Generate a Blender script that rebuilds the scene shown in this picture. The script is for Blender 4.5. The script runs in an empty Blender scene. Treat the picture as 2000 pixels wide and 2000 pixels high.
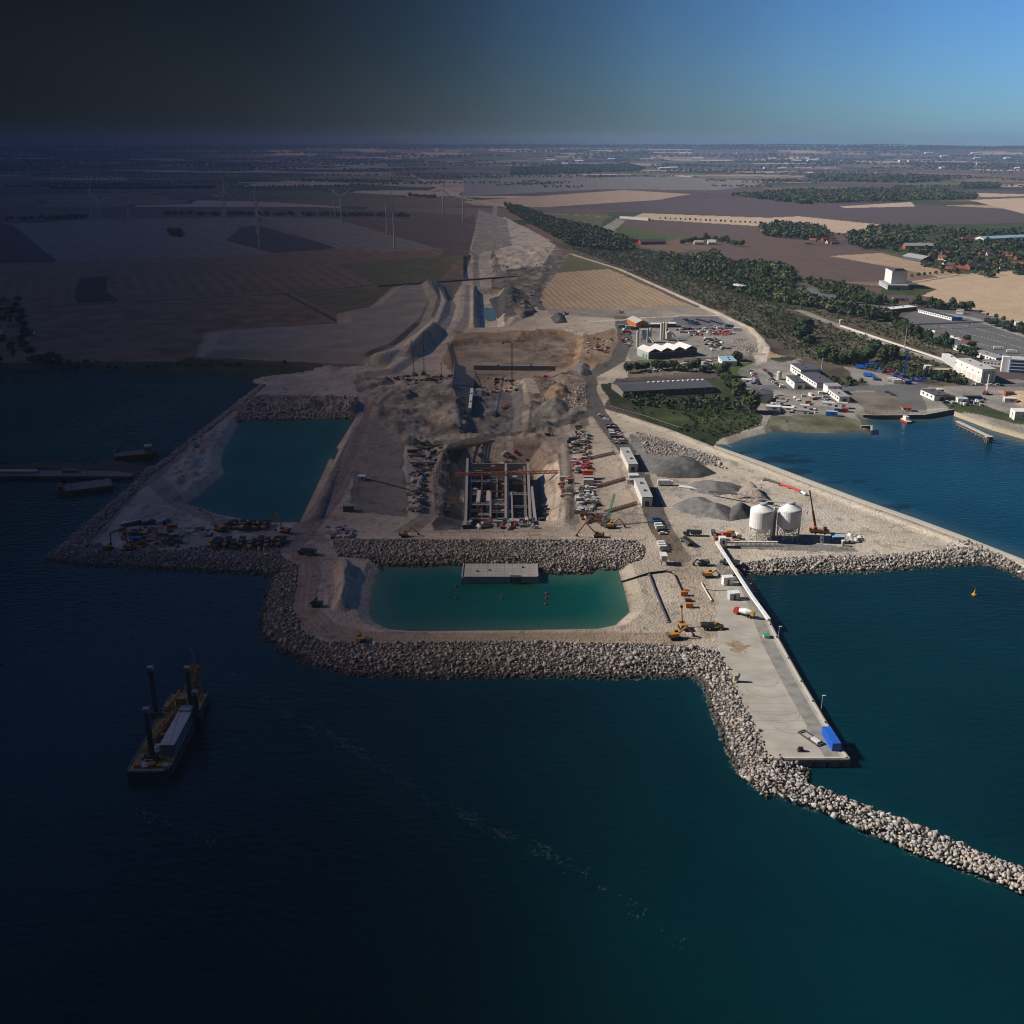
import bpy, bmesh, math, random
import numpy as np
from mathutils import Vector, Matrix
R = math.radians
random.seed(7); rng = np.random.default_rng(7)
SC = bpy.context.scene
COL = SC.collection

# ------------------------------------------------------------------ camera, sky, sun, exposure
H = 210.0; F = 2006.0; VH = 276.0
PIT = math.atan((1000 - VH) / F)
cam_d = bpy.data.cameras.new('camera'); cam = bpy.data.objects.new('camera', cam_d); COL.objects.link(cam)
cam_d.sensor_width = 36; cam_d.lens = 36 * F / 2000; cam_d.clip_start = 1; cam_d.clip_end = 120000
cam.location = (0, 0, H); cam.rotation_euler = (math.pi / 2 - PIT, 0, 0); SC.camera = cam
SUN_EL = R(35); SUN_AZ = R(8)            # sun stands to the left (-X), turned 8 degrees beyond the site
sdir = Vector((-math.cos(SUN_EL) * math.cos(SUN_AZ), math.cos(SUN_EL) * math.sin(SUN_AZ), math.sin(SUN_EL)))
w = bpy.data.worlds.new('World'); SC.world = w; w.use_nodes = True
nt = w.node_tree; bg = nt.nodes['Background']
sky = nt.nodes.new('ShaderNodeTexSky'); sky.sky_type = 'NISHITA'; sky.sun_disc = False
sky.sun_elevation = SUN_EL; sky.sun_rotation = math.atan2(sdir.x, sdir.y) % (2 * math.pi)
sky.altitude = 0; sky.air_density = 1.0; sky.dust_density = 0.3; sky.ozone_density = 3.0
tnt = nt.nodes.new('ShaderNodeMix'); tnt.data_type = 'RGBA'; tnt.blend_type = 'MULTIPLY'; tnt.inputs[0].default_value = 1
nt.links.new(sky.outputs[0], tnt.inputs[6]); tnt.inputs[7].default_value = (.40, .75, 1.28, 1); nt.links.new(tnt.outputs[2], bg.inputs[0]); bg.inputs[1].default_value = 0.09
sl = bpy.data.lights.new('sun', 'SUN'); sl.energy = 4.9; sl.angle = R(0.5); sl.color = (1.0, 0.915, 0.80)
so = bpy.data.objects.new('sun', sl); COL.objects.link(so); so.rotation_euler = (-sdir).to_track_quat('-Z', 'Y').to_euler(); so.location = (-500, 0, 900)
SC.view_settings.view_transform = 'Standard'; SC.view_settings.look = 'None'; SC.view_settings.gamma = 1
SC.view_settings.exposure = 0.25
SC.render.engine = 'CYCLES'
cy = SC.cycles; cy.max_bounces = 4; cy.diffuse_bounces = 1; cy.glossy_bounces = 1; cy.transmission_bounces = 0
cy.volume_bounces = 0; cy.transparent_max_bounces = 8; cy.use_denoising = True; cy.sample_clamp_indirect = 4; cy.filter_width = 1.05

# ------------------------------------------------------------------ pixel (2000 px photo) <-> place
def px(u, v, z=3.0):
    a = (u - 1000) / F; b = (1000 - v) / F
    d = (a, math.cos(PIT) + b * math.sin(PIT), -math.sin(PIT) + b * math.cos(PIT))
    t = (z - H) / d[2]
    return (d[0] * t, d[1] * t)
def ppm(v, z=3.0):                       # photo pixels per metre at that row
    return F * (math.sin(PIT) - (1000 - v) / F * math.cos(PIT)) / (H - z)
def W(pts, z=3.0): return np.array([px(u, v, z) for u, v in pts], dtype=np.float64)

# ------------------------------------------------------------------ materials
_m = {}
def mat(name, col, rough=0.8, metal=0.0, var=0.12, scale=0.6, attr=False, bump=0.0, bscale=1.0, spec=0.3, grit=0):
    if name in _m: return _m[name]
    m = bpy.data.materials.new(name); m.use_nodes = True; t = m.node_tree; n = t.nodes; l = t.links
    p = n['Principled BSDF']; p.inputs['Roughness'].default_value = rough; p.inputs['Metallic'].default_value = metal
    p.inputs['Specular IOR Level'].default_value = spec
    geo = n.new('ShaderNodeNewGeometry')
    no = n.new('ShaderNodeTexNoise'); no.inputs['Scale'].default_value = scale; no.inputs['Detail'].default_value = 5
    l.new(geo.outputs['Position'], no.inputs['Vector'])
    mr = n.new('ShaderNodeMapRange'); mr.inputs[1].default_value = 0.3; mr.inputs[2].default_value = 0.7
    mr.inputs[3].default_value = 1 - var; mr.inputs[4].default_value = 1 + var
    l.new(no.outputs[0], mr.inputs[0])
    mx = n.new('ShaderNodeVectorMath'); mx.operation = 'MULTIPLY'
    if attr:
        a = n.new('ShaderNodeAttribute'); a.attribute_name = 'Col'; l.new(a.outputs['Color'], mx.inputs[0])
    else: mx.inputs[0].default_value = col[:3]
    l.new(mr.outputs[0], mx.inputs[1]); l.new(mx.outputs[0], p.inputs['Base Color'])
    if grit:
        n3 = n.new('ShaderNodeTexNoise'); n3.inputs['Scale'].default_value = 1.1; n3.inputs['Detail'].default_value = 7; n3.inputs['Roughness'].default_value = .75; l.new(geo.outputs['Position'], n3.inputs['Vector'])
        m3 = n.new('ShaderNodeMapRange'); m3.inputs[1].default_value = .34; m3.inputs[2].default_value = .6; m3.inputs[3].default_value = 1 - grit * 1.6; m3.inputs[4].default_value = 1 + grit * .7; l.new(n3.outputs[0], m3.inputs[0])
        x3 = n.new('ShaderNodeVectorMath'); x3.operation = 'MULTIPLY'; l.new(mx.outputs[0], x3.inputs[0]); l.new(m3.outputs[0], x3.inputs[1]); l.new(x3.outputs[0], p.inputs['Base Color'])
    if bump:
        b = n.new('ShaderNodeBump'); b.inputs['Strength'].default_value = bump; b.inputs['Distance'].default_value = 1.0
        n2 = n.new('ShaderNodeTexNoise'); n2.inputs['Scale'].default_value = bscale; n2.inputs['Detail'].default_value = 6
        l.new(geo.outputs['Position'], n2.inputs['Vector']); l.new(n2.outputs[0], b.inputs['Height']); l.new(b.outputs[0], p.inputs['Normal'])
    _m[name] = m; return m
CL = dict(sand2=(.22, .18, .14), white=(.78, .78, .76), offwhite=(.62, .60, .55), grey=(.30, .30, .31), lgrey=(.48, .48, .48), dgrey=(.09, .09, .10), black=(.02, .02, .022),
          yellow=(.50, .26, .03), orange=(.58, .18, .02), red=(.50, .04, .03), brick=(.30, .09, .05), blue=(.02, .12, .55), dblue=(.02, .05, .18),
          lblue=(.30, .45, .58), green=(.04, .30, .12), steel=(.33, .34, .36), rust=(.20, .08, .045), concrete=(.42, .40, .36), concreted=(.25, .24, .22),
          wood=(.26, .19, .12), glass=(.03, .05, .08), roofd=(.085, .085, .10), roofr=(.28, .08, .05), rubber=(.02, .02, .02), tan=(.45, .38, .28), pink=(.5, .10, .10))
def c(name):
    r = {'glass': .1, 'white': .5, 'yellow': .45, 'orange': .45, 'red': .45, 'blue': .45, 'steel': .4}.get(name, .75)
    return mat('m_' + name, CL[name], r, 0, 0.14 if name not in ('glass',) else 0.02, 0.9)

# ------------------------------------------------------------------ mesh builder and things
class MB:
    def __init__(s): s.v = []; s.f = []
    def add(s, vs, fs):
        o = len(s.v); s.v += [tuple(q) for q in vs]; s.f += [tuple(i + o for i in f) for f in fs]; return s
    def box(s, cx, cy_, cz, sx, sy, sz, rz=0.0, tilt=None):
        vs = [Vector((x * sx / 2, y * sy / 2, z * sz / 2)) for z in (-1, 1) for y in (-1, 1) for x in (-1, 1)]
        m = Matrix.Rotation(rz, 3, 'Z')
        if tilt is not None: m = m @ Matrix.Rotation(tilt, 3, 'Y')
        vs = [m @ q + Vector((cx, cy_, cz)) for q in vs]
        return s.add(vs, [(0, 2, 3, 1), (4, 5, 7, 6), (0, 1, 5, 4), (2, 6, 7, 3), (0, 4, 6, 2), (1, 3, 7, 5)])
    def bar(s, a, b, w_, h_=None):
        a = Vector(a); b = Vector(b); h_ = h_ or w_; d = (b - a)
        if d.length < 1e-6: return s
        d.normalize(); up = Vector((0, 0, 1)) if abs(d.z) < .95 else Vector((1, 0, 0))
        x = d.cross(up).normalized(); y = x.cross(d)
        vs = [p + x * i * w_ / 2 + y * j * h_ / 2 for p in (a, b) for i, j in ((-1, -1), (1, -1), (1, 1), (-1, 1))]
        return s.add(vs, [(0, 3, 2, 1), (4, 5, 6, 7), (0, 1, 5, 4), (1, 2, 6, 5), (2, 3, 7, 6), (3, 0, 4, 7)])
    def cyl(s, a, b, r0, r1=None, n=12, cap=True):
        a = Vector(a); b = Vector(b); r1 = r0 if r1 is None else r1; d = (b - a).normalized()
        up = Vector((0, 0, 1)) if abs(d.z) < .95 else Vector((1, 0, 0)); x = d.cross(up).normalized(); y = x.cross(d)
        vs = []
        for p, r in ((a, r0), (b, r1)):
            vs += [p + x * math.cos(2 * math.pi * k / n) * r + y * math.sin(2 * math.pi * k / n) * r for k in range(n)]
        fs = [(k, (k + 1) % n, n + (k + 1) % n, n + k) for k in range(n)]
        if cap: fs += [tuple(range(n - 1, -1, -1)), tuple(range(n, 2 * n))]
        return s.add(vs, fs)
    def prism(s, prof, y0, y1):          # profile in x,z extruded along y
        n = len(prof); vs = [(x, y0, z) for x, z in prof] + [(x, y1, z) for x, z in prof]
        return s.add(vs, [(k, (k + 1) % n, n + (k + 1) % n, n + k) for k in range(n)] + [tuple(range(n - 1, -1, -1)), tuple(range(n, 2 * n))])
    def flat(s, pts, z0, z1):            # plan polygon extruded up
        n = len(pts); vs = [(x, y, z0) for x, y in pts] + [(x, y, z1) for x, y in pts]
        return s.add(vs, [(k, (k + 1) % n, n + (k + 1) % n, n + k) for k in range(n)] + [tuple(range(n - 1, -1, -1)), tuple(range(n, 2 * n))])
    def lathe(s, prof, n=24, cx=0, cy_=0):
        vs = [(cx + r * math.cos(2 * math.pi * k / n), cy_ + r * math.sin(2 * math.pi * k / n), z) for r, z in prof for k in range(n)]
        fs = [(i * n + k, i * n + (k + 1) % n, (i + 1) * n + (k + 1) % n, (i + 1) * n + k) for i in range(len(prof) - 1) for k in range(n)]
        return s.add(vs, fs + [tuple(range(n - 1, -1, -1)), tuple(range((len(prof) - 1) * n, len(prof) * n))])
    def truss(s, a, b, w_, t=.12, k=None):  # square lattice boom
        a = Vector(a); b = Vector(b); L = (b - a).length; d = (b - a) / L
        up = Vector((0, 0, 1)) if abs(d.z) < .95 else Vector((1, 0, 0)); x = d.cross(up).normalized() * w_ / 2; y = x.cross(d).normalized() * w_ / 2
        cs = [x + y, x - y, -x - y, -x + y]; k = k or max(2, int(L / (w_ * 1.5)))
        for q in cs: s.bar(a + q, b + q, t)
        for i in range(k):
            p0 = a + d * L * i / k; p1 = a + d * L * (i + 1) / k
            for j in range(4):
                q0, q1 = cs[j], cs[(j + 1) % 4]
                s.bar(p0 + (q0 if i % 2 else q1), p1 + (q1 if i % 2 else q0), t * .7)
        return s
def obj(name, mb, m, parent=None, loc=(0, 0, 0), rz=0.0):
    me = bpy.data.meshes.new(name); me.from_pydata(mb.v, [], mb.f); me.update()
    bm = bmesh.new(); bm.from_mesh(me); bmesh.ops.recalc_face_normals(bm, faces=bm.faces); bm.to_mesh(me); bm.free()
    me.materials.append(c(m) if isinstance(m, str) else m)
    o = bpy.data.objects.new(name, me); COL.objects.link(o); o.location = loc; o.rotation_euler = (0, 0, rz)
    if parent: o.parent = parent
    return o
def npmesh(name, verts, faces, m, col=None, smooth=False, fix=False):
    me = bpy.data.meshes.new(name); k = faces.shape[1]
    me.vertices.add(len(verts)); me.vertices.foreach_set('co', np.ascontiguousarray(verts, dtype=np.float32).ravel())
    me.loops.add(faces.size); me.loops.foreach_set('vertex_index', np.ascontiguousarray(faces, dtype=np.int32).ravel())
    me.polygons.add(len(faces)); me.polygons.foreach_set('loop_start', np.arange(0, faces.size, k, dtype=np.int32))
    me.polygons.foreach_set('loop_total', np.full(len(faces), k, dtype=np.int32))
    if smooth: me.polygons.foreach_set('use_smooth', np.ones(len(faces), dtype=bool))
    me.update(calc_edges=True)
    if col is not None:
        a = me.attributes.new('Col', 'FLOAT_COLOR', 'POINT')
        cc = np.ones((len(verts), 4), dtype=np.float32); cc[:, :3] = col; a.data.foreach_set('color', cc.ravel())
    if fix:
        bm = bmesh.new(); bm.from_mesh(me); bmesh.ops.remove_doubles(bm, verts=bm.verts, dist=.01); bmesh.ops.recalc_face_normals(bm, faces=bm.faces); bm.to_mesh(me); bm.free()
    me.materials.append(m); o = bpy.data.objects.new(name, me); COL.objects.link(o); return o
def tag(o, label=None, cat=None, group=None, kind=None):
    if label: o['label'] = label
    if cat: o['category'] = cat
    if group: o['group'] = group
    if kind: o['kind'] = kind
    return o
def thing(name, label, cat, loc=(0, 0, 0), rz=0.0, group=None):
    o = bpy.data.objects.new(name, None); COL.objects.link(o); o.location = loc; o.rotation_euler = (0, 0, rz); o.empty_display_size = 1
    return tag(o, label, cat, group, 'thing')
def dup(root, loc, rz, label=None, group=None, s=None, paint=None):
    r = root.copy(); COL.objects.link(r); r.location = loc; r.rotation_euler = (0, 0, rz)
    if s: r.scale = (s, s, s) if not isinstance(s, tuple) else s
    if label: r['label'] = label
    if group: r['group'] = group
    if root.type == 'MESH' and paint: _paint(r, paint)
    for ch in root.children:
        k = ch.copy(); COL.objects.link(k); k.parent = r
        if paint and ch.get('paint'): _paint(k, paint)
        for g in ch.children:
            q = g.copy(); COL.objects.link(q); q.parent = k
    return r
def _paint(o, name):
    o.material_slots[0].link = 'OBJECT'; o.material_slots[0].material = c(name)
class Proto:                             # first call uses the prototype itself, later calls copy it
    def __init__(s, root): s.r = root; s.used = False
    def __call__(s, loc, rz=0, label=None, group=None, s_=None, paint=None):
        if not s.used and not paint and not s_:
            s.used = True; s.r.location = loc; s.r.rotation_euler = (0, 0, rz)
            if label: s.r['label'] = label
            if group: s.r['group'] = group
            return s.r
        if not s.used:
            s.used = True; o = dup(s.r, loc, rz, label, group, s_, paint)
            for ch in list(s.r.children):
                for g in list(ch.children): bpy.data.objects.remove(g)
                bpy.data.objects.remove(ch)
            bpy.data.objects.remove(s.r); s.r = o; return o
        return dup(s.r, loc, rz, label, group, s_, paint)

# ------------------------------------------------------------------ numeric helpers
def vnoise(x, y, scale, seed=0):
    X = x / scale; Y = y / scale; xi = np.floor(X).astype(np.int64); yi = np.floor(Y).astype(np.int64); fx = X - xi; fy = Y - yi
    fx = fx * fx * (3 - 2 * fx); fy = fy * fy * (3 - 2 * fy)
    def h(a, b):
        n = (a * 374761393 + b * 668265263 + seed * 974711) & 0x7fffffff; n = ((n ^ (n >> 13)) * 1274126177) & 0x7fffffff
        return ((n ^ (n >> 16)) & 0xffff) / 65535.0
    return (h(xi, yi) * (1 - fx) + h(xi + 1, yi) * fx) * (1 - fy) + (h(xi, yi + 1) * (1 - fx) + h(xi + 1, yi + 1) * fx) * fy
def fbm(x, y, scale, seed=0, o=3): return sum(vnoise(x, y, scale / 2 ** k, seed + k) / 2 ** k for k in range(o)) / sum(1 / 2 ** k for k in range(o))
def pip(x, y, P):
    ins = np.zeros(x.shape, bool); n = len(P)
    m = (x >= P[:, 0].min()) & (x <= P[:, 0].max()) & (y >= P[:, 1].min()) & (y <= P[:, 1].max())
    xs = x[m]; ys = y[m]; r = np.zeros(xs.shape, bool)
    for i in range(n):
        x0, y0 = P[i]; x1, y1 = P[(i + 1) % n]
        if y0 == y1: continue
        k = ((y0 > ys) != (y1 > ys)) & (xs < (x1 - x0) * (ys - y0) / (y1 - y0) + x0); r ^= k
    ins[m] = r; return ins
def segd(x, y, P, closed=True):
    d = np.full(x.shape, 1e12); n = len(P)
    for i in range(n if closed else n - 1):
        x0, y0 = P[i]; x1, y1 = P[(i + 1) % n]; dx = x1 - x0; dy = y1 - y0; L = dx * dx + dy * dy
        if L == 0: continue
        t = np.clip(((x - x0) * dx + (y - y0) * dy) / L, 0, 1); d = np.minimum(d, (x - x0 - t * dx) ** 2 + (y - y0 - t * dy) ** 2)
    return np.sqrt(d)
def near(x, y, P, m):
    return (x > P[:, 0].min() - m) & (x < P[:, 0].max() + m) & (y > P[:, 1].min() - m) & (y < P[:, 1].max() + m)
def sdist(x, y, P, m=25.0):              # distance outside positive, inside negative, cut at m
    out = np.full(x.shape, m); k = near(x, y, P, m)
    if k.any():
        d = np.minimum(segd(x[k], y[k], P), m); ins = pip(x[k], y[k], P); out[k] = np.where(ins, -d, d)
    return out

# ------------------------------------------------------------------ outlines of the water (waterline, z = 0)
SEA = np.vstack([W([(-1500, 716), (0, 722), (130, 721), (250, 724), (390, 730), (480, 740), (505, 752), (430, 810), (300, 912), (262, 906), (222, 898), (190, 906), (120, 902), (40, 908), (-500, 905), (-500, 930), (60, 928), (190, 932), (238, 938), (262, 940), (200, 990), (80, 1096),
    (160, 1104), (250, 1109), (400, 1117), (500, 1120), (533, 1124), (521, 1153), (508, 1205), (510, 1244), (546, 1268), (616, 1302), (694, 1320),
    (850, 1324), (1000, 1322), (1200, 1324), (1340, 1322), (1365, 1330), (1380, 1350), (1383, 1377), (1404, 1422), (1422, 1467), (1437, 1504), (1468, 1533),
    (1513, 1552), (1585, 1577), (1622, 1592), (1683, 1621), (1776, 1662), (1910, 1710), (2000, 1749), (2200, 1835), (2500, 1965), (2500, 1905), (2200, 1785),
    (2000, 1700), (1910, 1668), (1807, 1624), (1703, 1585), (1622, 1550), (1575, 1535), (1582, 1505), (1567, 1490), (1640, 1488), (1600, 1420), (1560, 1345), (1505, 1248),
    (1458, 1160), (1432, 1119), (1500, 1122), (1600, 1119), (1700, 1118), (1800, 1109), (1900, 1103), (1935, 1104), (1980, 1121), (2000, 1131), (2200, 1215), (2600, 1390)], 0),
    [(3000, 250), (3000, -600), (-3000, -600), (-3000, 990)]])
HARB = np.vstack([W([(1385, 868), (1425, 868), (1450, 858), (1480, 850), (1526, 841), (1577, 846), (1645, 846), (1679, 843), (1702, 847), (1702, 834), (1688, 820), (1712, 819),
    (1805, 818), (1864, 808), (1940, 841), (2000, 859), (2300, 940), (2700, 1060)], 0), [(3000, 420), (3000, 300)],
    W([(2600, 1305), (2200, 1170), (2000, 1101), (1888, 1058), (1797, 1024), (1681, 983), (1560, 938), (1500, 914), (1414, 881)], 0)])
POND = W([(746, 1106), (728, 1146), (721, 1195), (733, 1216), (759, 1229), (810, 1233), (1000, 1231), (1168, 1228), (1202, 1221), (1230, 1195), (1220, 1153), (1208, 1114), (1160, 1112),
    (1155, 1121), (1060, 1122), (1050, 1110), (900, 1104), (800, 1107)], 0)
BASIN = W([(471, 822), (693, 818), (642, 899), (585, 1021), (545, 1022), (500, 1018), (427, 1005), (383, 990), (362, 984), (388, 969), (440, 925), (433, 905), (437, 881)], 0)
WATERS = [(SEA, 9.), (HARB, 7.), (POND, 7.), (BASIN, 7.)]
# pits: top outline (px), depth below the platform, width of the sloping wall
PITS = [(W([(385, 703), (405, 652), (662, 637), (657, 615), (722, 603), (770, 562), (858, 559), (858, 600), (845, 632), (785, 690), (720, 706), (500, 699)]), -6., 16.),
        (W([(872, 878), (905, 866), (1062, 862), (1090, 892), (1098, 960), (1088, 1016), (900, 1016), (850, 1004), (846, 925)]), 12., 15.),
        (W([(887, 718), (1022, 736), (1036, 790), (1030, 846), (898, 848), (889, 778), (882, 752)]), 9., 13.),
        (W([(872, 668), (1090, 650), (1140, 662), (1130, 712), (1010, 742), (888, 738), (880, 700)]), 4., 7.),
        (W([(795, 800), (870, 792), (885, 850), (862, 905), (870, 1000), (820, 1010), (795, 940)]), 3., 12.),
        (W([(925, 565), (985, 563), (985, 638), (925, 640)]), 7., 8.),
        (W([(640, 868), (666, 868), (640, 960), (610, 1000), (655, 930)]), 2.5, 4.),
        (W([(905, 500), (965, 500), (968, 542), (905, 545)]), 5., 6.)]
# ridges: polyline (px), half width, height
RIDGES = [(W([(1105, 870), (1112, 950), (1108, 1010)]), 4., 1.2), (W([(700, 735), (760, 728), (800, 700), (850, 650)]), 10., 4.), (W([(925, 560), (925, 640)]), 5., 3.), (W([(880, 668), (960, 655), (1090, 648), (1140, 658)]), 6., 2.),
          (W([(692, 792), (650, 880), (625, 960), (607, 1010)]), 8., 6.),
          (W([(1240, 850), (1330, 880), (1420, 905)]), 8., 1.6),
          (W([(1180, 800), (1300, 840), (1500, 918), (1680, 988), (1880, 1062), (2010, 1106), (2300, 1210)]), 5., 1.4),
          (W([(1115, 497), (1210, 527), (1400, 612), (1470, 645), (1500, 690)]), 10., 1.5),
          (W([(845, 560), (865, 600), (850, 640), (800, 690), (740, 708)]), 18., 9.),
          (W([(905, 560), (900, 620), (880, 650)]), 14., 3.),
          (W([(672, 1110), (680, 1150), (672, 1185)]), 6., 5.5),
          (W([(375, 705), (500, 712), (640, 722)]), 14., 4.)]
ROUGH = [(W([(845, 880), (905, 866), (925, 1016), (850, 1010)]), 5.0, 7., 13), (W([(1040, 870), (1100, 880), (1100, 1016), (1045, 1016)]), 3.0, 8., 14), (W([(300, 930), (430, 990), (600, 1040), (600, 1070), (200, 1080)]), 1.3, 6., 15),
         (W([(690, 735), (900, 735), (1030, 770), (1160, 740), (1150, 830), (1060, 862), (780, 870), (700, 800)]), 3.0, 9., 3),
         (W([(780, 870), (885, 860), (880, 1030), (800, 1030)]), 1.4, 6., 4),
         (W([(960, 640), (1210, 640), (1200, 720), (1060, 720)]), 1.8, 10., 5),
         (W([(960, 500), (1080, 480), (1060, 610), (990, 640)]), 3.5, 16., 6),
         (W([(355, 845), (440, 840), (440, 930), (360, 995), (310, 960)]), 3.6, 7., 7),
         (W([(470, 770), (700, 775), (690, 818), (460, 820)]), 5.0, 14., 8),
         (W([(860, 500), (960, 470), (1080, 480), (1060, 520), (900, 540)]), 2.5, 20., 9),
         (W([(585, 1095), (680, 1085), (720, 1200), (700, 1250), (600, 1215)]), .5, 4., 10)]
BW = W([(1495, 1515), (1560, 1545), (1622, 1570), (1703, 1602), (1807, 1643), (1910, 1689), (2000, 1724), (2500, 1935)], 1.5)   # breakwater crest line
def hfun(x, y):
    x = np.atleast_1d(np.asarray(x, float)); y = np.atleast_1d(np.asarray(y, float))
    d = np.full(x.shape, 99.); wd = 8.
    h = np.full(x.shape, 3.0)
    for P, wdt in WATERS:
        s = sdist(x, y, P, 25.); h = np.minimum(h, 3.0 * np.clip(s / wdt, -0.8, 1)); d = np.minimum(d, s)
    land = np.clip((d - 6) / 8, 0, 1)
    for P, dep, wl in PITS:
        s = -sdist(x, y, P, wl + 1); h = h - dep * np.clip(s / wl, 0, 1)
    for P, hw, hh in RIDGES:
        k = near(x, y, P, hw)
        if k.any(): h[k] += hh * np.clip(1.3 * (1 - segd(x[k], y[k], P, False) / hw), 0, 1) * land[k]
    for P, amp, scl, sd in ROUGH:
        k = near(x, y, P, 5)
        if k.any():
            s = np.clip(-sdist(x[k], y[k], P, 12) / 10, 0, 1)
            h[k] += s * land[k] * amp * (fbm(x[k], y[k], scl, sd) ** 1.5 * 2 - .35)
    k = y > 2200
    h[k] += 14 * (fbm(x[k], y[k], 2600, 21) - .4) * np.clip((y[k] - 2200) / 3000, 0, 1)
    k = y > 9000
    h[k] += np.clip((y[k] - 12500) / 3000, 0, 1) * (50 + 110 * fbm(x[k], y[k], 5000, 31))
    return h
def hq(x, y):                             # quick look-up in the finished terrain grid
    i = int(np.clip(np.searchsorted(ys, y) - 1, 0, len(ys) - 2)); fy = min(max((y - ys[i]) / (ys[i + 1] - ys[i]), 0), 1); j = (x / (y + 55) + .66) / 1.32 * (len(xs) - 1); j = min(max(j, 0), len(xs) - 1.001); k = int(j); fx = j - k
    G = GH; return float((G[i, k] * (1 - fx) + G[i, k + 1] * fx) * (1 - fy) + (G[i + 1, k] * (1 - fx) + G[i + 1, k + 1] * fx) * fy)
def at(u, v, dz=0.0):
    z = 3.0
    for _ in range(4):
        x, y = px(u, v, z); z = .5 * z + .5 * hq(x, y)
    x, y = px(u, v, z); return (x, y, hq(x, y) + dz)

# ------------------------------------------------------------------ terrain: heights and ground colours
def vrow(v): return px(1000, v, 3.0)[1]
rows = [-0.0]
vs_ = np.concatenate([np.arange(1990, 1340, -3.0), np.arange(1340, 640, -1.7), np.arange(640, 420, -1.1), np.arange(420, 300, -.7)])
ys = np.array([vrow(v) for v in vs_]); ys = np.concatenate([ys, np.geomspace(ys[-1] * 1.04, 16000, 34)])
xs = np.linspace(-.66, .66, 1500)
YY, SS = np.meshgrid(ys, xs, indexing='ij'); XX = SS * (YY + 55)
gx = XX.ravel(); gy = YY.ravel()
gh = hfun(gx, gy); GH = gh.reshape(YY.shape)
S_ = dict(sand=(.47, .415, .345), sandl=(.57, .495, .41), sandd=(.285, .255, .22), dirt=(.19, .165, .14), ochre=(.30, .215, .14), gravel=(.20, .195, .19), graveld=(.11, .11, .11), road=(.13, .122, .112),
          asph=(.14, .14, .145), asphd=(.075, .075, .08), conc=(.43, .41, .37), tan=(.37, .27, .18), tanl=(.48, .36, .25), brown=(.12, .082, .07), plum=(.10, .073, .072), plumd=(.07, .05, .055),
          orange=(.185, .125, .085), grass=(.075, .10, .03), grassd=(.05, .065, .025), olive=(.12, .115, .055), scrub=(.10, .085, .06), floor=(.04, .05, .025), spoil=(.27, .245, .21), spoild=(.13, .125, .115), beach=(.5, .44, .36),
          black=(.035, .03, .035), yard=(.28, .26, .235), pinkd=(.28, .225, .19))
gc = np.empty((len(gx), 3)); pal = np.array([S_[k] for k in ('brown', 'plum', 'tan', 'brown', 'tanl', 'plum', 'olive', 'orange', 'grassd')])
# far patchwork of fields: jittered cells, longer across the view than along it
cs = 620.; wx = gx + 120 * (vnoise(gx, gy, 500, 1) - .5); wy = gy * .8 + .22 * gx
ci = np.floor(wx / cs).astype(int); cj = np.floor(wy / cs * 1.7).astype(int); best = np.full(gx.shape, 1e9); sec = best.copy(); bid = np.zeros(gx.shape, int)
for di in (-1, 0, 1):
    for dj in (-1, 0, 1):
        a = ci + di; b = cj + dj; hh = ((a * 73856093) ^ (b * 19349663)) & 0xffff; jx = (hh % 97) / 97.; jy = (hh % 89) / 89.
        dd = np.abs((a + jx) * cs - wx) * .9 + np.abs((b + jy) * cs / 1.7 - wy) * 1.5; m = dd < best
        sec = np.where(m, best, np.minimum(sec, dd)); bid = np.where(m, hh, bid); best = np.where(m, dd, best)
gc[:] = pal[bid % len(pal)]; gc *= (0.85 + .3 * ((bid // 7) % 11) / 11.)[:, None]
edge = (sec - best) < 22; gc[edge] = S_['floor']
fade_ = np.clip(3000 / np.maximum(gy, 1), .2, 1)
wgx = gx + 5 * (fbm(gx, gy, 14, 40) - .5); wgy = gy + 5 * (fbm(gx, gy, 14, 41) - .5)
def paint(poly, col, a=.1, stripes=None, k=1.0, warp=True):
    P = W(poly); m = pip(wgx if warp else gx, wgy if warp else gy, P); cc = np.array(S_[col] if isinstance(col, str) else col)
    n = 1 + a * (fbm(gx[m], gy[m], 18, 50) * 2 - 1) * 2
    if stripes:
        (p0, p1), sp, st = stripes; q0 = px(*p0); q1 = px(*p1); dx, dy = q1[0] - q0[0], q1[1] - q0[1]; L = math.hypot(dx, dy)
        t = ((gx[m] - q0[0]) * -dy + (gy[m] - q0[1]) * dx) / L; n = n * (1 + st * np.sin(t / sp * 2 * math.pi + 1.5 * vnoise(gx[m], gy[m], 30, 3)))
    gc[m] = (gc[m] * (1 - k) + k * cc * n[:, None])
def tracks(line, hw, k=.16):
    P = W(line); m = near(gx, gy, P, hw + 2); idx = np.nonzero(m)[0]; d = segd(gx[idx], gy[idx], P, False); f = np.clip(1 - d / hw, 0, 1) ** .5; gc[idx] *= (1 - k * f * np.clip(np.sin((d + 1.2 * vnoise(gx[idx], gy[idx], 25, 9)) * 2.1), 0, 1) * (.4 + 1.2 * vnoise(gx[idx], gy[idx], 18, 12)))[:, None]
def strip(line, hw, col, a=.1, k=1.0):
    P = W(line); m = near(gx, gy, P, hw + 2); idx = np.nonzero(m)[0]
    d = segd(wgx[idx] * .3 + gx[idx] * .7, wgy[idx] * .3 + gy[idx] * .7, P, False); idx = idx[d < hw]
    cc = np.array(S_[col]); n = 1 + a * (fbm(gx[idx], gy[idx], 10, 60) * 2 - 1) * 2; gc[idx] = gc[idx] * (1 - k) + k * cc * n[:, None]
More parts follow.
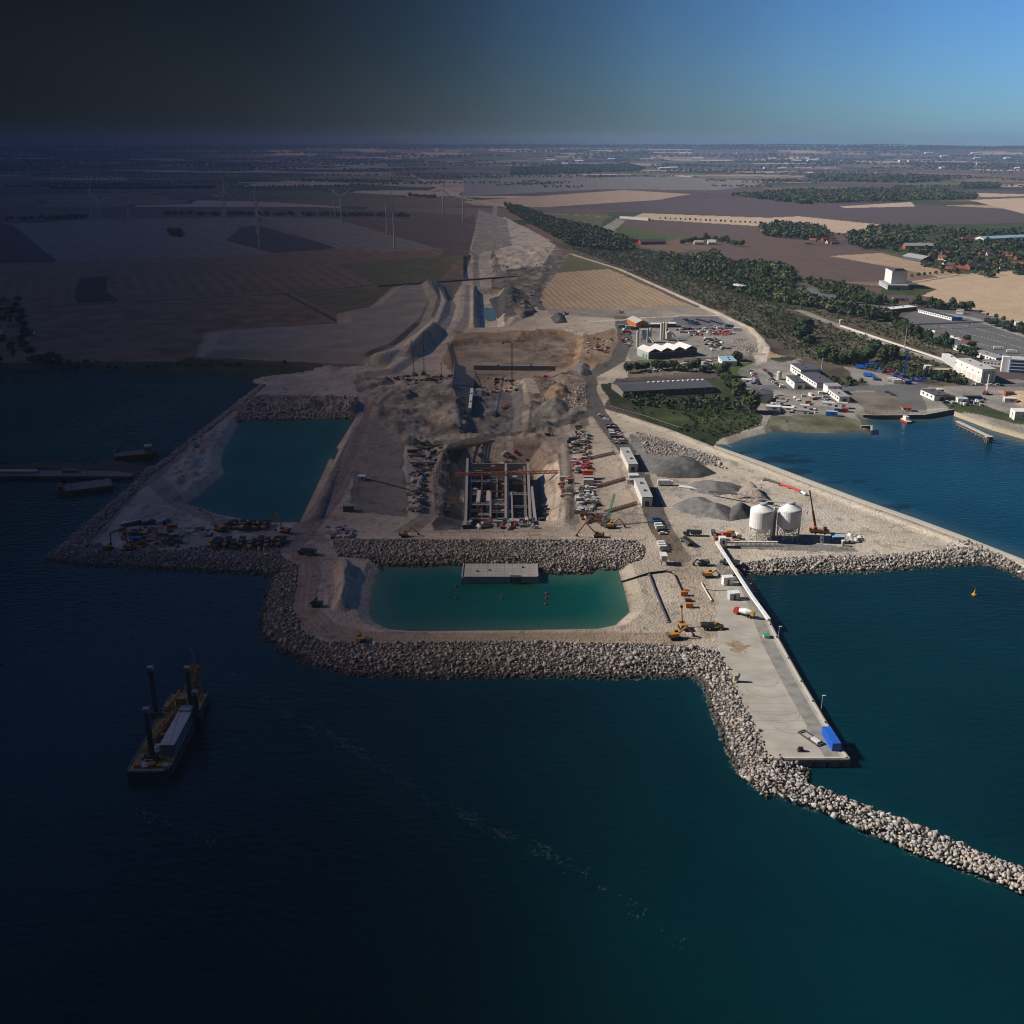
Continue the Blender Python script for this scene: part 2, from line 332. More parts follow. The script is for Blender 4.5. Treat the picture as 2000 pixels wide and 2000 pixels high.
# --- near and middle farmland, left
paint([(-900, 300), (2600, 300), (2600, 560), (1000, 640), (-900, 720)], 'brown', .1, k=.0)
paint([(-900, 440), (905, 432), (905, 560), (400, 720), (-900, 722)], 'orange', .15)
paint([(-600, 405), (620, 405), (905, 420), (905, 445), (500, 430), (-600, 440)], 'brown')
paint([(-100, 430), (25, 440), (125, 518), (-100, 530)], 'plumd')
paint([(25, 440), (170, 430), (500, 425), (540, 493), (125, 520)], 'dirt', .1, (((30, 440), (125, 518)), 40, .06))
paint([(500, 440), (665, 485), (533, 494), (440, 470), (470, 445)], 'plumd')
paint([(500, 424), (790, 430), (870, 470), (900, 500), (660, 486)], 'dirt', .1, (((500, 424), (660, 486)), 25, .1))
paint([(640, 424), (900, 440), (905, 500), (820, 475)], 'brown')
paint([(-600, 535), (500, 498), (905, 486), (900, 500), (500, 524), (-600, 565)], 'orange', .1, (((0, 535), (900, 490)), 12, .1))
paint([(-600, 566), (500, 526), (650, 516), (735, 556), (560, 574), (-600, 612)], 'orange', .12, (((500, 530), (560, 574)), 22, .12))
paint([(655, 515), (905, 498), (860, 545), (736, 556)], 'olive', .12, (((655, 515), (736, 552)), 9, .28))
paint([(-600, 615), (545, 575), (665, 626), (655, 637), (400, 650), (370, 706), (-600, 712)], 'orange', .25)
paint([(570, 574), (765, 560), (718, 604), (655, 612)], 'olive', .12, (((570, 574), (655, 612)), 8, .28))
paint([(153, 545), (210, 538), (208, 570), (232, 588), (150, 592), (145, 575)], 'black')
strip([(560, 574), (735, 556), (905, 545)], 3.5, 'grassd'); strip([(0, 604), (560, 574)], 3, 'grassd'); strip([(0, 530), (500, 497), (900, 485)], 3, 'sandd', k=.6)
strip([(555, 573), (660, 628)], 3, 'grassd')
paint([(-900, 712), (380, 706), (500, 716), (640, 725), (700, 745), (520, 760), (480, 742), (250, 724), (-900, 722)], 'grassd', .2)
paint([(-900, 718), (0, 719), (390, 728), (480, 738), (500, 748), (250, 728), (-900, 726)], 'spoil')
# spoil terraces
paint([(400, 650), (660, 636), (655, 613), (720, 602), (768, 560), (862, 557), (862, 600), (850, 635), (790, 695), (720, 712), (500, 704), (375, 706)], 'spoil', .12, (((400, 700), (760, 640)), 60, .04))
paint([(862, 558), (905, 560), (905, 620), (880, 645), (850, 692), (830, 722), (750, 724), (800, 692), (852, 635), (880, 600)], 'spoild', .1)
strip([(835, 558), (862, 590), (850, 632)], 5, 'spoild'); strip([(720, 700), (770, 680), (815, 640)], 3.5, 'spoild'); strip([(860, 560), (868, 600), (855, 635), (800, 690)], 4, 'sand')
# --- centre and right farmland
paint([(1070, 405), (1300, 390), (1500, 387), (1800, 400), (2300, 425), (2300, 470), (1830, 458), (1500, 425), (1250, 415)], 'plum', .06)
paint([(900, 395), (1220, 372), (1350, 380), (1280, 392), (1060, 406), (930, 402)], 'tan', .08)
paint([(905, 340), (1300, 342), (1500, 360), (1400, 372), (1180, 370), (905, 385)], 'dirt', .1)
paint([(1255, 417), (1500, 426), (1560, 423), (1810, 448), (1835, 459), (1700, 460), (1500, 443), (1230, 427)], 'tanl', .06)
paint([(1215, 428), (1500, 443), (1700, 462), (1560, 480), (1500, 485), (1400, 487), (1330, 467), (1215, 442)], 'brown', .08)
paint([(1030, 412), (1190, 418), (1165, 452), (1100, 442)], 'olive', .15); paint([(1165, 452), (1205, 427), (1222, 431), (1192, 458)], 'spoil', .2)
paint([(1200, 458), (1215, 441), (1335, 466), (1300, 471), (1230, 470)], 'grass')
paint([(1640, 404), (1780, 395), (1787, 404), (1650, 407)], 'tanl'); paint([(1893, 391), (2300, 375), (2300, 440), (2000, 418)], 'tanl', .07)
paint([(1330, 488), (1500, 483), (1660, 480), (1745, 512), (1725, 550), (1550, 552), (1500, 526)], 'brown', .07)
paint([(1500, 462), (1560, 468), (1600, 478), (1500, 484)], 'brown'); paint([(1620, 500), (1720, 494), (1880, 532), (1850, 545), (1755, 524)], 'tan', .1)
paint([(1765, 552), (1870, 536), (2400, 500), (2400, 740), (2000, 645), (1900, 605), (1800, 577)], 'tanl', .06, (((1770, 552), (2000, 536)), 14, .03))
paint([(1720, 550), (1770, 548), (1830, 565), (1800, 577), (1720, 575)], 'grassd', .2)
paint([(1700, 440), (2400, 430), (2400, 500), (1870, 536), (1800, 505), (1720, 490)], 'grassd', .3)
strip([(1770, 555), (1870, 538), (2050, 522)], 3, 'asph')
# scrub belt
paint([(1060, 470), (1230, 478), (1300, 490), (1500, 522), (1640, 590), (1780, 640), (1900, 690), (1960, 745), (1700, 752), (1560, 700), (1505, 690), (1490, 660), (1410, 612), (1210, 527)], 'scrub', .35)
paint([(1290, 500), (1500, 526), (1640, 600), (1560, 610), (1420, 560), (1250, 520)], 'floor', .3)
paint([(1500, 640), (1640, 650), (1900, 745), (1700, 755), (1560, 705)], 'scrub', .4)
paint([(1540, 562), (1620, 560), (1740, 600), (1760, 610), (1720, 612), (1600, 582)], 'asph')
paint([(1735, 632), (1795, 603), (1890, 608), (2400, 720), (2400, 800), (1900, 690), (1800, 660)], 'asph', .06, (((1800, 610), (2000, 655)), 9, .05))
[strip([(1770 + k * 22, 664 - k * 9), (1880 + k * 22, 690 - k * 9 + k), (2100 + k * 22, 745 - k * 7)], .8, 'conc', .1, .6) for k in range(5)]
strip([(1800, 606), (1900, 622), (2000, 655), (2300, 750)], 6, 'conc', k=.7); strip([(1560, 606), (1760, 684), (1860, 712), (1960, 760)], 6, 'sandd'); strip([(1642, 636), (1760, 683), (1850, 706)], 1.8, 'conc')
# striped fields
paint([(1055, 560), (1085, 532), (1190, 525), (1348, 596), (1240, 603), (1062, 604), (1050, 585)], 'tan', .08, (((1100, 540), (1180, 600)), 9, .2))
paint([(1095, 512), (1115, 497), (1192, 525), (1085, 533)], 'olive', .1, (((1100, 500), (1190, 525)), 8, .12))
paint([(1060, 604), (1350, 596), (1402, 616), (1230, 624), (1080, 615)], 'sandd', .15)
# --- construction site base
SITE = [(938, 440), (985, 424), (1075, 470), (1110, 500), (1085, 532), (1050, 570), (1070, 612), (1230, 624), (1400, 616), (1480, 660), (1500, 700), (1470, 720), (1200, 740), (1180, 800), (1400, 872), (1500, 914), (1800, 1025), (2010, 1104),
        (2300, 1200), (2300, 1240), (1930, 1112), (1430, 1125), (1660, 1500), (1500, 1500), (1350, 1340), (500, 1340), (480, 1130), (60, 1120), (480, 740), (720, 712), (850, 640), (900, 560)]
paint(SITE, 'sand', .12)
paint([(870, 650), (1090, 646), (1140, 660), (1200, 640), (1220, 700), (1130, 730), (890, 740), (860, 700)], 'ochre', .25); paint([(900, 660), (1120, 655), (1060, 735), (900, 735)], 'sandd', .3, k=.6)
paint([(690, 740), (900, 735), (1050, 770), (1160, 740), (1150, 830), (1060, 862), (780, 872), (700, 800)], 'sandd', .45); paint([(1040, 730), (1150, 740), (1150, 800), (1070, 800)], 'pinkd', .4)
paint([(905, 745), (1022, 745), (1020, 840), (915, 842)], 'gravel', .15); paint([(700, 790), (780, 800), (800, 1010), (680, 1000), (690, 900)], 'gravel', .2); paint([(705, 800), (775, 800), (790, 995), (700, 970)], 'sandd', .1, k=.6)
paint([(840, 880), (895, 880), (905, 1035), (850, 1035), (835, 950)], 'spoild', .45)
paint([(915, 880), (1040, 880), (1042, 1030), (912, 1030)], 'graveld', .3); paint([(870, 890), (905, 885), (905, 960), (870, 960)], 'sandd', .4)
paint([(1060, 880), (1095, 880), (1105, 1030), (1050, 1030)], 'sandl', .25); paint([(1000, 850), (1100, 850), (1095, 900), (1000, 890)], 'pinkd', .3)
paint([(1140, 835), (1165, 822), (1195, 860), (1250, 1000), (1250, 1030), (1150, 1020), (1160, 930)], 'pinkd', .08, k=.55); paint([(1142, 835), (1160, 825), (1190, 860), (1240, 1000), (1180, 1000), (1165, 930)], 'sandl', .08, k=.6)
paint([(960, 470), (1075, 470), (1110, 500), (1060, 570), (1050, 600), (960, 640)], 'dirt', .5); paint([(1020, 440), (1085, 480), (1060, 520), (980, 530), (960, 480)], 'sand', .15)
paint([(925, 565), (985, 563), (985, 638), (925, 640)], 'sandl', .15); paint([(935, 410), (990, 430), (1000, 480), (920, 500)], 'sandd', .2)
paint([(1200, 620), (1420, 618), (1480, 665), (1480, 690), (1370, 700), (1230, 705)], 'yard', .15); paint([(1320, 618), (1400, 618), (1430, 640), (1300, 640)], 'asph')
paint([(1440, 660), (1480, 670), (1470, 690), (1420, 685)], 'pinkd', .4)
paint([(1220, 705), (1470, 690), (1480, 720), (1230, 745)], 'scrub', .4, k=.8); paint([(1405, 718), (1470, 705), (1480, 740), (1430, 748)], 'grass', .15); paint([(1440, 720), (1500, 700), (1700, 760), (1480, 820)], 'yard', .3, k=.7)
# park and beach
paint([(1170, 750), (1210, 745), (1400, 738), (1480, 770), (1500, 800), (1500, 822), (1440, 848), (1390, 868), (1330, 850), (1200, 795)], 'floor', .4); paint([(1200, 785), (1400, 800), (1480, 812), (1480, 830), (1400, 862), (1330, 848)], 'grassd', .35)
paint([(1385, 872), (1400, 858), (1450, 843), (1500, 828), (1532, 842), (1480, 852), (1425, 870)], 'beach', .08)
# harbour ground
paint([(1480, 720), (1560, 700), (1700, 750), (1960, 740), (2400, 760), (2400, 900), (1860, 830), (1690, 835), (1500, 848), (1480, 800)], 'yard', .22)
paint([(1500, 812), (1640, 808), (1690, 828), (1680, 843), (1530, 842), (1500, 832)], 'grass', .6, k=.6); paint([(1560, 812), (1640, 815), (1680, 832), (1600, 836)], 'olive', .5, k=.6); paint([(1520, 838), (1600, 838), (1680, 836), (1682, 846), (1600, 848), (1520, 845)], 'gravel', .5, k=.8); strip([(1530, 845), (1600, 847), (1690, 845)], 4, 'gravel')
paint([(1550, 700), (1640, 720), (1700, 735), (1705, 757), (1650, 758), (1600, 735)], 'scrub', .3); paint([(1650, 715), (1700, 725), (1830, 752), (1700, 752), (1665, 740)], 'yard', .1)
strip([(1480, 756), (1640, 760), (1720, 757), (1850, 750), (2300, 755)], 9, 'asph'); paint([(1690, 752), (1800, 755), (1810, 800), (1770, 800)], 'asph', .08)
paint([(1640, 768), (1735, 765), (1775, 798), (1770, 815), (1700, 815), (1680, 790)], 'dirt', .25); paint([(1810, 800), (1850, 796), (1860, 806), (1800, 812)], 'conc', .1)
paint([(1830, 778), (1900, 782), (1980, 812), (2020, 830), (1960, 825), (1860, 800)], 'grassd', .2); paint([(1945, 762), (2300, 768), (2300, 830), (2000, 800)], 'tanl', .08)
paint([(1790, 720), (1850, 715), (1900, 745), (1840, 755), (1780, 745)], 'scrub', .4)
paint([(1866, 812), (1880, 802), (2300, 905), (2300, 945), (2000, 856)], 'spoil', .2)
# site roads and tracks
strip([(1212, 618), (1222, 665), (1205, 705), (1150, 735), (1148, 765), (1165, 800)], 8, 'road'); strip([(1165, 800), (1200, 850), (1235, 890), (1262, 960), (1290, 1030), (1325, 1090)], 6.5, 'road')
strip([(1165, 802), (1110, 825), (1040, 842), (960, 852), (890, 870), (862, 900)], 6, 'road'); strip([(1050, 640), (1150, 628), (1230, 624)], 4, 'sandl')
strip([(1060, 605), (1040, 575), (1060, 545), (1085, 525), (1075, 500)], 5, 'road'); strip([(862, 640), (900, 645), (1000, 640), (1140, 635)], 5, 'sand'); strip([(880, 650), (850, 700), (820, 740), (735, 765)], 7, 'sand')
strip([(1100, 850), (1105, 940), (1120, 1020)], 4, 'sandd'); strip([(860, 890), (845, 960), (835, 1010), (790, 1040)], 6, 'sandd')
strip([(735, 770), (720, 800), (690, 880), (640, 980), (590, 1040), (560, 1070)], 8, 'sandd'); strip([(720, 800), (690, 880), (640, 980), (600, 1030)], 3, 'dirt', k=.5)
strip([(500, 750), (310, 925), (260, 960), (170, 1060)], 4, 'sandd'); strip([(300, 935), (350, 985), (430, 1020), (540, 1045), (600, 1050), (900, 1045), (1240, 1050)], 6, 'sandd', k=.7)
strip([(595, 1080), (600, 1120), (590, 1190), (630, 1230), (700, 1247), (900, 1250), (1320, 1248)], 7, 'ochre', k=.55); strip([(650, 1045), (1240, 1048)], 5, 'sandl'); strip([(900, 480), (930, 500), (930, 560)], 5, 'spoil')
strip([(968, 395), (965, 430), (970, 490)], 7, 'spoil'); paint([(900, 430), (925, 420), (930, 440), (915, 500), (860, 500), (880, 470)], 'brown', .15); strip([(905, 395), (968, 398), (1010, 415), (1200, 425)], 5, 'tanl', k=.6); strip([(800, 340), (905, 388), (990, 405)], 12, 'tanl', k=.7)
strip([(1115, 497), (1210, 527), (1400, 613), (1465, 643), (1498, 680), (1490, 705)], 3.4, 'sandl'); strip([(1230, 622), (1330, 617), (1408, 617)], 3, 'sandl'); strip([(1265, 702), (1370, 697), (1490, 692)], 3, 'sandd')
strip([(1380, 880), (1560, 945), (1800, 1035), (2010, 1110)], 6, 'sandl', k=.7); strip([(1300, 1040), (1350, 1130), (1400, 1230)], 8, 'ochre', .1, .35)
paint([(1290, 930), (1330, 940), (1440, 990), (1440, 1030), (1350, 1030), (1310, 990)], 'conc', .1, k=.5); paint([(1430, 1062), (1520, 1062), (1580, 1060), (1660, 1068), (1675, 1078), (1440, 1072)], 'gravel')
paint([(1500, 995), (1600, 985), (1665, 1010), (1670, 1030), (1560, 1040)], 'conc', .06, k=.5); paint([(1230, 850), (1300, 868), (1400, 900), (1330, 930), (1260, 925)], 'gravel', .3)
for ln_, hw_ in [([(735, 770), (690, 880), (640, 980), (590, 1040), (600, 1120), (590, 1190), (640, 1236), (700, 1250), (900, 1252), (1320, 1250)], 9), ([(560, 1060), (610, 1090), (630, 1130), (630, 1190)], 8), ([(500, 750), (310, 925), (260, 960), (170, 1070)], 6), ([(300, 935), (350, 985), (430, 1020), (540, 1045), (700, 1048), (900, 1046), (1240, 1048)], 7), ([(430, 1000), (520, 1035), (600, 1060), (640, 1100)], 10), ([(1165, 802), (1235, 890), (1290, 1030), (1350, 1130), (1400, 1230)], 8), ([(1300, 935), (1400, 930), (1500, 990), (1650, 1040), (1800, 1060)], 12), ([(1380, 885), (1560, 950), (1800, 1040)], 6), ([(1110, 830), (960, 855), (870, 890), (840, 1000)], 7), ([(880, 650), (850, 700), (735, 765)], 7), ([(1212, 618), (1205, 705), (1150, 735), (1165, 800)], 8), ([(1000, 660), (1080, 690), (1130, 660)], 14), ([(390, 890), (420, 930), (380, 980)], 10), ([(1430, 1080), (1600, 1085), (1800, 1075)], 6)]: tracks(ln_, hw_)
# tone variation over the site, wet rims by the water, seabed
m = pip(gx, gy, W(SITE)); gc[m] *= (0.84 + .32 * fbm(gx[m], gy[m], 30, 70, 4))[:, None]
m2 = m & (fbm(gx, gy, 5, 75, 2) > .72); gc[m2] *= .72
wet = (gh < .45) & (gh > -.7) & (gy < 1400); gc[wet] *= .75; 
wl = np.minimum.reduce([sdist(gx, gy, P, 25.) for P, _ in WATERS]); gc[wl < -.5] = (.05, .10, .09)
RB = [  # rock bands: outline px, rock size, mapping height
    ([(78, 1098), (270, 936), (300, 912), (505, 750), (520, 757), (318, 918), (290, 940), (175, 1065), (250, 1085), (350, 1082), (410, 1072), (545, 1075), (550, 1095), (585, 1112), (572, 1195), (590, 1240), (634, 1262), (720, 1264), (1000, 1260), (1347, 1268),
      (1401, 1280), (1433, 1332), (1464, 1402), (1501, 1484), (1500, 1560), (1437, 1508), (1420, 1467), (1404, 1425), (1382, 1377), (1378, 1350), (1365, 1334), (1340, 1326), (1000, 1327), (694, 1324), (616, 1305), (546, 1270), (508, 1245), (506, 1205), (519, 1153), (531, 1126), (500, 1124), (250, 1113)], 1.3, 1.0),
    ([(1430, 1108), (1500, 1099), (1560, 1094), (1700, 1092), (1800, 1083), (1880, 1076), (1950, 1091), (2010, 1119), (2200, 1190), (2200, 1222), (2000, 1134), (1975, 1122), (1930, 1107), (1800, 1113), (1700, 1121), (1500, 1126), (1432, 1122)], 1.3, 1.0),
    ([(650, 1060), (700, 1057), (1240, 1058), (1262, 1075), (1255, 1095), (1205, 1110), (1160, 1118), (1100, 1118), (1050, 1112), (900, 1106), (745, 1108), (720, 1095), (660, 1090)], 1.3, 2.0),
    ([(1500, 1484), (1567, 1487), (1584, 1502), (1577, 1536), (1622, 1549), (1703, 1583), (1807, 1622), (1910, 1666), (2000, 1697), (2500, 1903), (2500, 1968), (2000, 1752), (1910, 1713), (1776, 1665), (1683, 1624), (1585, 1580), (1513, 1555), (1437, 1508)], 1.35, .8)]
for p_, s_, z_ in RB: gc[pip(gx, gy, W(p_, z_)) & (wl < 30)] = (.10, .095, .09)
n, k = YY.shape; I = np.arange(n * k).reshape(n, k)
F4 = np.stack([I[:-1, :-1].ravel(), I[:-1, 1:].ravel(), I[1:, 1:].ravel(), I[1:, :-1].ravel()], 1)
vz = gh + np.where(gy < 1500, .12 * (fbm(gx, gy, 3, 90, 2) - .5), 0)
terr = npmesh('ground', np.stack([gx, gy, vz], 1), F4, mat('m_ground', None, .95, 0, .14, .3, attr=True, bump=.8, bscale=.9, spec=.1, grit=.10), np.clip(gc, 0.01, .8))
tag(terr, kind='structure', label='sandy reclaimed ground, excavations and farmland to the horizon')

# ------------------------------------------------------------------ water
def water_mat(name, deep, rough=.12):
    m = bpy.data.materials.new(name); m.use_nodes = True; t = m.node_tree; n = t.nodes; l = t.links; p = n['Principled BSDF']
    p.inputs['Roughness'].default_value = rough; p.inputs['IOR'].default_value = 1.33; p.inputs['Specular IOR Level'].default_value = .06
    a = n.new('ShaderNodeAttribute'); a.attribute_name = 'Col'
    g = n.new('ShaderNodeNewGeometry'); no = n.new('ShaderNodeTexNoise'); no.inputs['Scale'].default_value = .012; no.inputs['Detail'].default_value = 6
    l.new(g.outputs['Position'], no.inputs['Vector']); mr = n.new('ShaderNodeMapRange'); mr.inputs[1].default_value = .3; mr.inputs[2].default_value = .7; mr.inputs[3].default_value = .8; mr.inputs[4].default_value = 1.2
    l.new(no.outputs[0], mr.inputs[0]); mx = n.new('ShaderNodeVectorMath'); mx.operation = 'MULTIPLY'; l.new(a.outputs['Color'], mx.inputs[0]); l.new(mr.outputs[0], mx.inputs[1]); l.new(mx.outputs[0], p.inputs['Base Color'])
    mp = n.new('ShaderNodeMapping'); mp.inputs['Scale'].default_value = (.55, 1.0, 1); mp.inputs['Rotation'].default_value = (0, 0, .5); l.new(g.outputs['Position'], mp.inputs['Vector'])
    n1 = n.new('ShaderNodeTexNoise'); n1.inputs['Scale'].default_value = .35; n1.inputs['Detail'].default_value = 4; l.new(mp.outputs[0], n1.inputs['Vector'])
    b = n.new('ShaderNodeBump'); b.inputs['Strength'].default_value = .5; b.inputs['Distance'].default_value = .8; l.new(n1.outputs[0], b.inputs['Height']); l.new(b.outputs[0], p.inputs['Normal'])
    return m
def water(name, P, inland, step, deep, shallow, reach, label, box=None, extra=None):
    """a sheet at z=0 over the outline P plus a few metres under its banks"""
    x0, y0, x1, y1 = box or (P[:, 0].min() - 8, P[:, 1].min() - 8, P[:, 0].max() + 8, P[:, 1].max() + 8)
    xa = np.arange(x0, x1 + step, step); ya = np.arange(y0, y1 + step, step); X, Y = np.meshgrid(xa, ya, indexing='xy'); s = sdist(X.ravel(), Y.ravel(), P, reach)
    kk = len(xa); I = np.arange(X.size).reshape(X.shape); q = np.stack([I[:-1, :-1].ravel(), I[:-1, 1:].ravel(), I[1:, 1:].ravel(), I[1:, :-1].ravel()], 1)
    q = q[(s[q] < inland).all(1)]
    t = np.clip(-s / reach, 0, 1) ** .6; cc = np.array(shallow)[None] * (1 - t[:, None]) + np.array(deep)[None] * t[:, None]
    if extra is not None: cc = extra(X.ravel(), Y.ravel(), cc, s)
    o = npmesh(name, np.stack([X.ravel(), Y.ravel(), np.zeros(X.size)], 1), q, water_mat('m_' + name, deep), cc)
    return tag(o, label, kind='structure')
def seaex(x, y, cc, s):
    bay = np.clip(-sdist(x, y, W([(-1500, 712), (0, 716), (480, 738), (505, 752), (300, 912), (-1500, 905)], 0), 60) / 50, 0, 1)[:, None]; cc = cc * (1 - bay) + np.array((.001, .055, .048)) * bay
    g = np.clip(fbm(x, y, 90, 5) * 1.6 - .5, 0, 1)[:, None]; return cc * (1 - g * .3) + np.array((.0005, .028, .026)) * g * .3
water('sea', SEA, 6, 4., (.0003, .020, .030), (.001, .028, .036), 14., 'dark blue green open sea', (-1400, -400, 1000, 1040), seaex)
def harbex(x, y, cc, s):
    g = (fbm(x, y * 2.2, 26, 15) > .60) & (sdist(x, y, W([(1420, 880), (1560, 885), (1800, 985), (1760, 1000), (1500, 915)], 0), 30) < 0); cc[g] *= .45; return cc
water('harbour_water', HARB, 6, 3., (.001, .040, .072), (.05, .09, .10), 22., 'blue harbour water behind the dam', (150, 330, 1100, 900), harbex)
def pondex(x, y, cc, s):
    g = np.clip((fbm(x, y, 22, 61, 4) - .45) * 3, 0, 1)[:, None] * np.clip(1 + s / 30, 0, 1)[:, None]; return cc * (1 - g * .5) + np.array((.03, .115, .085)) * g * .5
water('pond', POND, 5, 2., (.001, .10, .078), (.07, .15, .11), 16., 'green teal pond inside the sea wall', None, pondex)
water('basin', BASIN, 5, 2., (.001, .09, .07), (.03, .12, .09), 14., 'green basin beside the western breakwater')
sp = W([(940, 600), (968, 602), (968, 625), (952, 627), (938, 615)], -3.6)
o = MB(); o.add([(x, y, -3.6) for x, y in sp], [tuple(range(len(sp)))]); tag(obj('puddle', o, mat('m_puddle', (.12, .25, .25), .1, 0, .05)), kind='structure', label='pale turquoise water in the excavation by the spoil bank')

# ------------------------------------------------------------------ rock armour
def ico(sub=0):
    bm = bmesh.new(); bmesh.ops.create_icosphere(bm, subdivisions=sub + 1, radius=1); v = np.array([q.co[:] for q in bm.verts]); f = np.array([[q.index for q in p.verts] for p in bm.faces]); bm.free(); return v, f
def hull(npt, flat=.8):
    bm = bmesh.new(); d = rng.normal(size=(npt, 3)); d /= np.linalg.norm(d, axis=1)[:, None]; d *= rng.uniform(.8, 1.05, (npt, 1)); d *= rng.uniform(.7, 1.15, 3)
    vs = [bm.verts.new(q) for q in d]; r = bmesh.ops.convex_hull(bm, input=vs); bmesh.ops.delete(bm, geom=[v for v in bm.verts if not v.link_faces], context='VERTS'); bmesh.ops.triangulate(bm, faces=bm.faces); bm.verts.ensure_lookup_table(); bm.verts.index_update()
    v = np.array([q.co[:] for q in bm.verts]); f = np.array([[q.index for q in p.verts] for p in bm.faces]); bm.free(); return v, f
HU = [hull(8 + i % 4) for i in range(12)]
def scatter(poly, size, dens=1.0, z=3.0):
    P = W(poly, z); x0, y0 = P.min(0); x1, y1 = P.max(0); st = size / dens ** .5
    X, Y = np.meshgrid(np.arange(x0, x1, st), np.arange(y0, y1, st)); X = X.ravel(); Y = Y.ravel()
    X = X + rng.uniform(-.45, .45, X.size) * st; Y = Y + rng.uniform(-.45, .45, X.size) * st; m = pip(X, Y, P); return X[m], Y[m], np.full(m.sum(), size)
RX, RY, RS = [np.concatenate(q) for q in zip(*[scatter(p, s, 1.7, z) for p, s, z in RB])]
X2, Y2, S2 = [np.concatenate(q) for q in zip(scatter([(470, 772), (700, 778), (690, 818), (460, 820)], 1.5, 1.2), scatter([(1240, 845), (1300, 858), (1400, 895), (1420, 918), (1330, 895), (1262, 885)], 1.3, .8), scatter([(1050, 745), (1145, 748), (1150, 795), (1110, 800), (1060, 790)], 1.3, .5),
    scatter([(1430, 664), (1475, 668), (1480, 688), (1440, 688)], 1.1, .5), scatter([(1290, 690), (1420, 690), (1400, 700)], .8, .05), scatter([(1525, 842), (1580, 846), (1680, 842), (1685, 848), (1580, 850), (1525, 846)], 1.6, 1.2), scatter([(1840, 1062), (1890, 1058), (1960, 1085), (1880, 1080)], 1.4, .5), scatter([(1345, 868), (1385, 868), (1382, 862), (1500, 822), (1505, 828)], 1.0, .12))]
nb = len(RX); RX = np.concatenate([RX, X2]); RY = np.concatenate([RY, Y2]); RS = np.concatenate([RS, S2])
RZ = hfun(RX, RY); bwd = segd(RX, RY, BW, False)
RZ = np.maximum(RZ, np.where(bwd < 13, 3.6 * np.clip(1 - bwd / 12, 0, 1) - .2, -9)); ok = RZ > -.75; RX, RY, RS, RZ = RX[ok], RY[ok], RS[ok], RZ[ok]
order = np.argsort(RX ** 2 + RY ** 2); inframe = np.abs(RX[order] / (RY[order] * .94 + 70)) < .52; near_i = order[inframe][:300]
isnear = np.zeros(len(RX), bool); isnear[near_i] = True
def rcol(n):
    b = rng.uniform(.24, .52, n)[:, None]; t = rng.uniform(0, 1, n)[:, None]; cc = b * (np.array((1.06, .92, .82)) * t + np.array((1.0, .96, .92)) * (1 - t)); k = rng.uniform(size=n) < .03; cc[k] *= np.array((1.1, .97, .82)); return cc
ri = np.nonzero(~isnear)[0]; rc = rcol(len(ri)); vid = rng.integers(0, 12, len(ri))
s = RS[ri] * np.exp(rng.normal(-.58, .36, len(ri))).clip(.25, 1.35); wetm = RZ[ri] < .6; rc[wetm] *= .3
a = rng.uniform(0, 6.28, len(ri)); ca, sa = np.cos(a)[:, None], np.sin(a)[:, None]
VL, FL, CLs, nv = [], [], [], 0
for q in range(12):
    m = vid == q; hv, hf = HU[q]; vx = hv[None, :, 0] * ca[m] - hv[None, :, 1] * sa[m]; vy = hv[None, :, 0] * sa[m] + hv[None, :, 1] * ca[m]; V = np.stack([vx, vy, np.broadcast_to(hv[None, :, 2] * .85, vx.shape)], 2) * s[m][:, None, None]
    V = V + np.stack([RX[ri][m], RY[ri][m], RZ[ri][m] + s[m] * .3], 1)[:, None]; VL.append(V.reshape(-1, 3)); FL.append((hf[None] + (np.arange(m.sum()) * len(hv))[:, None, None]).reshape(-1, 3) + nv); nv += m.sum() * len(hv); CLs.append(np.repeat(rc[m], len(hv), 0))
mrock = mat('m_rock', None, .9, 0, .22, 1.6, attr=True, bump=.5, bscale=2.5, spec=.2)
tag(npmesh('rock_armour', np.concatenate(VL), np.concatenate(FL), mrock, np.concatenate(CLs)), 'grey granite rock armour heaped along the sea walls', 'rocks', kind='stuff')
print('rocks', len(ri))
bms = []
for i in range(16):
    v, f = hull(10 + i % 4); bms.append(npmesh('boulder', v, f, mrock, np.repeat(rcol(1), len(v), 0)))
for j, i in enumerate(near_i):
    b = bms[j % 16] if j < 16 else bms[j % 16].copy()
    if j >= 16: COL.objects.link(b)
    s_ = RS[i] * random.uniform(.5, .95); b.scale = (s_, s_, s_ * .85); b.rotation_euler = (0, 0, random.uniform(0, 6.28)); b.location = (RX[i], RY[i], RZ[i] + s_ * .35)
    tag(b, 'angular grey granite boulder at the near end of the breakwater', 'boulder', 'boulders at the near end of the breakwater')

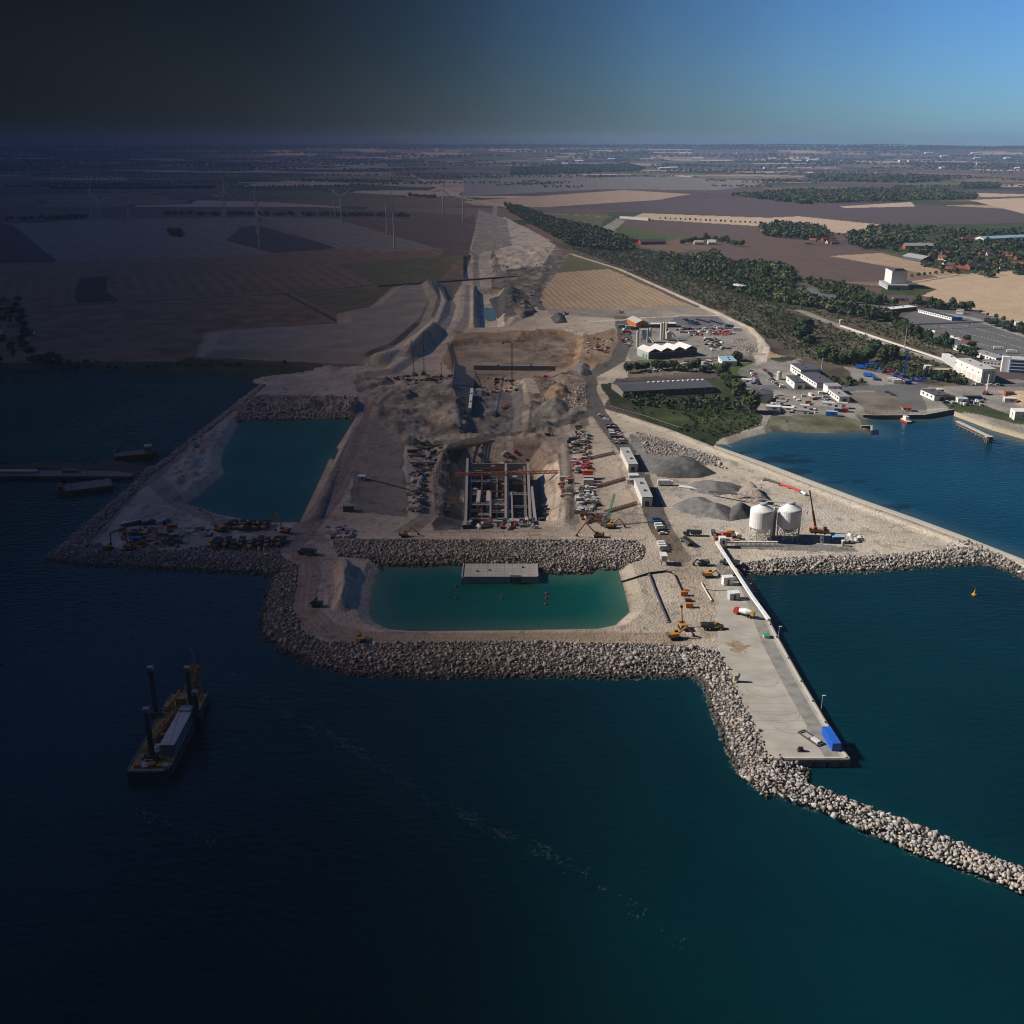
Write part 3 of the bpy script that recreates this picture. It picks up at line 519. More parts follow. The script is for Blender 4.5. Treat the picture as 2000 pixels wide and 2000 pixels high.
# foam flecks: a drifting line across the sea and wash at the foot of the rocks
fx, fy, fs2 = [], [], []
for line, wd_, n_ in [(W([(400, 1300), (480, 1330), (560, 1395), (650, 1440), (720, 1480), (860, 1570), (960, 1620), (1040, 1655), (1140, 1700), (1330, 1850)], 0), 3.4, 1500), (W([(260, 1580), (340, 1610), (420, 1650)], 0), 2, 160)]:
    for k in range(n_):
        t = rng.uniform(0, len(line) - 1.001); i = int(t); f = t - i; q = line[i] * (1 - f) + line[i + 1] * f; g = vnoise(np.array([t * 9.]), np.array([0.]), 1.0, 3)[0]
        if g > .45: fx.append(q[0] + rng.normal() * wd_ * .5); fy.append(q[1] + rng.normal() * wd_ * .6); fs2.append(rng.uniform(.05, .22))
for k in range(9000):
    i = rng.integers(18, 58); f = rng.uniform(); q = SEA[i] * (1 - f) + SEA[i + 1] * f
    if vnoise(q[:1], q[1:], 7., 4)[0] > .5: fx.append(q[0] + rng.normal() * 1.0); fy.append(q[1] + rng.normal() * 1.0 - .6); fs2.append(rng.uniform(.05, .16))
fx = np.array(fx); fy = np.array(fy); fs2 = np.array(fs2); a = rng.uniform(0, 3.14, len(fx)); V = np.stack([np.stack([fx + fs2 * np.cos(a + k * 1.571) * 1.3, fy + fs2 * np.sin(a + k * 1.571) * .8, np.full(len(fx), .04)], 1) for k in range(4)], 1).reshape(-1, 3)
tag(npmesh('foam', V, np.arange(len(V)).reshape(-1, 4), mat('m_foam', (.22, .27, .28), .9)), 'flecks of white foam drifting on the sea', 'foam', kind='stuff')

# ------------------------------------------------------------------ vegetation
def leafcloud(C, Rr, k, ls, tone):
    """k small leaf faces on the lumpy shell of each crown: C centres, Rr radii (n,3)"""
    n = len(C); lob = rng.normal(size=(n, 6, 3)); lob /= np.linalg.norm(lob, axis=2)[:, :, None]; lob[:, :, 2] = np.abs(lob[:, :, 2]) * .9 - .25
    li = rng.integers(0, 6, (n, k)); base = np.take_along_axis(lob, li[:, :, None].repeat(3, 2), 1) * .48
    d = rng.normal(size=(n, k, 3)); d /= np.linalg.norm(d, axis=2)[:, :, None]; rad = rng.uniform(.35, .62, (n, k, 1)); p = (base + d * rad) * Rr[:, None, :] + C[:, None, :]
    nn = d + rng.normal(size=d.shape) * .45; nn /= np.linalg.norm(nn, axis=2)[:, :, None]; t = np.cross(nn, rng.normal(size=d.shape)); t /= np.linalg.norm(t, axis=2)[:, :, None]; b = np.cross(nn, t)
    L = ls[:, None, None] if np.ndim(ls) else ls; L = L * rng.uniform(.6, 1.3, (n, k, 1)); t = t * L; b = b * L
    V = np.stack([p - t - b * .7, p + t * 1.1 - b * .5, p + t * .6 + b, p - t * .9 + b * .6], 2).reshape(-1, 3)
    cc = tone[:, None, :] * rng.uniform(.7, 1.35, (n, k, 1)); cc = np.repeat(cc.reshape(-1, 3), 4, 0); return V, np.arange(len(V)).reshape(-1, 4), cc
mleaf = mat('m_leaf', None, .8, 0, .3, .25, attr=True, spec=.15)
TONES = np.array([(.05, .085, .028), (.07, .10, .035), (.04, .068, .03), (.085, .10, .04), (.06, .08, .04), (.10, .095, .04), (.035, .06, .032), (.12, .12, .055)])
def tree_proto(h, r, tone, name='tree'):
    t = thing(name, 'tree', 'tree'); mb = MB(); mb.cyl((0, 0, -.3), (.1, .1, h * .5), r * .10, r * .05, 7)
    for q in range(4): a = q * 1.6; mb.cyl((.05, .05, h * .3), (math.cos(a) * r * .5, math.sin(a) * r * .5, h * .62), r * .045, r * .02, 5)
    obj('trunk', mb, 'wood', t); V, Fq, cc = leafcloud(np.array([[0, 0, h * .53]]), np.array([[r * 1.1, r * 1.1, h * .54]]), 620, .11 * r + .12, np.array([tone]))
    o = npmesh('crown', V, Fq, mleaf, cc); o.parent = t; return Proto(t)
TP = [tree_proto(9, 4.2, TONES[0]), tree_proto(11, 4.6, TONES[1]), tree_proto(8, 4.4, TONES[2]), tree_proto(6, 2.7, TONES[3]), tree_proto(12, 3.6, TONES[4])]
def tree(u, v, label, group, s=1.0, kind=None):
    p = TP[kind if kind is not None else random.randrange(5)]; s *= random.uniform(.8, 1.2)
    return p(at(u, v), random.uniform(0, 6.28), label, group, s_=s)
def trow(pts, n, label, group, s=1., kind=None, j=2.5):
    P = [Vector(q) for q in pts]; L = [(P[i + 1] - P[i]).length for i in range(len(P) - 1)]
    for i in range(n):
        t = (i + .5) / n * sum(L); k = 0
        while t > L[k] and k < len(L) - 1: t -= L[k]; k += 1
        q = P[k].lerp(P[k + 1], t / L[k]); tree(q.x + random.uniform(-j, j), q.y + random.uniform(-j, j) * .3, label, group, s, kind)
trow([(1285, 428), (1500, 438)], 22, 'dark round tree in the row along the pale field strip', 'trees along the pale field strip', 1.0, 3, 1.)
trow([(1510, 452), (1665, 462)], 14, 'small dark tree in the row leading to the village', 'trees leading to the village', 1.0, 3, 1.)
trow([(1775, 543), (1790, 541), (1870, 532)], 8, 'round tree lining the road beside the white tower', 'trees lining the tower road', 1.0, 3, .5)
trow([(1905, 610), (2000, 640)], 6, 'small reddish tree between the stubble field and the car park', 'trees by the car park edge', .9, 3, 1.)
trow([(1215, 728), (1290, 722), (1390, 728)], 16, 'dense tree behind the long dark roofed warehouse', 'trees behind the warehouse', 1.0, None, 5)
trow([(1400, 735), (1430, 760), (1440, 780)], 9, 'tall tree at the right end of the warehouse', 'trees right of the warehouse', 1.25, None, 7)
tree(1466, 805, 'large round tree standing alone above the beach', 'tree above the beach', 2.1, 1); tree(1440, 705, 'round tree on the lawn beside the blue roofed workshop', 'tree on the lawn', 1.1, 0)
for u, v, s in [(1560, 668, 1.9), (1570, 660, 1.8), (1578, 675, 1.6), (1555, 650, 1.6), (1575, 640, 1.7)]: tree(u, v, 'tall dark tree in the clump left of the railway', 'clump left of the railway', s, 2)
trow([(1600, 700), (1650, 712), (1730, 700)], 22, 'broad dark tree around the crane yard', 'trees around the crane yard', 1.3, None, 10)
trow([(1700, 690), (1740, 700)], 8, 'broad dark tree behind the blue cranes', 'trees behind the blue cranes', 1.5, 2, 7)
trow([(1745, 640), (1800, 665), (1850, 680)], 18, 'tree between the railway and the car park', 'trees between railway and car park', 1.2, None, 6)
trow([(1870, 690), (1905, 700), (1885, 662)], 6, 'tree beside the long white terminal building', 'trees by the terminal', 1.1, 2, 4)
trow([(1925, 630), (1945, 638), (1965, 645), (2000, 655)], 9, 'dark tree on the car park island', 'car park island trees', 1.1, 2, 3)
trow([(1790, 735), (1830, 742), (1880, 752)], 14, 'bushy tree left of the white ferry hall', 'trees left of the ferry hall', .9, None, 7)
trow([(1630, 590), (1750, 598)], 12, 'dark tree beside the access road', 'trees beside the access road', 1.2, None, 4)
trow([(1780, 598), (1840, 604), (1895, 608)], 16, 'tree behind the toll station', 'trees behind the toll station', 1.3, None, 3)
trow([(1330, 478), (1390, 470), (1450, 483)], 16, 'tree around the red roofed farm', 'farm trees', 1.4, None, 3)
trow([(1560, 735), (1600, 742), (1650, 755)], 9, 'bush at the end of the workshop row', 'bushes by the workshops', .6, 3, 6)
for i in range(9): tree(30 + random.uniform(-6, 10) + i * 3, 590 + i * 13, 'tall dark tree in the coastal copse at the far left', 'coastal copse at the far left', 1.1, 2)
for u, v in [(335, 460), (345, 462), (350, 459)]: tree(u, v, 'dark tree standing alone in the western field', 'lone trees in the western field', 1.2, 2)
# woods: masses nobody could count, one mesh of leaf faces
WP, WR, WK = [], [], []
def wood(poly, sp, r, h, dens=1.0, thr=0.0, k=46):
    x, y, _ = scatter(poly, sp); m = (fbm(x, y, 60, 81) > thr) & (rng.uniform(size=x.size) < dens); x, y = x[m], y[m]; z = hfun(x, y)
    rr = r * rng.uniform(.6, 1.35, x.size); hh = h * rng.uniform(.55, 1.25, x.size); WP.append(np.stack([x, y, z + hh * .5], 1)); WR.append(np.stack([rr, rr, hh * .55], 1)); WK.append(np.full(x.size, k))
wood([(985, 402), (1015, 408), (1085, 432), (1170, 452), (1235, 475), (1235, 490), (1200, 492), (1110, 480), (1060, 450), (1000, 418)], 9, 6.5, 12)
wood([(1300, 500), (1420, 514), (1550, 545), (1610, 600), (1480, 590), (1330, 545)], 7, 3.0, 5, .5, .2, 24); wood([(1290, 498), (1420, 512), (1530, 520), (1555, 545), (1545, 570), (1610, 600), (1560, 598), (1480, 585), (1400, 560), (1300, 525)], 9, 5.2, 9, .8, .36)
wood([(1480, 520), (1548, 528), (1552, 550), (1480, 545)], 9, 7, 14); wood([(1360, 505), (1400, 497), (1420, 515), (1370, 518)], 9, 6, 13)
wood([(1110, 485), (1240, 485), (1300, 495), (1400, 560), (1560, 605), (1560, 640), (1500, 665), (1430, 620), (1330, 575), (1220, 525)], 6.5, 2.3, 3.2, .75, .22, 22)
wood([(1520, 572), (1650, 600), (1745, 615), (1755, 628), (1700, 628), (1600, 605), (1520, 592)], 9, 6, 11); wood([(1570, 548), (1650, 558), (1730, 588), (1700, 595), (1600, 572)], 9, 5, 9)
wood([(1500, 600), (1640, 640), (1860, 720), (1880, 745), (1780, 740), (1640, 715), (1560, 700), (1505, 660)], 6.5, 2.3, 3.4, .75, .25, 22)
wood([(1485, 445), (1530, 440), (1610, 450), (1620, 470), (1560, 468), (1490, 462)], 13, 8, 15)
wood([(1640, 470), (1700, 448), (1760, 445), (1900, 455), (2010, 452), (2010, 540), (1930, 545), (1800, 500), (1730, 490), (1660, 480)], 17, 7, 12, .55, .38)
wood([(1650, 462), (1780, 455), (1800, 475), (1680, 486)], 12, 8, 16, .8); wood([(1780, 505), (1880, 528), (1870, 538), (1800, 520)], 10, 4, 6, .7)
wood([(1200, 765), (1330, 770), (1440, 785), (1440, 805), (1330, 800), (1215, 790)], 6, 3.2, 5.0, .7, .3); wood([(1200, 785), (1400, 800), (1490, 812), (1480, 830), (1400, 858), (1310, 838)], 4.5, 1.9, 2.0, .6, .42, 20)
wood([(1560, 602), (1650, 632), (1860, 705), (1880, 690), (1770, 650), (1700, 625)], 6.5, 2.2, 3, .6, .25, 20); wood([(1530, 815), (1680, 822), (1685, 832), (1540, 832)], 6, 1.4, 1.4, .35, .4, 18)
wood([(1700, 700), (1880, 735), (1880, 748), (1780, 745), (1690, 720)], 7, 3, 4.5, .6, .3, 30); wood([(1590, 735), (1690, 745), (1690, 757), (1640, 758)], 7, 3, 4, .6)
wood([(-300, 595), (25, 590), (60, 640), (45, 715), (-300, 715)], 10, 4.5, 8, .5, .4); wood([(90, 705), (600, 716), (600, 722), (90, 714)], 8, 2.5, 2.5, .6)
wood([(60, 700), (110, 695), (120, 712), (60, 714)], 8, 5, 7); wood([(330, 452), (350, 452), (358, 464), (332, 462)], 9, 6, 9)
for a, b in [((0, 432), (170, 428)), ((320, 421), (560, 422)), ((560, 422), (800, 424)), ((100, 370), (420, 368)), ((800, 385), (850, 388))]: wood([(a[0], a[1] - 2), (b[0], b[1] - 2), (b[0], b[1] + 1), (a[0], a[1] + 1)], 18, 8, 11, .75)
wood([(1420, 384), (1560, 373), (1820, 372), (1910, 382), (1900, 390), (1700, 396), (1560, 400), (1500, 392)], 24, 11, 15, .75); wood([(1875, 362), (1950, 361), (1950, 368), (1878, 368)], 20, 12, 18)
wood([(1570, 345), (1800, 345), (1860, 353), (1760, 358), (1600, 354)], 34, 15, 20, .8); wood([(1000, 330), (1220, 322), (1260, 330), (1240, 336), (1060, 342), (1000, 344)], 36, 16, 20, .7)
for v0, v1, n_ in [(296, 300, 70), (300, 306, 90), (306, 314, 80), (314, 326, 70), (326, 345, 55), (345, 372, 40)]:
    for _ in range(n_):
        u = random.uniform(-150, 2150); v = random.uniform(v0, v1); L_ = random.uniform(30, 220); r = 9 + (345 - min(v, 345)) * .45; x0, y0 = px(u, v); nn_ = int(L_ / ppm(v) / (r * 2.2)) + 1; ang = random.choice([0, 0, .35, -.2])
        t = np.arange(nn_) * r * 2.2 * rng.uniform(.7, 1.5); x = x0 + t * math.cos(ang) + rng.normal(size=nn_) * r * .5; y = y0 + t * math.sin(ang) + rng.normal(size=nn_) * r; h_ = 11 * rng.uniform(.6, 1.3, nn_) * (1 + (r - 9) / 30)
        z = hfun(x, y); WP.append(np.stack([x, y, z + h_ * .5], 1)); WR.append(np.stack([np.full(nn_, r * 1.2), np.full(nn_, r * .8), h_ * .6], 1)); WK.append(np.full(nn_, 16))
WP = np.concatenate(WP); WR = np.concatenate(WR); WK = np.concatenate(WK); VV, CC = [], []
for k in np.unique(WK):
    m = WK == k; V, Fq, cc = leafcloud(WP[m], WR[m], int(k), np.maximum(WR[m][:, 0] * .27, .5), TONES[rng.integers(0, 8, m.sum())]); VV.append(V); CC.append(cc)
V = np.concatenate(VV); print('wood trees', len(WP), 'faces', len(V) // 4)
tag(npmesh('woodland', V, np.arange(len(V)).reshape(-1, 4), mleaf, np.concatenate(CC)), 'dark green woods, hedges and scrub across the farmland', 'woodland', kind='stuff')

#@@REST
# ------------------------------------------------------------------ builders: buildings
def XY(u, v): x, y, z = at(u, v); return Vector((x, y, z))
def building(name, label, cat, p1, p2, wd, h, wall='white', roofc='grey', roof='flat', win=5, group=None, door=True, rise=None, L=None, wc='glass', base=None):
    """footprint edge p1 -> p2 (photo pixels); the body lies to its left for wd > 0, to its right for wd < 0"""
    a = XY(*p1)
    if isinstance(p2, tuple): b = XY(*p2); d = b - a; ang = math.atan2(d.y, d.x); L = L or d.xy.length
    else: ang = R(p2)
    z = a.z if base is None else base
    t = thing(name, label, cat, (a.x, a.y, z), ang, group); s = 1 if wd > 0 else -1; W_ = abs(wd); cy_ = s * W_ / 2
    mb = MB(); mb.box(L / 2, cy_, (h - .6) / 2 , L, W_, h + .6); 
    rise = rise if rise is not None else W_ * .22
    if roof == 'gable':
        mb.add([(0, 0, h - .05), (0, s * W_, h - .05), (0, cy_, h + rise - .05), (L, 0, h - .05), (L, s * W_, h - .05), (L, cy_, h + rise - .05)], [(0, 1, 2), (3, 5, 4), (0, 2, 5, 3), (1, 4, 5, 2)])
    obj('wall', mb, wall, t)
    mb = MB(); o_ = .5
    if roof == 'gable':
        for q in (-1, 1):
            y0 = cy_ + q * (W_ / 2 + o_); zz_ = h - rise * o_ / (W_ / 2); mb.add([(-o_, y0, zz_), (L + o_, y0, zz_), (L + o_, cy_, h + rise), (-o_, cy_, h + rise), (-o_, y0, zz_ + .25), (L + o_, y0, zz_ + .25), (L + o_, cy_, h + rise + .25), (-o_, cy_, h + rise + .25)], [(0, 1, 2, 3), (4, 7, 6, 5), (0, 4, 5, 1), (1, 5, 6, 2), (3, 2, 6, 7), (0, 3, 7, 4)])
    elif roof == 'arch':
        n = 8; pr = [(cy_ + (W_ / 2 + .3) * math.cos(math.pi * k / n), h + rise * math.sin(math.pi * k / n)) for k in range(n + 1)]
        mb.add([(-.3, y, zq) for y, zq in pr] + [(L + .3, y, zq) for y, zq in pr], [(k, k + 1, n + 2 + k, n + 1 + k) for k in range(n)] + [tuple(range(n + 1)), tuple(range(n + 1, 2 * n + 2))])
    else: mb.box(L / 2, cy_, h + .48, L + .5, W_ + .5, .36)
    r = obj('roof', mb, roofc, t)
    if roof == 'flat' and L > 15:
        for q in range(2): v = MB(); v.box(L * (.3 + .4 * q), cy_ + random.uniform(-.15, .15) * W_, h + 1.0, 1.6, 1.6, .9); obj('roof_vent', v, 'dgrey', r)
    for q in range(win):
        wmb = MB(); ww = min(2.4, L / (win + 1) * .6); wmb.box(L * (q + .7) / (win + .4), -s * .04, h * .62, ww, .1, min(1.5, h * .35)); obj('window', wmb, wc, t)
    if door: dm = MB(); dm.box(-.04, cy_, min(1.6, h * .4), .1, min(3.4, W_ * .4), min(3.2, h * .8)); obj('door', dm, 'dgrey', t)
    return t
def sbox(name, label, cat, u, v, sx, sy, h, rz, wall, top=None, group=None, dz=0):
    x, y, z = at(u, v); t = thing(name, label, cat, (x, y, z), rz, group); m = MB(); m.box(0, 0, h / 2, sx, sy, h); obj('wall', m, wall, t)
    m = MB(); m.box(0, 0, h + .13, sx + .3, sy + .3, .22); obj('roof', m, top or wall, t); m = MB(); m.box(-sx / 2 - .04, 0, h * .4, .08, min(1.1, sy * .4), h * .75); obj('door', m, 'dgrey', t)
    m = MB(); m.box(sx * .1, -sy / 2 - .04, h * .6, sx * .3, .08, h * .3); obj('window', m, 'glass', t); return t

# the pier: concrete deck with quay walls
PE = [px(1455, 1137, 2.9), px(1500, 1206, 2.9), px(1522, 1250, 2.9), px(1567, 1331, 2.9), px(1609, 1402, 2.9), px(1660, 1484, 2.9), px(1501, 1484, 2.9), px(1464, 1402, 2.9), px(1431, 1331, 2.9), px(1404, 1268, 2.9), px(1400, 1210, 2.9), px(1410, 1137, 2.9)]
pr_ = thing('pier', 'long pale concrete pier deck reaching into the dark water', 'pier', (PE[5][0], PE[5][1], 0)); L0 = Vector((PE[5][0], PE[5][1], 0))
def rel(P, o=L0): return [(x - o.x, y - o.y) for x, y in P]
m = MB(); m.flat(rel(PE), 1.0, 3.28); obj('deck', m, mat('m_deck', (.40, .375, .33), .9, 0, .16, .12), pr_)
def wallseg(mb, pts, z0, z1, th, o=L0):
    for a, b in zip(pts[:-1], pts[1:]): mb.bar((a[0] - o.x, a[1] - o.y, (z0 + z1) / 2), (b[0] - o.x, b[1] - o.y, (z0 + z1) / 2), th, z1 - z0)
def lerp2(a, b, f): return (a[0] + (b[0] - a[0]) * f, a[1] + (b[1] - a[1]) * f)
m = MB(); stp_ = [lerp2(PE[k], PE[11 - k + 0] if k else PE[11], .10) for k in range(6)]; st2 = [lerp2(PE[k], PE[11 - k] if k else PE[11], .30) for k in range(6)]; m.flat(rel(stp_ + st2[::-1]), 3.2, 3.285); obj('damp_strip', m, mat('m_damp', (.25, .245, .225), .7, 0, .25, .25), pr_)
m = MB()
for k in range(1, 22):
    t = k / 22 * 4.999; i_ = int(t); f = t - i_; a = lerp2(PE[i_], PE[i_ + 1], f); b = lerp2(PE[11 - i_], PE[10 - i_], f); m.bar((a[0] - L0.x, a[1] - L0.y, 3.285), (b[0] - L0.x, b[1] - L0.y, 3.285), .10, .02)
obj('joint', m, 'concreted', pr_)
for cx_, cy2, r_ in [(1500, 1345, 9), (1510, 1375, 11), (1520, 1395, 8), (1490, 1330, 6), (1545, 1420, 6)]:
    q0 = px(cx_, cy2); m = MB(); P_ = [(q0[0] - L0.x + r_ * math.cos(a * .12), q0[1] - L0.y + r_ * .8 * math.sin(a * .12)) for a in range(26, 54)]; [m.bar((*P_[k], 3.292), (*P_[k + 1], 3.292), .35, .01) for k in range(27)]; obj('tyre_mark', m, mat('m_tyre', (.30, .28, .245), .9), pr_)
q0 = px(1440, 1264); ps = [(q0[0] - L0.x + (4 + 1.4 * math.sin(a * 5 + 1) + .8 * math.sin(a * 13)) * math.cos(a), q0[1] - L0.y + (6 + 1.2 * math.cos(a * 7) + .7 * math.sin(a * 11)) * math.sin(a)) for a in np.linspace(0, 6.2, 60)]; m = MB(); m.flat(ps, 3.2, 3.30); obj('mud_patch', m, mat('m_mud', (.31, .235, .16), .95, 0, .3, .4), pr_)
m = MB(); wallseg(m, PE[:6] + [PE[6]], -1.5, 3.0, .5); obj('quay_wall', m, 'concreted', pr_)
m = MB(); off = [(x - .9, y) for x, y in PE[:6]]; wallseg(m, off, 2.9, 3.5, .9); wallseg(m, [(PE[5][0], PE[5][1] + .6), (PE[6][0], PE[6][1] + .6)], 2.9, 3.5, .8); obj('kerb', m, mat('m_kerb', (.52, .49, .43), .9, 0, .08, .5), pr_)
for i in range(9):
    t = (i + .5) / 9 * 4.99; k = int(t); f = t - k; x = PE[k][0] * (1 - f) + PE[k + 1][0] * f - .9; y = PE[k][1] * (1 - f) + PE[k + 1][1] * f; m = MB(); m.cyl((x - L0.x, y - L0.y, 3.4), (x - L0.x, y - L0.y, 4.0), .28, .38, 8); obj('bollard', m, 'black', pr_)
for k in range(3): m = MB(); m.box(-3 - k * 5, -.35, 1.2, .7, .5, 2.6); obj('fender', m, 'rubber', pr_)
# blue box, lattice frame, mast and bins on the pier
x, y, z = at(1621, 1462); t = thing('container', 'bright blue long container on the pier end', 'container', (x, y, 3.28), math.atan2(px(1600, 1428)[1] - px(1632, 1480)[1], px(1600, 1428)[0] - px(1632, 1480)[0]))
m = MB(); m.box(0, 0, 1.6, 11.5, 3.1, 3.2); [m.box(-5.4 + k * .9, q * 1.56, 1.6, .45, .1, 2.9) for k in range(13) for q in (-1, 1)]; obj('body', m, 'blue', t); m = MB(); m.box(5.8, -.6, 1.6, .1, 1.2, 2.8); obj('door', m, 'dblue', t)
x, y, z = at(1583, 1446); t = thing('loading_ramp', 'grey steel ramp frame lying left of the blue container', 'ramp', (x, y, 3.28), R(118)); m = MB(); m.bar((-5, -1.6, .5), (5, -1.6, .5), .5); m.bar((-5, 1.6, .5), (5, 1.6, .5), .5); [m.bar((q, -1.6, .5), (q, 1.6, .5), .4) for q in (-5, 0, 5)]; obj('frame', m, 'dgrey', t); m = MB(); m.box(-2.5, 0, .9, 3.6, 1.8, .7); obj('panel', m, 'offwhite', t)
x, y, z = at(1562, 1478); t = thing('mooring_winch', 'small dark winch near the pier front edge', 'winch', (x, y, 3.28)); m = MB(); m.box(0, 0, .3, 2.4, 1.6, .6); obj('base', m, 'dgrey', t); m = MB(); m.cyl((-.8, 0, 1.1), (.8, 0, 1.1), .7, n=12); obj('drum', m, 'black', t)
x, y, z = at(1437, 1332); t = thing('hopper', 'cream hopper box casting a square shadow on the pier', 'hopper', (x, y, 3.28)); m = MB(); m.box(0, 0, 1.5, 1.6, 1.6, 3); obj('body', m, 'tan', t); m = MB(); m.box(.9, 0, 2.6, .9, 1.2, 2.2, 0, .25); obj('chute', m, 'grey', t)
def mast(u, v, h, label, dz=None, r=.12, cat='mast', name='light_mast'):
    x, y, z = at(u, v); t = thing(name, label, cat, (x, y, z if dz is None else dz)); m = MB(); m.cyl((0, 0, 0), (0, 0, h), r, r * .6, 7); obj('pole', m, 'lgrey', t); m = MB(); m.box(.5, 0, h, 1.4, .4, .25); obj('lamp', m, 'white', t); return t
mast(1602, 1402, 6, 'thin lamp mast on the pier kerb', 3.4); mast(1519, 1258, 5, 'short lamp mast beside the white kiosk', 3.4)
sbox('kiosk', 'white kiosk with green roof at the pier edge', 'kiosk', 1496, 1252, 2.6, 2.6, 3.2, 0, 'white', 'green'); sbox('control_cabin', 'white control cabin beside the gallery on the inner pier', 'cabin', 1420, 1142, 3.2, 5, 4.4, R(100), 'white', 'white'); sbox('control_cabin', 'grey cabin with white top below the gallery', 'cabin', 1432, 1170, 3.6, 5, 3.6, R(100), 'lgrey', 'white')
# conveyor gallery along the quay
def gallery(name, label, pts, h, w_, col='white', legs=7, h2=None):
    P = [XY(*p) for p in pts]; P = [Vector((q.x, q.y, 3.1)) for q in P]; o = P[0]; t = thing(name, label, 'conveyor', o); m = MB(); hs = np.linspace(h, h2 if h2 else h, len(P))
    for i in range(len(P) - 1): m.bar(P[i] - o + Vector((0, 0, hs[i])), P[i + 1] - o + Vector((0, 0, hs[i + 1])), w_, 1.0)
    obj('gallery', m, col, t); tot = (P[-1] - P[0]).length
    for k in range(legs):
        f = (k + .5) / legs * (len(P) - 1); i = min(int(f), len(P) - 2); q = P[i].lerp(P[i + 1], f - i) - o; hh = hs[i] + (hs[i + 1] - hs[i]) * (f - i); m = MB(); m.bar((q.x - .5, q.y, 0), (q.x - .2, q.y, hh - .4), .18); m.bar((q.x + .5, q.y, 0), (q.x + .2, q.y, hh - .4), .18); obj('leg', m, 'lgrey', t)
    return t
gallery('conveyor_gallery', 'long white conveyor gallery running down the quay', [(1399, 1068), (1440, 1140), (1468, 1185), (1500, 1232)], 2.6, 1.5, 'white', 14); gallery('conveyor_gallery', 'white conveyor gallery running level below the silos', [(1406, 1066), (1518, 1066)], 2.0, 1.1, 'white', 12)
sbox('transfer_tower', 'white transfer tower where the two conveyors meet', 'tower', 1410, 1068, 3.6, 3.6, 5.5, 0, 'white', 'white')

# silos on legs
def silo(u, v, label):
    x, y, z = at(u, v); t = thing('silo', label, 'silo', (x, y, z), 0, 'silos on legs'); m = MB(); m.lathe([(1.2, 3.2), (6.1, 7.2), (6.4, 7.6), (6.4, 16.8), (6.1, 17.5), (2.0, 19.8), (1.6, 19.9)], 32); o = obj('tank', m, mat('m_silo', (.80, .81, .82), .35, .0, .04, .5), t); 
    m = MB(); m.cyl((0, 0, 19.9), (0, 0, 20.9), 1.7, 1.5, 14); m.box(1.6, .6, 20.4, 2.2, 1.2, .9); obj('top_hatch', m, 'lgrey', t)
    for k in range(8):
        a = k * math.pi / 4 + .2; a2 = a + math.pi / 4; p = (6.2 * math.cos(a), 6.2 * math.sin(a)); q = (6.2 * math.cos(a2), 6.2 * math.sin(a2)); m = MB(); m.bar((*p, 0), (*p, 8), .4); m.bar((*p, .4), (*q, 5.6), .2); m.bar((*q, .4), (*p, 5.6), .2); m.bar((*p, 5.8), (*q, 5.8), .25); obj('leg', m, 'white', t)
    m = MB(); [m.bar((6.6 + q, -2.2, 0), (6.6 + q, -2.2, 17), .08) for q in (0, .6)]; obj('ladder', m, 'steel', t)
    m = MB(); [m.bar((2.2 * math.cos(a / 8 * 6.28), 2.2 * math.sin(a / 8 * 6.28), 20.6), (2.2 * math.cos((a + 1) / 8 * 6.28), 2.2 * math.sin((a + 1) / 8 * 6.28), 20.6), .1) for a in range(8)]; obj('railing', m, 'lgrey', t)
silo(1484, 1052, 'left one of the two tall white silos on legs'); silo(1538, 1050, 'right one of the two tall white silos, half in shade')
x, y, z = at(1511, 1048); t = thing('silo_walkway', 'grey steel walkway and stair between the two silos', 'walkway', (x, y, z)); m = MB(); m.bar((-6, 0, 20.6), (7, 0, 20.4), 1.0, .3); m.box(0, 1, 8.5, 1.6, 1.6, 17); obj('stair_tower', m, 'lgrey', t); m = MB(); m.bar((0, 0, 20.4), (-20, 9, 22), .7, .5); obj('feed_pipe', m, 'steel', t)
building('yard_store', 'blue and white signed store box right of the silos', 'store', (1626, 1062), (1648, 1062), 4, 3.4, 'dblue', 'lblue', 'flat', 1); sbox('yard_hut', 'white hut in front of the silo shadow', 'hut', 1604, 1060, 1.6, 2, 3.6, 0, 'white', 'white'); sbox('yard_hut', 'small white hut beside the blue store', 'hut', 1646, 1066, 1.4, 1.6, 3, 0, 'white', 'white')

# halls beside the haul road
building('service_hall', 'long white hall beside the haul road, farther one', 'hall', (1227, 921), (1211, 888), -6.2, 4.6, 'white', 'lgrey', 'flat', 0, 'long white halls by the haul road')
building('service_hall', 'long white hall beside the haul road, nearer one', 'hall', (1253.5, 989), (1238, 951), -6.2, 5.4, 'white', 'lgrey', 'flat', 0, 'long white halls by the haul road')
sbox('site_office', 'white flat office between the two long halls', 'office', 1237, 936, 6.2, 5, 3.2, 0, 'white', 'white'); sbox('site_office', 'white cabin at the foot of the farther hall', 'office', 1231, 944, 5, 3.4, 2.6, 0, 'white', 'lgrey')
x, y, z = at(1296, 1103); t = thing('gatehouse', 'white roofed gatehouse on stilts above the pond', 'gatehouse', (x, y, z)); m = MB(); m.box(0, 1.5, 5.2, 3.4, 6, .5); obj('roof', m, 'white', t); m = MB(); m.box(0, 1.5, 3.6, 2.8, 5, 2.6); obj('cabin', m, 'lgrey', t)
for q, r_ in ((-1, -1), (1, -1), (-1, 1), (1, 1)): m = MB(); m.bar((q * 1.3, 1.5 + r_ * 2.3, 0), (q * 1.3, 1.5 + r_ * 2.3, 2.4), .3); obj('leg', m, 'dgrey', t)

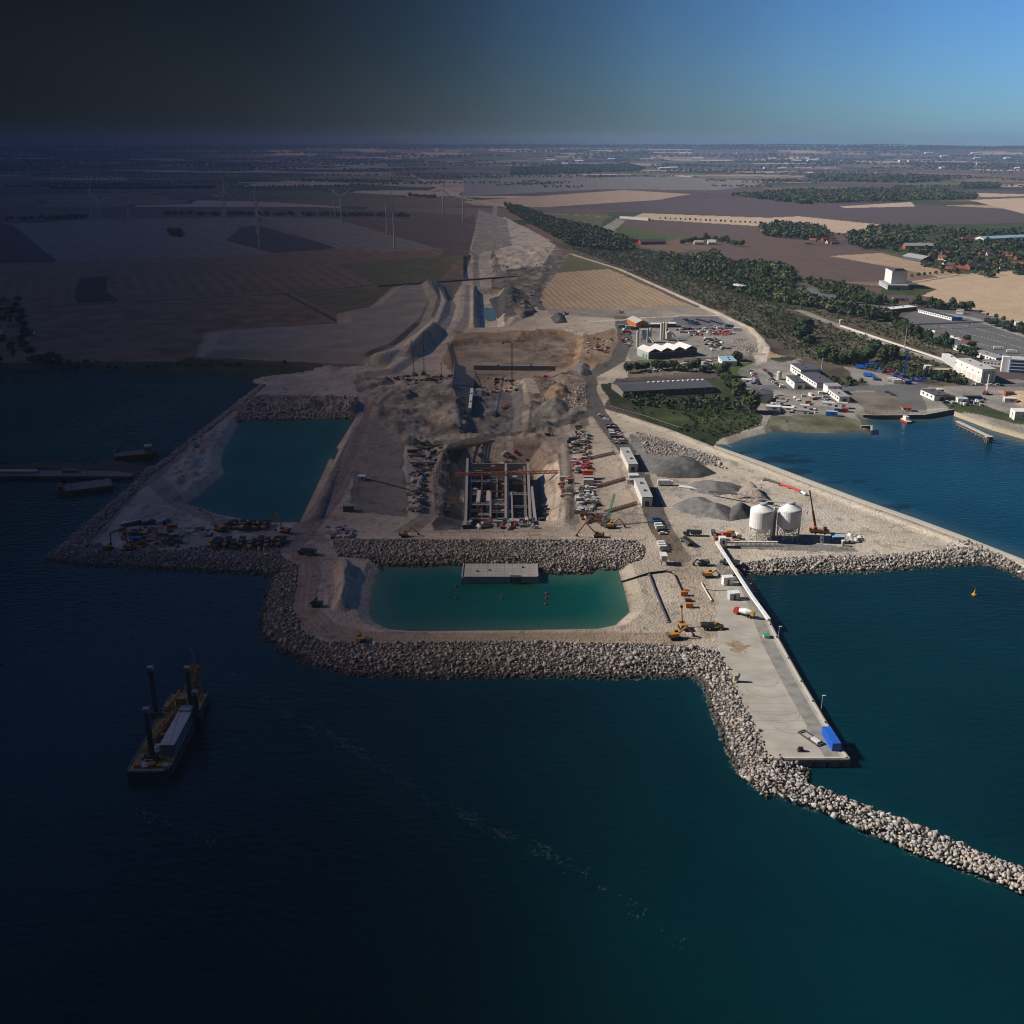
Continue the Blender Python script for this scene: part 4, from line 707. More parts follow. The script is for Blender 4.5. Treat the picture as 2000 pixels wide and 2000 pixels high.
# caisson in the pond
a = px(901, 1139, 0); b = px(1052, 1137, 0); Lc = b[0] - a[0]; t = thing('caisson', 'pale concrete caisson standing in the green pond', 'caisson', (a[0], a[1], 0)); m = MB(); m.box(Lc / 2, 9, .6, Lc, 18, 4.4)
obj('body', m, 'concrete', t); m = MB(); m.box(Lc / 2, 9.2, 3.05, Lc - .8, 17.2, .35); obj('deck', m, mat('m_cdeck', (.50, .49, .46), .8, 0, .1, .2), t); m = MB(); m.box(Lc * .7, .3, 2.4, Lc * .14, 2.4, 2.6); obj('landing', m, 'dgrey', t)
m = MB(); m.box(.4, 9, 3.4, .5, 17, .6); m.box(Lc - .4, 9, 3.4, .5, 17, .6); m.box(Lc * .33, .35, 3.3, Lc * .62, .5, .5); m.box(Lc * .88, .35, 3.3, Lc * .22, .5, .5); obj('parapet', m, 'lgrey', t); m = MB(); [m.box(Lc * k / 9, 9.2, 3.235, .12, 17, .02) for k in range(1, 9)]; [m.box(Lc / 2, 3 + k * 4, 3.236, Lc - 1, .1, .02) for k in range(4)]; [m.box(Lc * k / 9, -.02, 1.2, .15, .06, 3) for k in range(1, 9)]; obj('joint', m, 'concreted', t); m = MB(); [m.box(Lc * q, 6 + 8 * q, 3.5, 1, .8, .7) for q in (.2, .36, .8)]; obj('hatch', m, 'dgrey', t)
for u, v, w_ in [(1068, 1159, 'upper red buoy drifting on the pond right of the caisson'), (1067, 1169, 'middle red buoy drifting on the pond right of the caisson'), (1066, 1181, 'lower red buoy drifting on the pond right of the caisson'), (891, 1146, 'upper pale buoy on the pond below the caisson corner'), (891, 1169, 'lower pink buoy on the pond below the caisson corner'), (981, 1168, 'pink buoy on the pond under the caisson landing')]:
    a = px(u, v, 0); t = thing('mooring_buoy', w_, 'buoy', (*a, 0), 0, 'buoys on the pond'); m = MB(); m.lathe([(.1, -.5), (.6, -.1), (.7, .3), (.4, .8), (.1, .9)], 12); obj('float', m, 'red', t); m = MB(); m.cyl((0, 0, .8), (0, 0, 1.5), .08); obj('stem', m, 'black', t)
a = px(1903, 1162, 0); t = thing('navigation_buoy', 'yellow navigation buoy floating right of the quay', 'buoy', (*a, 0)); m = MB(); m.lathe([(.3, -.6), (1.3, -.2), (1.3, .5), (.6, .9), (.25, 2.6)], 14); obj('float', m, 'yellow', t); m = MB(); m.cyl((0, 0, 2.6), (0, 0, 3.9), .08); m.box(0, 0, 4, .7, .1, .5); obj('topmark', m, 'yellow', t)

# ------------------------------------------------------------------ industrial estate behind the park
# long dark warehouse
building('warehouse', 'long dark roofed warehouse with a row of skylights', 'warehouse', (1217, 776), (1393, 767), 34, 5.0, 'concreted', 'roofd', 'gable', 12, rise=2.0, door=False)
wh = [o for o in bpy.data.objects if o.name.startswith('warehouse')][0]; rf = [o for o in wh.children if o.name.startswith('roof')][0]
for k in range(12): m = MB(); m.box(30 + k * 4.6, 20.5, 7.4, 1.8, 2.6, .7); obj('skylight', m, 'white', rf)
# saw-tooth factory
A = XY(1266, 702); B = XY(1361, 694); d = B - A; L_ = d.xy.length; t = thing('factory', 'white factory with four sawtooth gables and dark front', 'factory', A, math.atan2(d.y, d.x)); bw = L_ / 4; D = 24.; hh = 7.
m = MB(); m.box(L_ / 2, D / 2, hh / 2 - .3, L_, D, hh + .6)
for k in range(4): x0 = k * bw; m.add([(x0, 0, hh), (x0 + bw, 0, hh), (x0 + bw * .5, 0, hh + 3.2), (x0, D, hh), (x0 + bw, D, hh), (x0 + bw * .5, D, hh + 3.2)], [(0, 1, 2), (3, 5, 4)])
obj('wall', m, 'lgrey', t)
m = MB(); m.box(L_ / 2, -.06, hh * .45, L_ - 1, .1, hh * .8); obj('front_cladding', m, 'roofd', t)
for k in range(4):
    x0 = k * bw; m = MB()
    for e in (0, 1): m.add([(x0 + e * bw, -.5, hh), (x0 + bw * .5, -.5, hh + 3.3), (x0 + bw * .5, D + .5, hh + 3.3), (x0 + e * bw, D + .5, hh), (x0 + e * bw, -.5, hh + .3), (x0 + bw * .5, -.5, hh + 3.6), (x0 + bw * .5, D + .5, hh + 3.6), (x0 + e * bw, D + .5, hh + .3)], [(0, 1, 2, 3), (4, 7, 6, 5), (0, 4, 5, 1), (3, 2, 6, 7), (0, 3, 7, 4), (1, 5, 6, 2)])
    obj('roof', m, 'white', t); m = MB(); m.box(x0 + bw * .5, -.2, hh + .6, bw * .7, .3, 2.2); obj('gable_glazing', m, 'black', t)
for k in range(3): m = MB(); m.box(-.06, 4 + k * 6, 2.2, .1, 3.5, 4.2); obj('door', m, 'green' if k < 2 else 'lgrey', t)
building('hangar', 'orange walled hangar with pale gabled roof', 'hangar', (1242.5, 640), (1224.5, 631), -15, 5.2, 'orange', 'lgrey', 'gable', 0, rise=3.2); building('canopy_hall', 'low white roofed hall behind the concrete plant', 'hall', (1272, 640), (1290, 640), 10, 3.6, 'dgrey', 'white', 'flat', 2); building('canopy_hall', 'low white roofed hall right of the tall silo pair', 'hall', (1302, 639), (1321, 639), 12, 3.6, 'dgrey', 'white', 'flat', 2)
def vsilo(u, v, r, h, label, grp='concrete plant silos', col='offwhite'):
    x, y, z = at(u, v); t = thing('storage_silo', label, 'silo', (x, y, z), 0, grp); m = MB(); m.lathe([(r, 0), (r, h), (r * .5, h + r * .6), (.1, h + r * .7)], 18); obj('tank', m, col, t); m = MB(); m.box(0, 0, h + r * .8, r * .7, r * .7, .6); obj('filter', m, 'grey', t); m = MB(); m.bar((r + .1, -.3, 0), (r + .1, -.3, h), .12); obj('ladder', m, 'steel', t)
vsilo(1244.6, 678, 1.3, 17, 'slim pale silo left of the batching tower'); vsilo(1264.5, 669, 1.2, 15, 'grey silo in the middle of the concrete plant', col='lblue'); vsilo(1269.5, 668, 1.2, 15, 'pale silo beside the grey one'); vsilo(1291, 664, 1.5, 18.5, 'left silo of the tallest pair'); vsilo(1295.5, 663, 1.5, 18.5, 'right silo of the tallest pair'); vsilo(1301, 661, 1.5, 17, 'pale silo behind the tallest pair')
x, y, z = at(1257, 668); t = thing('batching_tower', 'grey batching tower of the concrete plant', 'tower', (x, y, z)); m = MB(); m.box(0, 0, 11.5, 6.5, 5, 5); m.box(0, 0, 6, 4, 4, 6); obj('tower', m, 'lgrey', t); [obj('leg', MB().bar((q * 2.6, r_ * 2, 0), (q * 2.6, r_ * 2, 9), .4), 'steel', t) for q in (-1, 1) for r_ in (-1, 1)]; obj('conveyor', MB().bar((2, -1, 11), (10, -8, .5), 1.1, .9), 'white', t)
x, y, z = at(1306, 665); t = thing('mixing_plant', 'white mixing plant with sloping conveyor', 'plant', (x, y, z)); obj('house', MB().box(0, 0, 5.5, 5.5, 5, 7), 'offwhite', t); obj('roof', MB().prism([(-3, 9), (3, 9), (0, 11)], -2.8, 2.8), 'white', t); obj('conveyor', MB().bar((2.5, 0, 10), (10, -6, .6), 1.2, .9), 'lgrey', t)
building('workshop', 'white workshop with pale blue roof by the lawn', 'workshop', (1411, 715), (1402, 705), -14, 4.2, 'white', 'lblue', 'flat', 1); sbox('workshop', 'white shed right of the blue roofed workshop', 'workshop', 1440, 703, 8, 8, 4.5, 0, 'white', 'white')
# white workshops above the beach
building('workshop', 'long white workshop with dark flat roof', 'workshop', (1594.5, 758), (1546, 727), -16, 4.2, 'white', 'roofd', 'flat', 10); building('workshop', 'taller white end block of the long workshop', 'workshop', (1563, 737), (1543, 724), -19, 6.6, 'white', 'roofd', 'flat', 3)
building('workshop', 'short white workshop with dark front before the long one', 'workshop', (1551, 760), (1535, 746), -9.5, 5.6, 'white', 'roofd', 'flat', 2); building('workshop', 'narrow white workshop with three grey roof bays', 'workshop', (1638.5, 786), (1610, 765), -9, 4.4, 'white', 'grey', 'flat', 6); building('workshop', 'tall white fronted end of the narrow workshop', 'workshop', (1616, 770), (1607, 763), -12, 6.4, 'white', 'grey', 'flat', 0)
x, y, z = at(1521, 741); t = thing('tank', 'cream cylinder tank left of the workshops', 'tank', (x, y, z)); obj('tank', MB().lathe([(2.2, 0), (2.2, 7), (1.2, 7.8), (.1, 8)], 18), 'offwhite', t); obj('pipe', MB().bar((2.3, 0, 0), (2.3, 0, 7), .25), 'steel', t)
x, y, z = at(1484, 782); t = thing('round_tank', 'large round dark roofed tank above the beach', 'tank', (x, y, z)); obj('wall', MB().cyl((0, 0, -.5), (0, 0, 8), 10.5, n=36), 'steel', t); obj('roof', MB().lathe([(10.8, 8.05), (5, 9), (.1, 9.4)], 36), 'roofd', t); obj('hatch', MB().cyl((0, 0, 9.2), (0, 0, 10), 1), 'grey', t)
mast(1604, 728, 14, 'tall pale chimney mast behind the long workshop', r=.55); mast(1766, 683, 22, 'tall pale mast beside the railway', r=.45); mast(1700, 817, 9, 'white lamp mast on the harbour corner'); mast(1925, 772, 11, 'lamp mast left of the sand yard')
HUT = [(1525, 792, 8, 7, 4, 'white', 'grey', 'white hut with grey roof left of the small sheds'), (1571, 799, 7, 5, 3.4, 'white', 'offwhite', 'white shed with dark end in the middle of the yard'), (1568, 806, 10, 5, 2.2, 'lgrey', 'grey', 'low grey gabled shed nearest the shore'), (1645, 797, 7.5, 5, 4.4, 'white', 'lgrey', 'white cube shed below the narrow workshop'), (1650, 804, 5.5, 4, 3, 'red', 'red', 'red box shed on the quay yard'), (1637, 804, 6, 4, 3, 'dblue', 'grey', 'dark blue box left of the red shed'),
       (1624, 812, 9, 4, 3.6, 'blue', 'lblue', 'blue and white trailer hut by the grass bank'), (1537, 801, 10, 5, 2.4, 'white', 'white', 'low white tent shed above the grass'), (1510, 800, 11, 6, 3, 'lgrey', 'white', 'white roofed shelter below the round tank'), (1618, 792, 10, 7, 2.6, 'white', 'lgrey', 'white hut below the car row'), (1516, 740, 5, 4, 3.4, 'white', 'grey', 'little house under the cream tank'), (1458, 748, 9, 6, 3.5, 'white', 'offwhite', 'pale house by the car park trees')]
for u, v, sx, sy, h, cw, cr, lb in HUT: sbox('shed', lb, 'shed', u, v, sx, sy, h, R(-18), cw, cr)
building('quay_house', 'small white house with red roof on the quay', 'house', (1762, 803), (1780, 804), 5, 3.0, 'white', 'roofr', 'gable', 2)
building('harbour_office', 'white harbour office with dark roof', 'office', (1824, 783), (1797, 771), -14, 4.4, 'white', 'dgrey', 'flat', 3); sbox('harbour_office', 'cream rooftop block behind the harbour office', 'office', 1834, 772, 5, 5, 5.5, 0, 'tan', 'offwhite')
for u, v, sx, sy, h, cw, cr, lb in [(1853, 782, 8, 6, 4, 'dgrey', 'dgrey', 'dark shed right of the harbour office'), (1878, 787, 8, 7, 4.2, 'white', 'lgrey', 'white box truck body on the harbour yard'), (1898, 780, 14, 5, 3.2, 'dblue', 'roofd', 'dark blue long shed in the harbour yard'), (1970, 774, 7, 5, 4, 'brick', 'rust', 'brown hut on the sand yard'), (1972, 785, 10, 5, 3.4, 'offwhite', 'white', 'white machine house at the sand heap'), (1994, 818, 14, 12, 7, 'white', 'white', 'white cube building at the right frame edge')]: sbox('shed', lb, 'shed', u, v, sx, sy, h, R(-8), cw, cr)
# ferry hall and offices
fh = building('ferry_hall', 'large white ferry hall with glazed end and wide flat roof', 'hall', (1915, 749), (1864, 726), -13, 12.5, 'white', 'lgrey', 'flat', 0, door=False)
for k in range(6): obj('loading_door', MB().box(4 + k * 9.5, .05, 3, 6.5, .12, 5), 'offwhite', fh)
for k in range(3): obj('glazing', MB().box(-.06, -3 - k * 3.6, 7.5, .12, 2.6, 7.5), 'lblue', fh)
for k in range(5): obj('window', MB().box(6 + k * 11, .05, 9, 2, .12, 1), 'glass', fh)
building('covered_platform', 'long white canopy leading from the ferry hall to the railway', 'canopy', (1872, 726), (1838, 703), -7, 6, 'lgrey', 'white', 'flat', 0); building('terminal', 'long low white terminal with grey roof', 'terminal', (1944, 709), (1860, 682), -12, 4.6, 'white', 'grey', 'flat', 14)
of = building('office_block', 'glazed office block with white stair tower at the right edge', 'office', (1969, 728), (2090, 735), 16, 12.5, 'lblue', 'lgrey', 'flat', 0, door=False); obj('stair_tower', MB().box(-3, 6, 7, 6, 7, 14.6), 'white', of)
for k in range(4): obj('window_band', MB().box(26, -.08, 1.8 + k * 3.1, 50, .14, 1.7), 'dblue', of); obj('spandrel', MB().box(26, -.12, 3.3 + k * 3.1, 51, .1, .7), 'white', of)
building('link_block', 'low grey link block left of the office tower', 'office', (1918, 713), (1962, 718), 8, 4.5, 'lgrey', 'grey', 'flat', 6); sbox('shelter', 'grey open shelter before the green bank', 'shelter', 1838, 729, 20, 9, 4, R(-8), 'grey', 'tan'); sbox('shelter', 'small grey tower hut beside the shelter', 'shelter', 1811, 724, 6, 5, 5, 0, 'lgrey', 'white')
# toll area
building('toll_canopy', 'bright white canopy over the toll lanes', 'canopy', (1734, 612), (1790, 606), 14, 4.2, 'dgrey', 'white', 'flat', 6); building('customs_building', 'long narrow white customs building on the car park', 'building', (1858, 626), (1793, 610), -8, 3.6, 'white', 'roofd', 'flat', 14); sbox('customs_office', 'blue block at the end of the customs building', 'office', 1868, 626, 12, 7, 4, R(-12), 'blue', 'dblue'); building('kiosk_building', 'white block behind the car park trees', 'building', (1867, 613), (1881, 614), 7, 5, 'white', 'grey', 'flat', 3); sbox('hotel_wing', 'white building hidden between trees below the tower', 'building', 1758, 589, 20, 9, 5, R(-10), 'white', 'roofd'); sbox('relay_hut', 'small white relay hut at the end of the platform', 'hut', 1642, 633, 3, 3, 5, 0, 'white', 'white'); sbox('camper_hut', 'white cabin on the lane at the right edge', 'hut', 1992, 636, 12, 6, 4, R(-10), 'white', 'white')
g = thing('gantry', 'dark lattice road gantry across the car park lanes', 'gantry', at(1860, 640)); obj('beam', MB().truss((-55, -14, 6), (62, 10, 6), 1.0, .3, 30), 'dgrey', g); [obj('leg', MB().bar((x_, x_ * .205 - 2.7, -.5), (x_, x_ * .205 - 2.7, 6), .5), 'dgrey', g) for x_ in (-55, -20, 20, 60)]
# white tower block
t = building('grain_tower', 'tall white windowless tower block with low podium', 'tower', (1739, 563), (1726, 556), -22, 25, 'white', 'dgrey', 'flat', 0, door=False); obj('plant_room', MB().box(8, -11, 27, 10, 14, 2.4), 'dgrey', t); building('podium', 'low grey podium wing at the foot of the white tower', 'building', (1733, 566), (1716, 556), -30, 6, 'lgrey', 'grey', 'flat', 6, rise=1)
# park house, signal house, farm
building('villa', 'white house with flat roof among the scrub trees', 'house', (1431, 563), (1449, 567), 9, 6, 'white', 'offwhite', 'flat', 4); building('cottage', 'white cottage right of the scrub villa', 'house', (1490, 585), (1500, 587), 6, 4, 'white', 'white', 'flat', 2)
building('barn', 'red walled barn of the farm, left one', 'barn', (1251, 478), (1300, 477), 16, 6, 'red', 'roofd', 'gable', 3, 'farm buildings', rise=5); building('barn', 'small red barn at the left of the farm', 'barn', (1233, 473), (1247, 473), 16, 6, 'red', 'roofd', 'gable', 0, 'farm buildings', rise=5); building('farmhouse', 'white farmhouse among trees with pinkish roof', 'house', (1356, 478), (1374, 478), 10, 5, 'white', 'tan', 'gable', 3, 'farm buildings', rise=4); building('farmhouse', 'white gabled farmhouse right of the pinkish one', 'house', (1383, 478), (1398, 478), 12, 5, 'white', 'offwhite', 'gable', 2, 'farm buildings', rise=5)
# village
building('barn', 'brick barn with long grey roof in the village', 'barn', (1768, 487), (1822, 487), 18, 7, 'brick', 'grey', 'gable', 5, rise=5); building('barn', 'dark barn with grey metal roof at the stubble field', 'barn', (1800, 513), (1762, 506), -26, 6, 'dgrey', 'grey', 'gable', 0, rise=5); building('barn', 'red barn with dark roof by the tower road', 'barn', (1894, 527), (1926, 524), 14, 5, 'brick', 'roofd', 'gable', 2, rise=5); building('hall', 'very long white roofed hall behind the village trees', 'hall', (1920, 475), (2030, 470), 26, 9, 'white', 'lblue', 'gable', 6, rise=4); building('barn', 'barn with red tiled roof behind the village', 'barn', (1882, 473), (1912, 471), 14, 5, 'offwhite', 'roofr', 'gable', 2, rise=5)
VC = ['white', 'offwhite', 'brick', 'tan']; RC = ['roofr', 'roofd', 'dgrey', 'rust', 'roofd']; cn = {'white': 'white', 'offwhite': 'cream', 'brick': 'brick', 'tan': 'sandy'}; rn = {'roofr': 'red', 'roofd': 'dark', 'dgrey': 'black', 'rust': 'rusty'}
for i in range(64):
    if i < 40: u = random.uniform(1800, 1995); v = random.uniform(492, 530) + (u - 1800) * .0; pl = 'in the village on the right'
    elif i < 50: u = random.uniform(1560, 1660); v = random.uniform(463, 478); pl = 'at the western end of the village'
    else: u = random.uniform(1480, 1850); v = random.uniform(374, 394); pl = 'in the distant hamlet'
    if i in (3, 17, 28): pl += ' near its edge'
    if 1750 < u < 1830 and v > 480 or 1885 < u < 1935 and v > 515: continue
    wc_, rc_ = random.choice(VC), random.choice(RC); s_ = 1.0 if i < 50 else 1.5
    building('village_house', f'small {cn[wc_]} house with {rn[rc_]} pitched roof {pl}', 'house', (u, v), random.uniform(-40, 40), 8 * s_, 3.6 * s_, wc_, rc_, 'gable', 2, 'village houses', rise=4 * s_, L=random.uniform(10, 17) * s_)
for i in range(26):
    u = random.uniform(1000, 2000); v = random.choice([303, 308, 312, 316, 322, 330, 341]) + random.uniform(-1, 1); s_ = 2.6 if v < 325 else 1.8
    building('far_farm', f'tiny pale farm building {["on the horizon plain", "before the horizon woods", "among the far hedges"][i % 3]}', 'house', (u, v), random.uniform(-20, 20), 14 * s_, 5 * s_, 'white', random.choice(['offwhite', 'roofr', 'white']), 'gable', 0, 'far farm buildings', rise=3 * s_, L=random.uniform(20, 50) * s_, door=False)

# ------------------------------------------------------------------ wind turbines
TURB = [((180, 431), (174, 381), 20), ((200.6, 452), (194.6, 396), 75), ((257, 476.5), (250.5, 412.5), 3), ((438, 441.5), (434, 388), 40), ((442, 426), (438, 377), 0), ((508, 484), (503, 403), 55), ((502, 457), (499, 402), 10), ((655, 423), (652.7, 374), 100), ((668, 439), (665.6, 387), 60), ((756, 458), (753, 401), 30), ((770.5, 485.5), (767, 419.5), 2), ((866, 419.5), (865, 373), 14), ((905, 432.5), (903, 384), 8)]
TL = ['leftmost turbine, behind its taller neighbour', 'second turbine from the left', 'turbine alone in the dark field, third from the left', 'nearer turbine of the close pair at left', 'farther turbine of the close pair at left', 'turbine at the plowed corner with blades raised in a V', 'turbine hidden just behind the V shaped one', 'small turbine on the hedge line', 'turbine before the hedge line with its arms spread', 'turbine left of the nearest tall one', 'tall nearest turbine above the striped field', 'turbine left of the bright one by the highway', 'bright turbine nearest the highway']
TW = mat('m_turbine', (.62, .62, .61), .5, 0, .04, .1)
for (b_, h_, ph), lb in zip(TURB, TL):
    x, y, z = at(*b_); hh = (b_[1] - h_[1]) / ppm(b_[1], z) / .985; r = hh * .60; t = thing('wind_turbine', 'slender white ' + lb, 'wind turbine', (x, y, z), R(random.uniform(-25, 10)), 'wind turbines in the western fields')
    m = MB(); m.cyl((0, 0, -.5), (0, 0, hh), hh * .030, hh * .017, 14); obj('tower', m, TW, t); n_ = obj('nacelle', MB().box(0, .6, hh + .5, 2.4, 6, 2.6), TW, t); hb = obj('hub', MB().cyl((0, -4, hh + .5), (0, -2.2, hh + .5), .9, 1.3, 10), TW, t)
    for k in range(3):
        a = R(ph + 120 * k); dx, dz = math.sin(a), math.cos(a); px_, pz_ = dz, -dx; m = MB(); w0, w1, w2 = 1.1, 1.7, .3; q = lambda l, w_, yy_: (dx * l + px_ * w_, -3.2 + yy_, hh + .5 + dz * l + pz_ * w_)
        vs_2 = [q(.8, -w0 / 2, 0), q(.8, w0 / 2, 0), q(r * .25, w1, 0), q(r, w2, 0), q(r, 0, 0), q(r * .25, -w0 / 2, 0)]; vs_3 = [(a_, b2 + .35, c_) for a_, b2, c_ in vs_2]; m.add(vs_2 + vs_3, [(0, 1, 2, 5), (2, 3, 4, 5), (6, 11, 8, 7), (8, 11, 10, 9)] + [(k2, (k2 + 1) % 6, 6 + (k2 + 1) % 6, 6 + k2) for k2 in range(6)]); obj('blade', m, TW, t)

# ------------------------------------------------------------------ vehicles
def wheels(t, pts, r, w_=.35):
    for x_, y_ in pts:
        o = obj('wheel', MB().cyl((x_, y_ - w_ / 2, r), (x_, y_ + w_ / 2, r), r, n=10), 'rubber', t); obj('rim', MB().cyl((x_, y_ + (w_ / 2 if y_ > 0 else -w_ / 2) * 1.02, r), (x_, y_ + (w_ / 2 if y_ > 0 else -w_ / 2) * 1.15, r), r * .55, n=8), 'lgrey', o)
def car_p(big=False):
    t = thing('parked_car', 'car', 'car'); L = 5.6 if big else 4.6; hh = 2.3 if big else 1.5; wd = 2.0 if big else 1.85
    pr = [(-L / 2, .35), (L / 2, .35), (L / 2, .85), (L * .28, 1.0), (-L / 2, 1.0)] if not big else [(-L / 2, .35), (L / 2, .35), (L / 2, 1.1), (L * .36, 1.3), (L * .24, hh), (-L / 2, hh)]
    b = obj('body', MB().prism(pr, -wd / 2, wd / 2), 'white', t); b['paint'] = 1
    if big: obj('windscreen', MB().prism([(L * .37, 1.32), (L * .37 + .04, 1.36), (L * .25 + .06, hh - .1), (L * .25, hh - .12)], -wd * .42, wd * .42), 'glass', t)
    else:
        obj('cabin_glass', MB().prism([(-L * .44, 1.0), (L * .22, 1.0), (L * .08, hh - .08), (-L * .34, hh - .08)], -wd * .44, wd * .44), 'glass', t); b = obj('car_roof', MB().box(-L * .13, 0, hh - .03, L * .42, wd * .84, .12), 'white', t); b['paint'] = 1
    wheels(t, [(L * .31, wd / 2 - .15), (L * .31, -wd / 2 + .15), (-L * .31, wd / 2 - .15), (-L * .31, -wd / 2 + .15)], .34, .25); return Proto(t)
CAR = car_p(); VAN = car_p(True)
def truck_p():
    t = thing('truck', 'truck', 'truck'); b = obj('cab', MB().prism([(2.6, .6), (4.8, .6), (4.8, 2.2), (4.5, 3.1), (2.6, 3.1)], -1.2, 1.2), 'white', t); b['paint'] = 1; obj('windscreen', MB().box(4.72, 0, 2.4, .12, 2.1, .8, 0, -.3), 'glass', t); b = obj('cargo_box', MB().box(-1.4, 0, 2.3, 7.4, 2.5, 2.7), 'white', t); b['paint'] = 1; obj('chassis', MB().box(-.3, 0, .8, 9.4, 1.2, .3), 'black', t); wheels(t, [(3.6, 1.05), (3.6, -1.05), (-2.2, 1.05), (-2.2, -1.05), (-3.6, 1.05), (-3.6, -1.05)], .5); return Proto(t)
TRUCK = truck_p()
def dumper_p():
    t = thing('dump_truck', 'truck', 'dump truck'); b = obj('hood', MB().prism([(1.6, 1.0), (5.2, 1.0), (5.2, 1.9), (3.4, 2.3), (1.6, 2.3)], -1.2, 1.2), 'yellow', t); b['paint'] = 1; b = obj('cab', MB().box(2.3, 0, 2.75, 1.5, 1.6, 1.5), 'yellow', t); b['paint'] = 1; obj('cab_window', MB().box(2.4, 0, 2.95, 1.56, 1.66, .7), 'glass', t)
    b = obj('dump_bed', MB().prism([(-5.2, 2.0), (-4.2, 1.3), (1.0, 1.3), (1.5, 3.1), (1.1, 3.1), (.7, 2.7), (-5.2, 3.0)], -1.55, 1.55), 'dgrey', t); obj('load_floor', MB().box(-2, 0, 3.0, 5.4, 2.6, .1), 'black', t); wheels(t, [(3.7, 1.3), (3.7, -1.3), (-1.2, 1.3), (-1.2, -1.3), (-3.1, 1.3), (-3.1, -1.3)], .85, .6); return Proto(t)
DUMP = dumper_p()
def carrow(p0, p1, n, head, cols, label, group, pv=.3, jit=.0):
    for i in range(n):
        u = p0[0] + (p1[0] - p0[0]) * (i + .5) / n + random.uniform(-jit, jit); v = p0[1] + (p1[1] - p0[1]) * (i + .5) / n + random.uniform(-jit, jit) * .3; col = random.choice(cols); big = random.random() < pv; x, y, z = at(u, v)
        nm = {'dblue': 'dark blue', 'lgrey': 'silver', 'dgrey': 'dark grey', 'offwhite': 'cream'}.get(col, col); (VAN if big else CAR)((x, y, z + .05), R(head) + random.uniform(-.06, .06), f'{nm} {"van" if big else "car"} {label}', group, paint=col)
CC_ = ['white', 'white', 'lgrey', 'dgrey', 'dblue', 'black', 'white', 'lgrey', 'dgrey', 'lgrey', 'dblue', 'red']
carrow((1282, 1016), (1296, 1046), 6, 5, ['white', 'dblue', 'white', 'dgrey'], 'parked nose in beside the haul road', 'cars beside the haul road', .5); carrow((1292, 1062), (1300, 1080), 4, 5, ['white', 'dgrey', 'white'], 'parked above the gatehouse', 'cars above the gatehouse', .7)
carrow((1168, 809), (1186, 822), 7, -30, CC_, 'in the angled row at the road junction', 'cars at the road junction', .2); carrow((1188, 830), (1206, 868), 12, -5, CC_, 'in the left row behind the long halls', 'cars behind the long halls', .3); carrow((1198, 830), (1218, 868), 12, -5, CC_ + ['dblue'], 'in the right row behind the long halls', 'cars behind the long halls', .3)
for k, (a_, b_) in enumerate([((1334, 624), (1362, 632)), ((1340, 627), (1368, 635)), ((1360, 624), (1386, 631)), ((1346, 632), (1362, 635)), ((1388, 627), (1410, 634))]): carrow(a_, b_, 7, 10, ['dblue', 'dgrey', 'dblue', 'black'], f'in the {["first", "second", "third", "fourth", "outer"][k]} row of the factory car park', 'cars of the factory car park', .1)
carrow((1322, 645), (1420, 641), 16, 20, CC_, 'in the crowded yard behind the red sheets', 'cars in the crowded yard', .3, 2); carrow((1330, 650), (1400, 647), 12, 0, CC_, 'in front of the factory yard stacks', 'cars in the crowded yard', .3, 2); carrow((1466, 725), (1482, 752), 10, 20, CC_, 'along the lawn road', 'cars along the lawn road', .2, 2); carrow((1493, 722), (1512, 738), 7, -20, CC_, 'left of the cream tank', 'cars left of the cream tank', .2, 1)
carrow((1500, 742), (1530, 757), 10, 15, CC_, 'in the lot beside the short workshop', 'cars beside the short workshop', .2, 4); carrow((1606, 768), (1628, 788), 9, 0, CC_, 'along the narrow workshop', 'cars along the narrow workshop', .3, 4); carrow((1765, 632), (1900, 672), 26, -60, ['white', 'lgrey', 'dgrey', 'red', 'black'], 'along the lower edge of the big car park', 'cars along the big car park', .2, 2)
carrow((1895, 752), (1960, 753), 7, 0, ['dblue', 'black', 'white', 'lgrey'], 'on the road below the ferry hall', 'cars below the ferry hall', .1, 3); carrow((1840, 786), (1900, 789), 8, 10, ['white', 'dblue', 'lgrey'], 'in the harbour yard', 'cars in the harbour yard', .4, 4); carrow((1728, 765), (1750, 775), 2, -40, ['black'], 'crossing the harbour apron', 'cars crossing the harbour apron', 0); carrow((1480, 1176), (1480, 1177), 1, 0, ['lgrey'], 'parked beside the gallery', 'car by the gallery', 0)
carrow((1900, 690), (1990, 700), 12, -10, ['white', 'white', 'lgrey', 'blue', 'yellow'], 'in the terminal lot behind the office', 'vans in the terminal lot', .8, 5); carrow((1262, 728), (1400, 714), 16, 10, CC_, 'in the row behind the factory fence', 'cars behind the factory fence', .3, 4); carrow((240, 1024), (330, 1022), 12, 80, CC_, 'in the row on the western breakwater yard', 'cars on the western yard', .3, 1)
